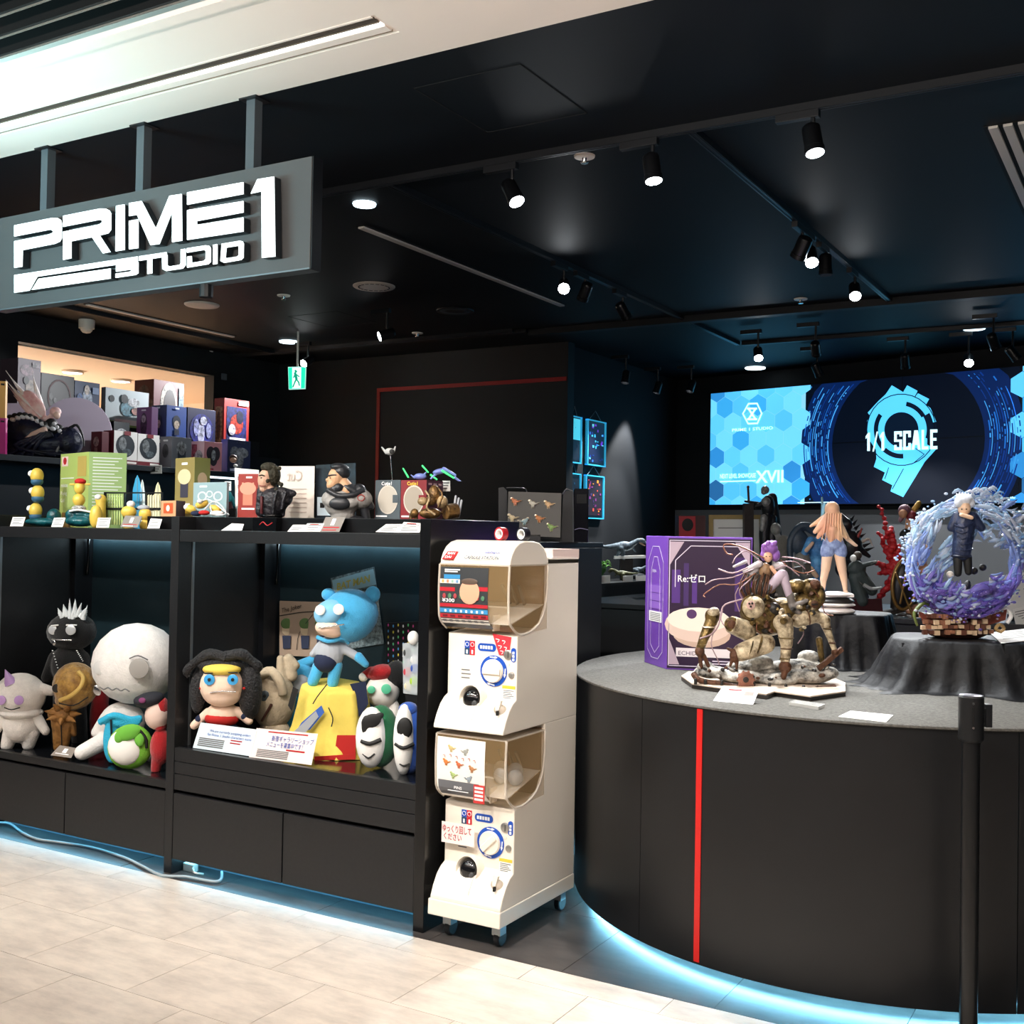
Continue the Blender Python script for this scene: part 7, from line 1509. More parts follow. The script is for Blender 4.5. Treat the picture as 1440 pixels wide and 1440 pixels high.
text('ECHIDNA', Lb(.36, .72, .002), Lb(1, 0)-Lb(0, 0), UP, .012, WHITEINK, pbx, width=.045)

# ---- walking machine statue
SB_ = mat('steel_bronze', '8c7444', .34, .55, bump=(70, .4), noise=(34, .6), c2='241a10'); IV = mat('worn_ivory', 'd8c8a8', .38, bump=(60, .3), noise=(30, .5), c2='4e3c26')
RUST = mat('rust_brown', '5e3b26', .6, .2, bump=(80, .6), noise=(40, .5)); SNOW = mat('snowy_rock', 'c8c3b8', .8, bump=(38, 1, .012), noise=(26, .8), c2='2a2826'); GUN = mat('gunmetal', '33312f', .4, .5)
WIRE = mat('pale_wire', '9c8288', .4); WIRE2 = mat('copper_wire', '7a4c38', .4, .3); HAIR = mat('violet_hair', '8f5fae', .5, noise=(40, .3)); STK = mat('mauve_stocking', 'b3a2b0', .55)
mp_ = ct(1082, 972); Fm = Frame(mp_+V((0, .1, 0)))
mt = thing('machine_statue', 'statue of a four legged bronze and ivory machine carrying a seated violet haired figure', 'statue', Fm.P)
def MP(nm, m, pl, rem=0, par=None): return build(prims(MB(), Fm, pl), nm, m, par or mt, smooth=True, remesh=rem*Fm.s, auto=None if rem else 45, zmin=ZT_+.0195)
# stepped base plate (two joined hexagonal slabs)
def slab(pts, z0, z1, nm, m):
    poly = [onZ(x, y, z0) for x, y in pts]
    part(lambda q: q.prism(poly, (0, 0, z1-z0)), nm, m, mt, bevel=.002)
slab([(958, 957), (973, 968), (1078, 984), (1090, 979), (1140, 986), (1189, 979), (1190, 965), (1150, 949), (1058, 951), (968, 950)], ZT_, ZT_+.014, 'base_plate', mat('plate_dark', '2a2522', .4))
slab([(958, 952), (973, 963), (1078, 978), (1090, 974), (1140, 981), (1189, 974), (1189, 962), (1150, 945), (1058, 947.5), (968, 946)], ZT_+.014, ZT_+.02, 'base_plate', mat('plate_ivory', 'cbb9a8', .45))
MP('rock_base', SNOW, [('e', 1000, 945, 25, 9, 22), ('e', 1040, 951, 34, 9, 30), ('e', 1090, 955, 34, 10, 32), ('e', 1135, 950, 36, 11, 30), ('e', 1165, 946, 14, 9, 20), ('e', 1060, 936, 40, 8, 24, 20), ('e', 1120, 936, 40, 9, 24, 20), ('e', 1137, 923, 16, 9, 12, 26), ('e', 1070, 930, 18, 9, 12, 6), ('e', 992, 938, 12, 9, 12)], 1.6)
MP('girder_rim', RUST, [('t', [(975, 947, -20), (985, 957, -28), (1030, 965, -36), (1080, 970, -40), (1130, 972, -40), (1174, 966, -30)], 4.2)])
for k, x in enumerate((978, 992, 1015, 1060, 1082, 1105, 1130, 1150, 1168)): MP('rim_clamp', GUN, [('c', x, 956+(x-978)*.06, 2.2, x, 968+(x-978)*.05 if x < 1130 else 974-(x-1130)*.1, 2.2, -34-(6 if 1000 < x < 1150 else 0))])
MP('gear', mat('pink_bronze', '9c6a58', .45, .4, noise=(30, .4)), [('d', 1049, 956, 11, -46, 5)]); MP('gear_ring', MATS['pink_bronze'], [('d', 1049, 956, 7, -48, 2)]); MP('gear_hub', GUN, [('d', 1049, 956, 4, -50, 2)])
MP('tooth_ring', MATS['pink_bronze'], [('e', 1049+11.5*cos(i*pi/5), 956+11.5*sin(i*pi/5), 2, 2, 2, -43) for i in range(10)])
# body masses
MP('hull', SB_, [('e', 1070, 862, 30, 26, 26), ('e', 1100, 862, 30, 22, 24, 6), ('e', 1080, 880, 26, 14, 20), ('e', 1130, 850, 22, 20, 20, 10)], 1.5)
MP('ivory_drum', IV, [('e', 1060, 854, 16, 16, 12, -22)]); MP('drum_rim', SB_, [('t', [(1060+17*cos(i*2*pi/16), 854+17*sin(i*2*pi/16), -20) for i in range(17)], 1.8)])
MP('drum_badge', mat('badge_rose', 'c9a49a', .4), [('d', 1056, 851, 6, -36, 2)])
for dx, dy_ in ((-2, -2), (2, -2.4), (0, 2)): MP('drum_port', INK, [('d', 1056+dx, 851+dy_, 1.5, -37.5, 1.5)])
MP('side_drum', IV, [('k', 1028, 878, 12, 1048, 886, -24, -12, 14), ('e', 1050, 887, 14, 14, 12, -10)]); MP('drum_cap', SB_, [('d', 1029, 878, 10, -30, 4)]); MP('drum_cap_ring', RUST, [('d', 1029, 878, 6, -32, 2)])
MP('rear_pod', SB_, [('e', 1140, 826, 14, 13, 12), ('e', 1120, 824, 14, 10, 12), ('e', 1152, 838, 9, 16, 10)], 1.2); MP('rear_cap', RUST, [('e', 1146, 822, 8, 8, 8, -8)])
MP('pipe_ring', SB_, [('d', 1146, 850, 9, -22, 6)]); MP('pipe_ring_inner', RUST, [('d', 1146, 850, 5.5, -25, 3)]); MP('pipe_slot', INK, [('p', [(1142, 849), (1150, 849), (1150, 851), (1142, 851)], -26.5, 1)])
MP('machine_head', GUN, [('e', 1088, 856, 10, 9, 9, -18), ('c', 1080, 866, 4, 1092, 868, 4, -18)], 1)
# legs
MP('front_leg', IV, [('e', 1101, 876, 14, 13, 13, -24), ('c', 1104, 884, 12, 1106, 905, 9, -24), ('c', 1106, 905, 8, 1104, 928, 7, -24)], 1.2); MP('knee_cap', SB_, [('d', 1102, 873, 5, -40, 4)])
MP('front_foot', RUST, [('e', 1104, 938, 9, 9, 9, -26), ('c', 1104, 940, 5, 1102, 952, 4, -30)], 1)
MP('folded_leg', IV, [('c', 1044, 917, 13, 1075, 905, 15, -26, -18), ('e', 1040, 919, 11, 11, 11, -26)], 1.2)
for x, y in ((1053, 913), (1066, 908)): MP('leg_band', SB_, [('e', x, y, 2.6, 15.5, 15.5, -23, 20)])
MP('clawed_foot', RUST, [('e', 1033, 922, 7, 10, 8, -28), ('c', 1030, 915, 3, 1023, 912, 2, -30), ('c', 1030, 926, 3, 1027, 936, 2, -30), ('c', 1036, 930, 3, 1036, 940, 2, -30)], .9)
MP('left_leg', SB_, [('e', 1002, 866, 11, 11, 10, -6), ('c', 1001, 872, 9, 990, 897, 7, -6, -14), ('c', 990, 897, 7, 984, 914, 6, -14)], 1.2); MP('left_leg_shell', IV, [('e', 1003, 861, 9, 7, 9, -9, -20)])
MP('left_foot', RUST, [('e', 984, 916, 7, 8, 8, -14), ('c', 990, 922, 3, 996, 936, 3, -14), ('c', 984, 922, 3, 986, 938, 3, -16)], .9)
MP('right_thigh', IV, [('c', 1122, 872, 11, 1146, 866, 10, -12), ('c', 1146, 866, 9, 1160, 872, 8, -12)], 1.1); MP('right_shin', IV, [('c', 1159, 872, 8, 1166, 893, 5, -12), ('c', 1166, 893, 5, 1174, 915, 3.6, -12)], 1); MP('thigh_band', RUST, [('e', 1136, 868, 2.4, 11.5, 11.5, -12, -10)])
MP('right_foot', RUST, [('e', 1174, 917, 5, 5, 6, -12), ('p', [(1150, 938), (1184, 910), (1187, 915), (1153, 944)], -16, 8)])
MP('rear_leg', SB_, [('c', 1152, 900, 5, 1156, 930, 4, 10)], 0)
# rider
MP('rider_hair', HAIR, [('e', 1082, 772, 12, 11, 11), ('e', 1090, 781, 7, 9, 8), ('e', 1075, 781, 6, 8, 7), ('e', 1085, 765, 8, 5, 8)]+[('e', 1074+3.2*i, 768+5*sin(i*2.1), 3.4, 3.8, 3, -8) for i in range(6)], .8)
MP('rider_face', mat('rider_skin', 'd9aa8c', .5), [('e', 1080, 783, 6.5, 7.5, 7, -6), ('e', 1080, 786, 4.5, 5, 5, -8)], .7)
for x in (1077.5, 1082.5): MP('rider_eye', INK, [('e', x, 782.5, 1, .7, .5, -13)])
MP('rider_torso', mat('rider_suit', '9a7a5a', .5, noise=(40, .4)), [('e', 1076, 803, 9, 12, 9), ('e', 1072, 822, 13, 10, 11), ('e', 1082, 828, 9, 7, 9)], 1)
MP('jacket', mat('pale_jacket', 'b5aeb0', .55, bump=(40, .5)), [('c', 1068, 793, 5, 1048, 803, 4, -4), ('e', 1096, 796, 10, 6, 7), ('c', 1062, 800, 6, 1050, 815, 4, 0), ('c', 1048, 790, 3, 1032, 797, 2, -2)], .9)
MP('rider_thigh', STK, [('c', 1080, 828, 7, 1100, 808, 7.5, -10, -14)], 0); MP('rider_shin', STK, [('c', 1101, 808, 7, 1110, 838, 5, -14)], 0); MP('rider_boot', mat('boot_grey', '6a6460', .5), [('c', 1111, 838, 6, 1114, 852, 5, -14), ('c', 1114, 853, 5, 1134, 845, 3.4, -16), ('c', 1116, 856, 5, 1124, 862, 4, -16)], .9)
MP('rider_arm', mat('rider_skin', 'd9aa8c', .5), [('c', 1085, 798, 3, 1092, 808, 2.6, -10)], 0)
# cables
random.seed(17)
cab = [[(1075, 785), (1040, 768), (1018, 766), (1022, 778), (1030, 780)], [(1070, 790), (1050, 775), (1036, 782), (1030, 792)], [(1060, 800), (1030, 812), (1005, 815), (992, 822)], [(1062, 806), (1036, 822), (1012, 822), (990, 836), (992, 840)], [(1046, 842), (1020, 850), (1014, 862), (1010, 880), (1000, 892), (984, 898)], [(1016, 858), (1014, 872), (1022, 884)], [(1066, 870), (1064, 886), (1074, 892), (1084, 884), (1084, 876)], [(1100, 790), (1118, 790), (1132, 800), (1136, 808)], [(1100, 783), (1122, 786), (1140, 792)], [(1098, 788), (1112, 800), (1130, 806), (1146, 802)], [(1055, 815), (1040, 830), (1046, 846)], [(1050, 812), (1034, 836), (1040, 860)], [(1064, 818), (1050, 838), (1044, 850)], [(1006, 880), (1000, 905), (1008, 925), (1012, 935)], [(1122, 905), (1130, 892), (1128, 880)], [(1146, 832), (1156, 848), (1160, 862), (1172, 866)], [(1010, 800), (1030, 806), (1052, 798)], [(1090, 800), (1106, 796), (1124, 810)]]
for i, c_ in enumerate(cab): MP('cable', WIRE if i % 3 else WIRE2, [('t', [(x, y, -14+8*sin(i*1.7+j)) for j, (x, y) in enumerate(c_)], 0.8 if i % 4 else 1.1)])
for i in range(16): MP('hose', (RUST, RUST, GUN)[i % 3], [('t', [(1048+i*2.6, 806+i % 5, -10+i % 4), (1040+i*3, 824+3*sin(i), -18), (1048+i*2.0, 842+2*cos(i), -14)], 1.2)])
for i in range(34):
    a_ = random.uniform(0, 6.28); x = 1086+random.uniform(-38, 62); y = 858+random.uniform(-22, 30)
    MP('fitting', (SB_, GUN, RUST, IV)[i % 4], [('k', x, y, random.uniform(1.6, 4), x+3*cos(a_), y+3*sin(a_), -20, -30+random.random()*6, random.uniform(1, 3))])
for (x, y, r_, m_) in ((1105, 897, 11.2, SB_), (1106, 912, 9, RUST), (1104, 926, 8, SB_), (996, 882, 9.4, IV), (987, 906, 7.4, IV), (1163, 884, 7, SB_), (1170, 904, 5, RUST)): MP('leg_ring', m_, [('e', x, y, r_, 1.5, r_, -24 if 1090 < x < 1120 else -13)])
for i in range(26):
    x = 985+i*7.4; MP('rubble', (SNOW, GUN, RUST)[i % 3], [('e', x+random.uniform(-3, 3), 948+random.uniform(-10, 8)-abs(x-1080)*.06, random.uniform(2, 5), random.uniform(1.5, 3.5), 4, -24+random.uniform(-8, 14), random.uniform(-30, 30))])
MP('engine_block', GUN, [('p', [(1132, 792), (1140, 790), (1141, 806), (1133, 808)], -8, 8), ('p', [(1118, 798), (1128, 796), (1128, 806), (1118, 808)], -6, 8)])
# cards and acrylic block on the counter
def flat(name, label, pts, m, lines=(), z=ZT_, th=.0012, cat='card'):
    poly = [onZ(x, y, z+.001) for x, y in pts]; c_ = sum(poly, V())/len(poly)
    t = thing(name, label, cat, c_); part(lambda q: q.prism(poly, (0, 0, th)), 'sheet', m, t)
    def f(u, v): return (poly[0].lerp(poly[1], u)).lerp(poly[3].lerp(poly[2], u), v)+UP*(th+.0006)
    for (u0, u1, v0, v1, mm) in lines: part(lambda q: q.prism([f(u0, v0), f(u1, v0), f(u1, v1), f(u0, v1)], (0, 0, .0004)), 'print_line', mm, t)
    return t
easel('price_card', 'white price card leaning on the machine statue base', FrameY(ct(1030, 988)), [(1016, 966), (1068, 969), (1059, 992), (1003, 988)], CARD, [(.2, .55, .1, .17, REDINK), (.66, .9, .2, .45, mat('card_red', 'c98a84', .6))]+tl(5, .1, .6, .3, .9, P('b9b2aa'), .3), lean=.9)
t = thing('acrylic_block', 'clear flat acrylic sign block on the counter carpet', 'sign', ct(1134, 996))
part(lambda q: q.prism([ct(1109, 992), ct(1151, 999), ct(1160, 995), ct(1118, 989)], (0, 0, .012)), 'block', mat('acrylic', 'd8d8d4', .08, alpha=.55), t, bevel=.001)
flat('flat_card', 'white card with dark oval print lying on the counter carpet', [(1196, 1000), (1256, 1006), (1246, 1016), (1179, 1008)], CARD, [(.3, .7, .35, .65, P('6a6462'))])

# ---- draped stands
CLOTH = mat('black_satin_cloth', '060608', .55, bump=(14, .4, .02), spec=.25)
def draped(label, pc, rx, ry, h, seed, flare=.22, name='draped_stand', ang=0.0, base=ZT_, wave=.07):
    t = thing(name, label, 'display stand', (pc[0], pc[1], base)); random.seed(seed)
    n = 120; ph = [random.random()*6 for _ in range(4)]
    def loop(k, f, z):
        out = []
        for i in range(n):
            a = 2*pi*i/n; se = 1/(abs(cos(a))**4+abs(sin(a))**4)**.25
            wv = 1+k*wave*(.5*sin(7*a+ph[0])+.6*sin(13*a+ph[1])+.6*sin(22*a+ph[2]))
            x, y = rx*se*cos(a)*(1+f*wv)*(wv if k else 1), ry*se*sin(a)*(1+f*wv)*(wv if k else 1)
            out.append(V((pc[0]+x*cos(ang)-y*sin(ang), pc[1]+x*sin(ang)+y*cos(ang), z)))
        return out
    z1 = base+h
    rs = [[V((pc[0], pc[1], z1))+(p-V((pc[0], pc[1], z1)))*.02 for p in loop(0, 0, z1)], loop(0, -.04, z1), loop(.1, 0, z1-.008), loop(.5, flare*.3, z1-h*.35), loop(.8, flare*.6, z1-h*.7), loop(1, flare, base+.012), loop(1.2, flare*1.35, base+.003), loop(1.3, flare*1.6, base+.001)]
    part(lambda q: q.rings(rs, cap=False), 'cloth', CLOTH, t, smooth=True)
    part(lambda q: q.obox((pc[0], pc[1], base+h/2-.006), (rx*.86*cos(ang), rx*.86*sin(ang), 0), (-ry*.86*sin(ang), ry*.86*cos(ang), 0), (0, 0, h/2-.008)), 'box', BLKM, t)
    return t
# stand A: under the girl statue; stand B: under the splash statue
gA = onZ(1172, 862, 1.105); draped('black satin draped stand carrying the long haired girl statue', (gA.x+.01, gA.y+.1), .2, .16, 1.105-ZT_, 2, .2)
gB = onZ(1352, 897, 1.058); draped('wide black satin draped stand carrying the splash statue', (gB.x+.02, gB.y+.0), .27, .2, 1.058-ZT_, 5, .3, ang=radians(12))
# ---- girl statue (seen from behind)
Fg = Frame(V((gA.x, gA.y-.02, 1.1055)))
DSK = mat('statue_skin', 'ecc7a8', .5); BLON = mat('blond_pink_hair', 'f2d2a0', .45, noise=(6, .3), c2='e2a488', stretch=(1, 1, .3)); SHT = mat('pale_blue_short', '9fb2d6', .6, noise=(50, .4), c2='6f7fae')
fig('girl_statue', 'standing girl statue seen from behind with long blond and pink hair', 'statue', Fg, [
    ('base', mat('base_white', 'e8e0da', .5), [('e', 1174, 836, 27, 4.5, 20), ('p', [(1147, 836), (1201, 836), (1201, 840), (1147, 840)], -14, 28), ('e', 1174, 859, 29, 6, 22), ('e', 1174, 850, 29, 4, 22)], 0),
    ('base_band', GUN, [('e', 1174, 845, 27.5, 6, 20.5)], 0),
    ('body', DSK, [('c', 1164, 775, 8, 1161, 800, 6.5), ('c', 1161, 800, 6, 1158, 815, 5), ('c', 1158, 815, 4.6, 1157, 831, 3), ('c', 1157, 832, 3, 1155, 834, 2.6, 0, -5), ('c', 1180, 775, 8, 1184, 800, 6.5), ('c', 1184, 800, 6, 1187, 815, 5), ('c', 1187, 815, 4.6, 1189, 831, 3), ('c', 1189, 832, 3, 1191, 834, 2.6, 0, -5), ('e', 1172, 765, 13, 11, 10), ('e', 1171, 745, 11, 14, 8), ('c', 1184, 742, 4, 1192, 758, 3.4), ('c', 1192, 758, 3.2, 1202, 766, 2.4), ('e', 1204, 767, 2.6, 2, 2)], .8),
    ('shorts', SHT, [('e', 1172, 765, 15.5, 11, 12), ('c', 1164, 772, 10, 1163, 777, 9.6), ('c', 1181, 772, 10, 1182, 777, 9.6)], .9),
    ('top', P('dfe6ee'), [('e', 1170, 748, 12, 11, 9)], 0),
    ('hair', BLON, [('e', 1170, 716, 10.5, 11, 11), ('e', 1171, 734, 14, 20, 10, -3), ('c', 1164, 730, 8, 1146, 748, 3, -4, -8), ('c', 1162, 738, 7, 1150, 756, 2.4, -6), ('c', 1178, 738, 8, 1190, 756, 3, -5), ('c', 1170, 745, 9, 1168, 764, 3, -7), ('c', 1178, 748, 7, 1181, 764, 2.4, -7), ('c', 1160, 728, 5, 1140, 740, 2, 0)], .8),
    ('hair_lock', BLON, [('t', [(1162+i*3.4, 722, -11), (1160+i*3.8, 742, -13), (1155+i*5, 760, -12)], lambda u: 1.6*(1-u*.7)) for i in range(7)]),
    ('ribbon', mat('ribbon_blue', '7fb8d4', .5), [('e', 1158, 716, 2.5, 10, 3, 4, 10)], 0)])
# ---- splash statue
Fs = Frame(V((gB.x-.02, gB.y-.02, 1.0585)))
st2 = thing('splash_statue', 'statue of a silver haired figure in a navy coat inside a blue violet splash ring', 'statue', Fs.P)
def SP(nm, m, pl, rem=0): return build(prims(MB(), Fs, pl), nm, m, st2, smooth=True, remesh=rem*Fs.s, auto=None if rem else 45, zmin=1.058)
BR1, BR2, BR3 = P('8a5c44', .6), P('c9ad8c', .6), P('5a3426', .6)
SP('base_core', P('4a2c22', .6), [('e', 1346, 888, 44, 12, 24, 4), ('e', 1346, 876, 42, 8, 24, 6)], 1.4)
random.seed(31)
for rw in range(4):
    for i in range(13):
        x = 1299+i*7.6+(3.5 if rw % 2 else 0)+random.uniform(-1, 1); y = 867+rw*7.4+random.uniform(-1, 1)
        if x > 1396 or random.random() < .1: continue
        w_, h_ = random.uniform(2.6, 4), random.uniform(2.4, 3.8); dpt = -24*math.sqrt(max(0, 1-((x-1346)/50)**2))-1-random.random()*3
        SP('brick', (BR1, BR2, BR3, BR2, BR1)[random.randrange(5)] if rw > 0 else (BR1, BR3)[random.randrange(2)], [('p', [(x-w_, y-h_), (x+w_, y-h_), (x+w_, y+h_), (x-w_, y+h_)], dpt, 7)])
SP('wing_panel', P('6a3226', .5), [('p', [(1292, 860), (1326, 868), (1322, 884), (1300, 878)], -10, 4)]); SP('wing_panel', P('6a3226', .5), [('p', [(1372, 872), (1416, 857), (1414, 872), (1380, 882)], -10, 4)])
SP('leaf_horn', P('5e6a34', .5), [('t', [(1290, 880, -8), (1286, 862, -8), (1300, 848, -8), (1312, 856, -6)], lambda u: 3*(1-abs(u-.5)))])
SP('white_claw', CARD, [('t', [(1416, 876, -6), (1422, 866, -6), (1416, 856, -6), (1406, 860, -4)], 3)]); SP('coil', P('a88a5a', .4), [('t', [(1406, 888, -12), (1400, 884, -14), (1406, 878, -14), (1412, 884, -14), (1406, 889, -14)], 2.4)])
WAT = [mat('splash_%d' % i, c_, .06, trans=.45, ior=1.35, coat=1, alpha=.8) for i, c_ in enumerate(('dce8f6', 'a4bcf4', '9a8ce4', '7a64c4', 'bcdcf6', 'eceef8'))]
random.seed(12)
CX_, CY_, RS_ = 1356, 786, 82
mbs = [MB() for _ in WAT]; smb = Fs.s
def spl(k, pts, r): mbs[k].tube([Fs(x, y, d*smb) for x, y, d in pts], (lambda u: r*smb*max(.08, sin(pi*min(.98, .12+u*.86))**.7)), 7, 2)
for i in range(230):       # swirling sheets of water wrapped on a sphere
    a0 = random.uniform(.15, 2*pi-.35)-pi/2; lat = random.uniform(-.55, .55); ln = random.uniform(.25, .8); rr = RS_*random.uniform(.86, 1.02); pts = []
    for j in range(6):
        a = a0+ln*j/5; r_ = rr*(1+.05*sin(a*5+i)); x = CX_+r_*cos(a)*cos(lat*.6); y = CY_+r_*sin(a)*cos(lat*.5); d = RS_*.62*sin(lat)*1.2
        pts.append((x, y, d))
    ym = pts[3][1]; k = 3 if ym > 840 else (2 if ym > 805 else (1 if ym > 760 else random.choice((0, 4, 5))))
    if random.random() < .3: k = random.choice((0, 1, 4))
    spl(k, pts, random.uniform(1.2, 3.4))
for i in range(70):        # bowl of violet water at the bottom
    a = random.uniform(0, 2*pi); r_ = random.uniform(10, 70); x = CX_+r_*cos(a); d = .7*r_*sin(a); y = 852-18*(1-(r_/72)**2)*-1-max(0, r_-40)*.8
    a2 = a+random.uniform(.3, .8); spl(random.choice((2, 3, 3, 1)), [(x, y, d), (CX_+r_*cos((a+a2)/2), y-5-5*random.random(), .7*r_*sin((a+a2)/2)), (CX_+r_*cos(a2), y-random.uniform(0, 12), .7*r_*sin(a2))], random.uniform(3, 7))
for i in range(120):       # water sheet rising on the near left side
    a = random.uniform(1.7, 3.9); r_ = RS_*random.uniform(.62, .98); x = CX_+r_*cos(a); y = CY_+r_*sin(a)*.95; d = random.uniform(-34, 24)
    k = 3 if y > 840 else (2 if y > 812 else (1 if y > 780 else random.choice((0, 4, 5))))
    spl(k if random.random() < .7 else random.choice((0, 4, 1)), [(x, y, d), (x+random.uniform(0, 6), y-9, d-4), (x+random.uniform(2, 14), y-20, d)], random.uniform(1.4, 3.6))
for i in range(80):        # lower near rim
    a = random.uniform(.5, 2.6); r_ = RS_*random.uniform(.6, .96); x = CX_+r_*cos(a); y = CY_+r_*sin(a)*.95
    spl(random.choice((3, 2, 2, 1, 0)), [(x-8, y-2, -30), (x, y+random.uniform(-4, 4), -34), (x+10, y-6, -28)], random.uniform(1.4, 3.4))
for i in range(60):        # diagonal plumes
    t0 = random.random(); x = 1300+t0*70+random.uniform(-10, 10); y = 815-t0*75+random.uniform(-12, 12)
    spl(random.choice((0, 1, 4, 4)), [(x, y, -20+random.uniform(-8, 8)), (x+12, y-10+random.uniform(-4, 4), -22), (x+20+random.uniform(-6, 6), y-22, -18)], random.uniform(1.6, 3.6))
for i in range(70):        # spray at the upper right
    x = random.uniform(1360, 1450); y = 700+random.uniform(-5, 60)+(x-1360)*.25; 
    spl(random.choice((0, 4, 5, 1)), [(x, y, random.uniform(-15, 25)), (x+9, y-5+random.uniform(-8, 8), 0), (x+18, y+random.uniform(-10, 10), 6)], random.uniform(1.5, 3.8))
for i in range(26):
    x = random.uniform(1335, 1400); y = 690+random.uniform(0, 16)
    spl(random.choice((0, 4, 5)), [(x, y, 4), (x+8, y-5, 0), (x+15, y+random.uniform(-6, 4), 2)], random.uniform(1.4, 3))
for i in range(900):       # droplets and foam clinging to the ring
    a = random.uniform(0, 2*pi); r_ = RS_*(1.0+random.gauss(0, .09)); lat = random.uniform(-.7, .7)
    if -2.2 < a-2*pi < -.6 and random.random() < .3: continue
    x = CX_+r_*cos(a)*cos(lat*.6); y = CY_+r_*sin(a)*cos(lat*.5); k = 3 if y > 845 else (2 if y > 810 else (1 if y > 770 else random.choice((0, 4, 5))))
    if random.random() < .4: k = random.choice((0, 5, 4))
    q_ = random.uniform(.7, 2.2); mbs[k].ell(Fs(x, y, RS_*.74*sin(lat)*smb), q_*1.5*smb, q_*smb, q_*smb, None, 6, 4)
for mb, m_ in zip(mbs, WAT):
    if mb.v: build(mb, 'water_splash', m_, st2, smooth=True, kind='stuff')
NAV = mat('navy_leather', '262f4a', .35, bump=(24, .6, .02))
SP('figure_coat', NAV, [('e', 1358, 735, 15, 18, 11, -38), ('c', 1356, 745, 14, 1352, 776, 13, -38), ('c', 1368, 726, 7, 1380, 742, 6, -40), ('c', 1346, 726, 7, 1338, 742, 6, -34)], 1)
SP('coat_hem', mat('navy_hem', '1a2034', .5), [('e', 1352, 782, 14, 4, 12, -38)])
for k in range(5): SP('coat_fold', NAV, [('t', [(1342+k*2, 738+k*8, -48), (1354, 742+k*8, -52), (1368, 736+k*9, -48)], 1.1)])
SP('figure_leg', INK, [('c', 1347, 784, 6.5, 1347, 806, 5, -38)]); SP('figure_leg', INK, [('c', 1360, 784, 6.5, 1362, 804, 5, -38)])
SP('figure_face', DSK, [('e', 1356, 715, 8.5, 11, 9, -40), ('c', 1356, 722, 5, 1357, 732, 5.5, -38), ('c', 1366, 728, 3, 1352, 724, 3, -50)], .8)
SP('figure_hair', mat('silver_hair', 'd4dae6', .4), [('e', 1356, 703, 12, 8, 11, -38), ('e', 1348, 707, 6, 7, 6, -41), ('e', 1365, 707, 6, 7, 6, -40)]+[('k', 1348+i*3, 700, 3.2, 1344+i*4.6, 690+abs(i-2), -39) for i in range(6)], .8)
for x in (1352.5, 1359): SP('figure_eye', INK, [('e', x, 716, 1.2, .8, .5, -49)])
for (x, y, cc) in ((1300, 770, 'c9a07a'), (1326, 800, 'd8a890'), (1336, 808, 'e8e0d0'), (1338, 783, '3a3024'), (1382, 798, '15120e'), (1370, 803, '15120e'), (1360, 824, '121218'), (1354, 826, 'd0d0d8')):
    SP('floating_debris', P(cc, .5), [('e', x, y, 5, 8 if cc == '121218' else 5, 5, -14, 15)])
flat('flat_card', 'white text card lying on the wide draped stand', [(1392, 890), (1446, 884), (1456, 900), (1408, 905)], CARD, [(.15, .8, .2+.15*k, .27+.15*k, P('b9b2aa')) for k in range(4)], z=1.06)
# ================================================================== BACKGROUND TABLE WITH STATUES
bk = thing('back_table', 'long black display table behind the round counter', 'table', (-1.6, 7.0, 0))
part(lambda q: q.box(-3.3, 1.0, 6.3, 7.6, .06, .97), 'body', BLKM, bk); part(lambda q: q.box(-3.32, 1.02, 6.28, 7.62, .97, 1.0), 'worktop', BLK, bk, bevel=.003)
part(lambda q: q.box(-3.2, .9, 6.4, 7.5, 0, .06), 'plinth', SEAM, bk)
def bt_(px, Y): return colY(px, Y, 1.0)
GREYB = mat('stone_grey', '8c8a84', .6, bump=(50, .5), noise=(30, .4)); DKA = mat('dark_armour', '2b2a2c', .35, .3, noise=(40, .4)); BLUEC = mat('blue_robe', '64aee6', .5, noise=(20, .4), c2='3468a8')
fig('armoured_statue', 'dark caped armoured statue resting hands on a sword hilt', 'statue', Frame(bt_(1080, 7.3)), [
    ('pillar', mat('dark_wood', '2a1e1a', .5, noise=(20, .5)), [('p', [(1047, 708), (1060, 708), (1060, 872), (1047, 872)], -6, 13)]), ('sword_hilt', RUST, [('c', 1052, 687, 1.6, 1053, 705, 1.6, 0), ('e', 1052, 685, 2, 2.4, 2)]), ('crossguard', GUN, [('c', 1048, 705, 1.6, 1066, 708, 2.6, 0)]),
    ('helmet', mat('steel_plain', 'a09c98', .35, .2, noise=(40, .5)), [('e', 1076, 689, 6, 6, 6), ('e', 1074, 692, 4, 4, 4, -3)], .7),
    ('armour', DKA, [('e', 1080, 712, 10, 16, 10), ('c', 1074, 708, 4.5, 1063, 712, 3.4, -4), ('c', 1078, 728, 9, 1075, 750, 8), ('c', 1075, 750, 8, 1078, 872, 7), ('c', 1086, 730, 7, 1086, 872, 6)], 1), ('plate', MATS['steel_plain'], [('e', 1077, 706, 7, 7, 6, -6), ('c', 1074, 728, 5, 1072, 744, 4, -6)], .8),
    ('cape', mat('cape_black', '0b0a0c', .7), [('c', 1086, 700, 7, 1092, 765, 9, 6), ('c', 1092, 765, 9, 1094, 872, 10, 6)], 1)])
fig('stone_bust', 'pale grey headed statue in a textured grey vest', 'statue', Frame(bt_(1104, 6.75)), [('head', GREYB, [('e', 1091, 744, 7.5, 9, 8), ('c', 1093, 752, 4, 1096, 760, 5)], .8), ('vest', mat('knit_vest', '6e6a62', .9, bump=(120, 1)), [('e', 1101, 770, 13, 18, 11), ('c', 1100, 780, 12, 1104, 850, 12)], 1), ('sleeve', P('d9cbbc'), [('c', 1112, 764, 3, 1117, 800, 2.6)], 0), ('sleeve', P('d9cbbc'), [('c', 1090, 768, 3, 1088, 800, 2.6)], 0)])
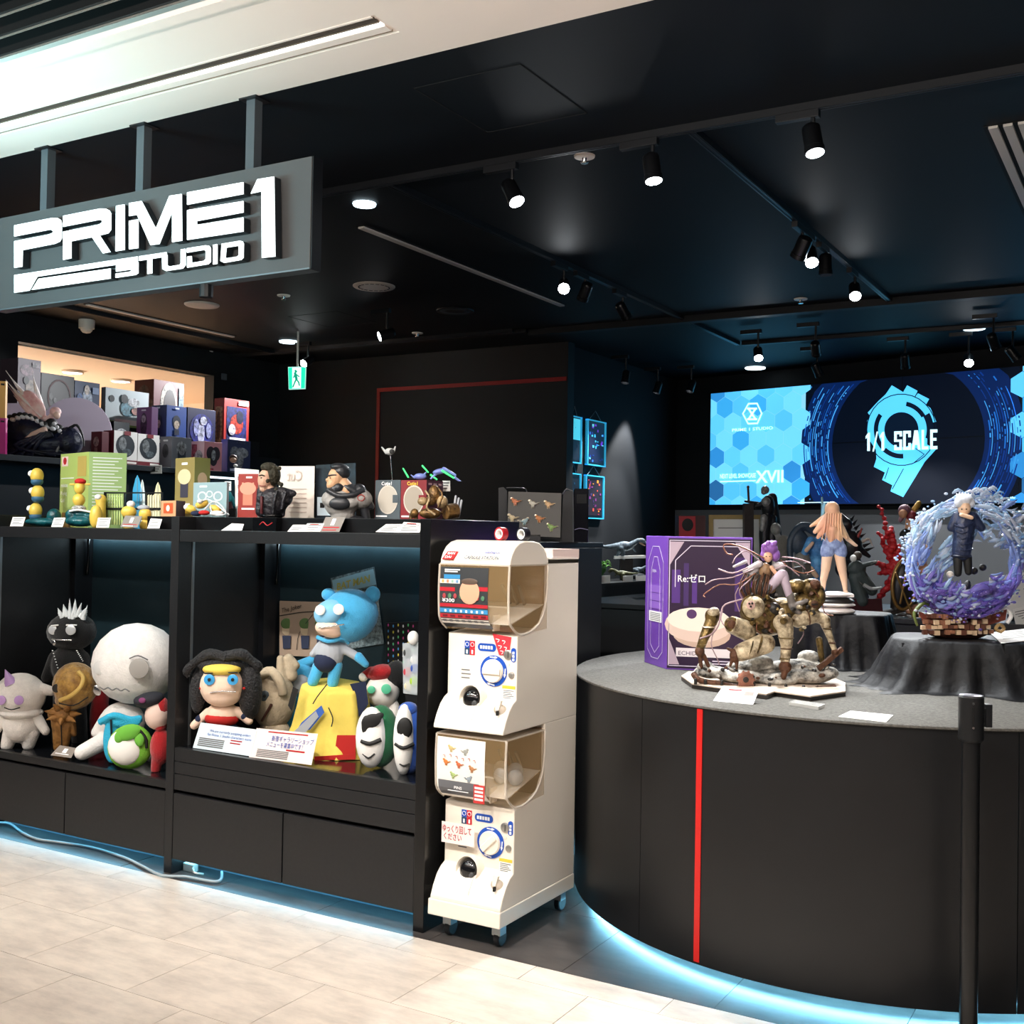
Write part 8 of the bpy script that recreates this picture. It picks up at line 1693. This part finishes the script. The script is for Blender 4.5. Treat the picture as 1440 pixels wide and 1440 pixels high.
fig('gilt_frame', 'white sheet in a gold frame leaning behind the dark statue', 'picture', Frame(bt_(1040, 7.45)), [('frame_bar', mat('gold_leaf', 'a08a5a', .4, .4), [('p', [(997, 724), (1074, 724), (1074, 730), (997, 730)], 0, 5)]), ('frame_bar', MATS['gold_leaf'], [('p', [(997, 730), (1003, 730), (1002, 872), (997, 872)], 0, 5)]), ('frame_bar', MATS['gold_leaf'], [('p', [(1068, 730), (1074, 730), (1074, 872), (1068, 872)], 0, 5)]), ('mat_board', CARD, [('p', [(1003, 730), (1068, 730), (1068, 872), (1003, 872)], 2, 2)]), ('sheet_line', GREYINK, [('p', [(1010, 742), (1060, 742), (1060, 743), (1010, 743)], 1.4, .5)])])
fig('figure_box', 'red and black carton with a horned print on the back table', 'box', Frame(bt_(970, 7.4)), [('carton', P('3a1014', .4), [('p', [(954, 725), (992, 725), (992, 872), (954, 872)], 0, 30)]), ('print_panel', P('a8202c', .4), [('p', [(955, 726), (978, 726), (978, 871), (955, 871)], -.8, .5)]), ('print_shape', INK, [('e', 967, 738, 8, 9, .6, -1.4)])])
fig('warrior_statue', 'blue robed warrior statue with raised dark wing behind the girl statue', 'statue', Frame(bt_(1140, 6.7)), [
    ('robe', BLUEC, [('e', 1150, 772, 14, 17, 12), ('e', 1155, 795, 13, 18, 12), ('c', 1148, 790, 12, 1150, 848, 13), ('c', 1140, 760, 6, 1128, 785, 5, -8)], 1), ('wing', mat('slate_wing', '39495a', .5, noise=(30, .5)), [('t', [(1150, 748, 6), (1128, 740, 8), (1112, 760, 8), (1112, 790, 6)], lambda u: 8*(1-u*.5)), ('e', 1126, 764, 12, 18, 6, 6)], 1), ('limb', DSK, [('c', 1140, 800, 4, 1148, 810, 3.4, -14), ('c', 1134, 774, 3, 1142, 764, 3, -12)], 0), ('grey_shell', GREYB, [('e', 1128, 790, 12, 14, 10, -6), ('e', 1136, 806, 10, 8, 8, -8)], 1), ('dark_base', GUN, [('e', 1150, 872, 30, 14, 20, 6)], 1.2), ('blade', mat('ice_blue', '9fd0e0', .3), [('c', 1156, 700, 1.5, 1157, 745, 3, 4)], 0)])
fig('creature_statue', 'black spiny creature statue beside the girl statue', 'statue', Frame(bt_(1205, 6.8)), [('body', mat('spine_black', '1a1a1e', .4, noise=(40, .4)), [('e', 1198, 768, 14, 22, 12), ('e', 1190, 738, 9, 10, 9), ('c', 1200, 785, 10, 1212, 850, 12), ('c', 1205, 770, 6, 1222, 782, 3), ('c', 1188, 730, 4, 1182, 722, 2), ('e', 1190, 800, 16, 14, 12)], 1), ('spine', MATS['spine_black'], [('k', 1196+3*i, 732+i*6, 3, 1202+4*i, 724+i*6.5, 0) for i in range(8)]), ('claw', P('b8aca0'), [('t', [(1212, 762, -6), (1222, 758, -8), (1227, 768, -8)], lambda u: 2.4*(1-u*.7))]), ('claw', P('8a3028'), [('t', [(1206, 756, -6), (1210, 748, -8), (1212, 742, -8)], lambda u: 2.4*(1-u*.7))])])
fig('swordsman_statue', 'dark robed swordsman statue lunging on the back table', 'statue', Frame(bt_(1215, 6.45)), [('robe', mat('slate_robe', '3a4444', .6, bump=(30, .6)), [('e', 1205, 800, 13, 12, 10), ('c', 1208, 808, 10, 1226, 830, 8), ('c', 1202, 812, 9, 1212, 845, 9), ('c', 1210, 796, 4, 1230, 791, 3, -4)], .9), ('head', P('4a4038'), [('e', 1206, 781, 6, 6, 6)], 0), ('mask', CARD, [('e', 1200, 785, 4.5, 5, 4.5, -3)], 0), ('arm', GREYB, [('c', 1224, 793, 2.2, 1232, 790, 1.8, -5)], 0), ('skirt_tail', P('a4a6a4'), [('t', [(1214, 822, -6), (1226, 828, -8), (1240, 826, -8)], lambda u: 3.4*(1-u*.6))]), ('sword', CHROME, [('c', 1208, 818, .8, 1224, 832, .8, -8)]), ('base', P('3a1418', .4), [('p', [(1196, 842), (1240, 842), (1242, 872), (1192, 872)], -4, 10)])])
CORAL = mat('coral_red', 'a81c24', .4, bump=(60, .6)); random.seed(9)
cpl = []
for (x1, y1, r_) in ((1237, 712, 6), (1236, 750, 6), (1228, 790, 6), (1252, 742, 8), (1262, 770, 8), (1234, 806, 5), (1233, 845, 7), (1244, 770, 7), (1250, 796, 8)):
    x0, y0 = 1262, 806
    for j in range(16):
        u = j/15; cpl += [('e', x0+(x1-x0)*u+random.uniform(-2, 2), y0+(y1-y0)*u+random.uniform(-2, 2), r_*(1-.5*u), r_*(1-.55*u), r_*(1-.5*u), random.uniform(-5, 5))]
fig('coral_spikes', 'cluster of knobbly red crystal spikes behind the bronze shield', 'statue', Frame(bt_(1256, 6.6)), [*[('spike', CORAL, cpl[16*k:16*k+16], .9) for k in range(9)], ('stem', GUN, [('c', 1262, 806, 8, 1262, 856, 10), ('e', 1258, 862, 22, 6, 14)], 1)])
fig('shield_warrior', 'muscular warrior statue with round bronze shield and maroon straps', 'statue', Frame(bt_(1285, 6.5)), [
    ('body', mat('warrior_skin', 'c08c6c', .5), [('e', 1290, 742, 15, 17, 11), ('c', 1280, 728, 6, 1278, 750, 6), ('c', 1290, 756, 12, 1292, 790, 11), ('c', 1284, 800, 8, 1284, 830, 6), ('c', 1284, 830, 6, 1286, 872, 5), ('c', 1300, 800, 8, 1304, 850, 6), ('e', 1302, 770, 8, 8, 8), ('e', 1282, 860, 9, 4, 6, -4)], 1),
    ('headgear', P('7a5662', .45), [('e', 1272, 718, 9, 9, 8), ('c', 1272, 720, 5, 1266, 732, 3)], .9), ('face', mat('warrior_skin', 'c08c6c', .5), [('e', 1270, 722, 6, 7, 7, -3)]), ('headgear', mat('gilt', 'a5843f', .4, .5), [('c', 1286, 716, 4, 1292, 708, 4)], 0), ('strap', mat('maroon_strap', '6a1a22', .5), [('e', 1282, 726, 7, 8, 7, -4), ('e', 1284, 826, 8, 3, 8, -2)], 0), ('glove', INK, [('e', 1274, 752, 9, 9, 8, -4), ('e', 1308, 756, 7, 9, 8)], 0), ('greave', P('3c443c', .4), [('e', 1285, 842, 6.5, 9, 7, -2)], 0),
    ('shield', DKA, [('e', 1272, 822, 15, 34, 6, -10, 8)], 0), ('shield_rim', mat('shield_bronze', '8a6a3a', .35, .6), [('t', [(1272+17*cos(i*2*pi/20)-.6*sin(i*2*pi/20)*4, 822+35*sin(i*2*pi/20), -12) for i in range(21)], 2.6)]), ('shield_spoke', MATS['shield_bronze'], [('c', 1260, 806, 1.6, 1284, 872, 1.6, -17), ('c', 1266, 848, 1.6, 1276, 796, 1.6, -17)]),
    ('base', GUN, [('e', 1290, 868, 34, 8, 20, 4)], 1)])
t = thing('paper_sheet', 'bright white upright sheet behind the splash ring', 'sheet', bt_(1440, 6.4))
Fh = Frame(bt_(1430, 6.45)); part(lambda q: prims(q, Fh, [('p', [(1392, 812), (1475, 800), (1475, 868), (1390, 860)], 0, 2)]), 'sheet', CARD, t)
part(lambda q: prims(q, Fh, [('p', [(1420, 864), (1440, 864), (1440, 874), (1420, 874)], 0, 8)]), 'foot', BLKM, t)
easel('price_card', 'white text card standing at the edge behind the wide draped stand', Frame(bt_(1430, 6.3)), [(1424, 857), (1446, 852), (1448, 880), (1428, 884)], CARD, tl(6, k=.3), lean=.2)
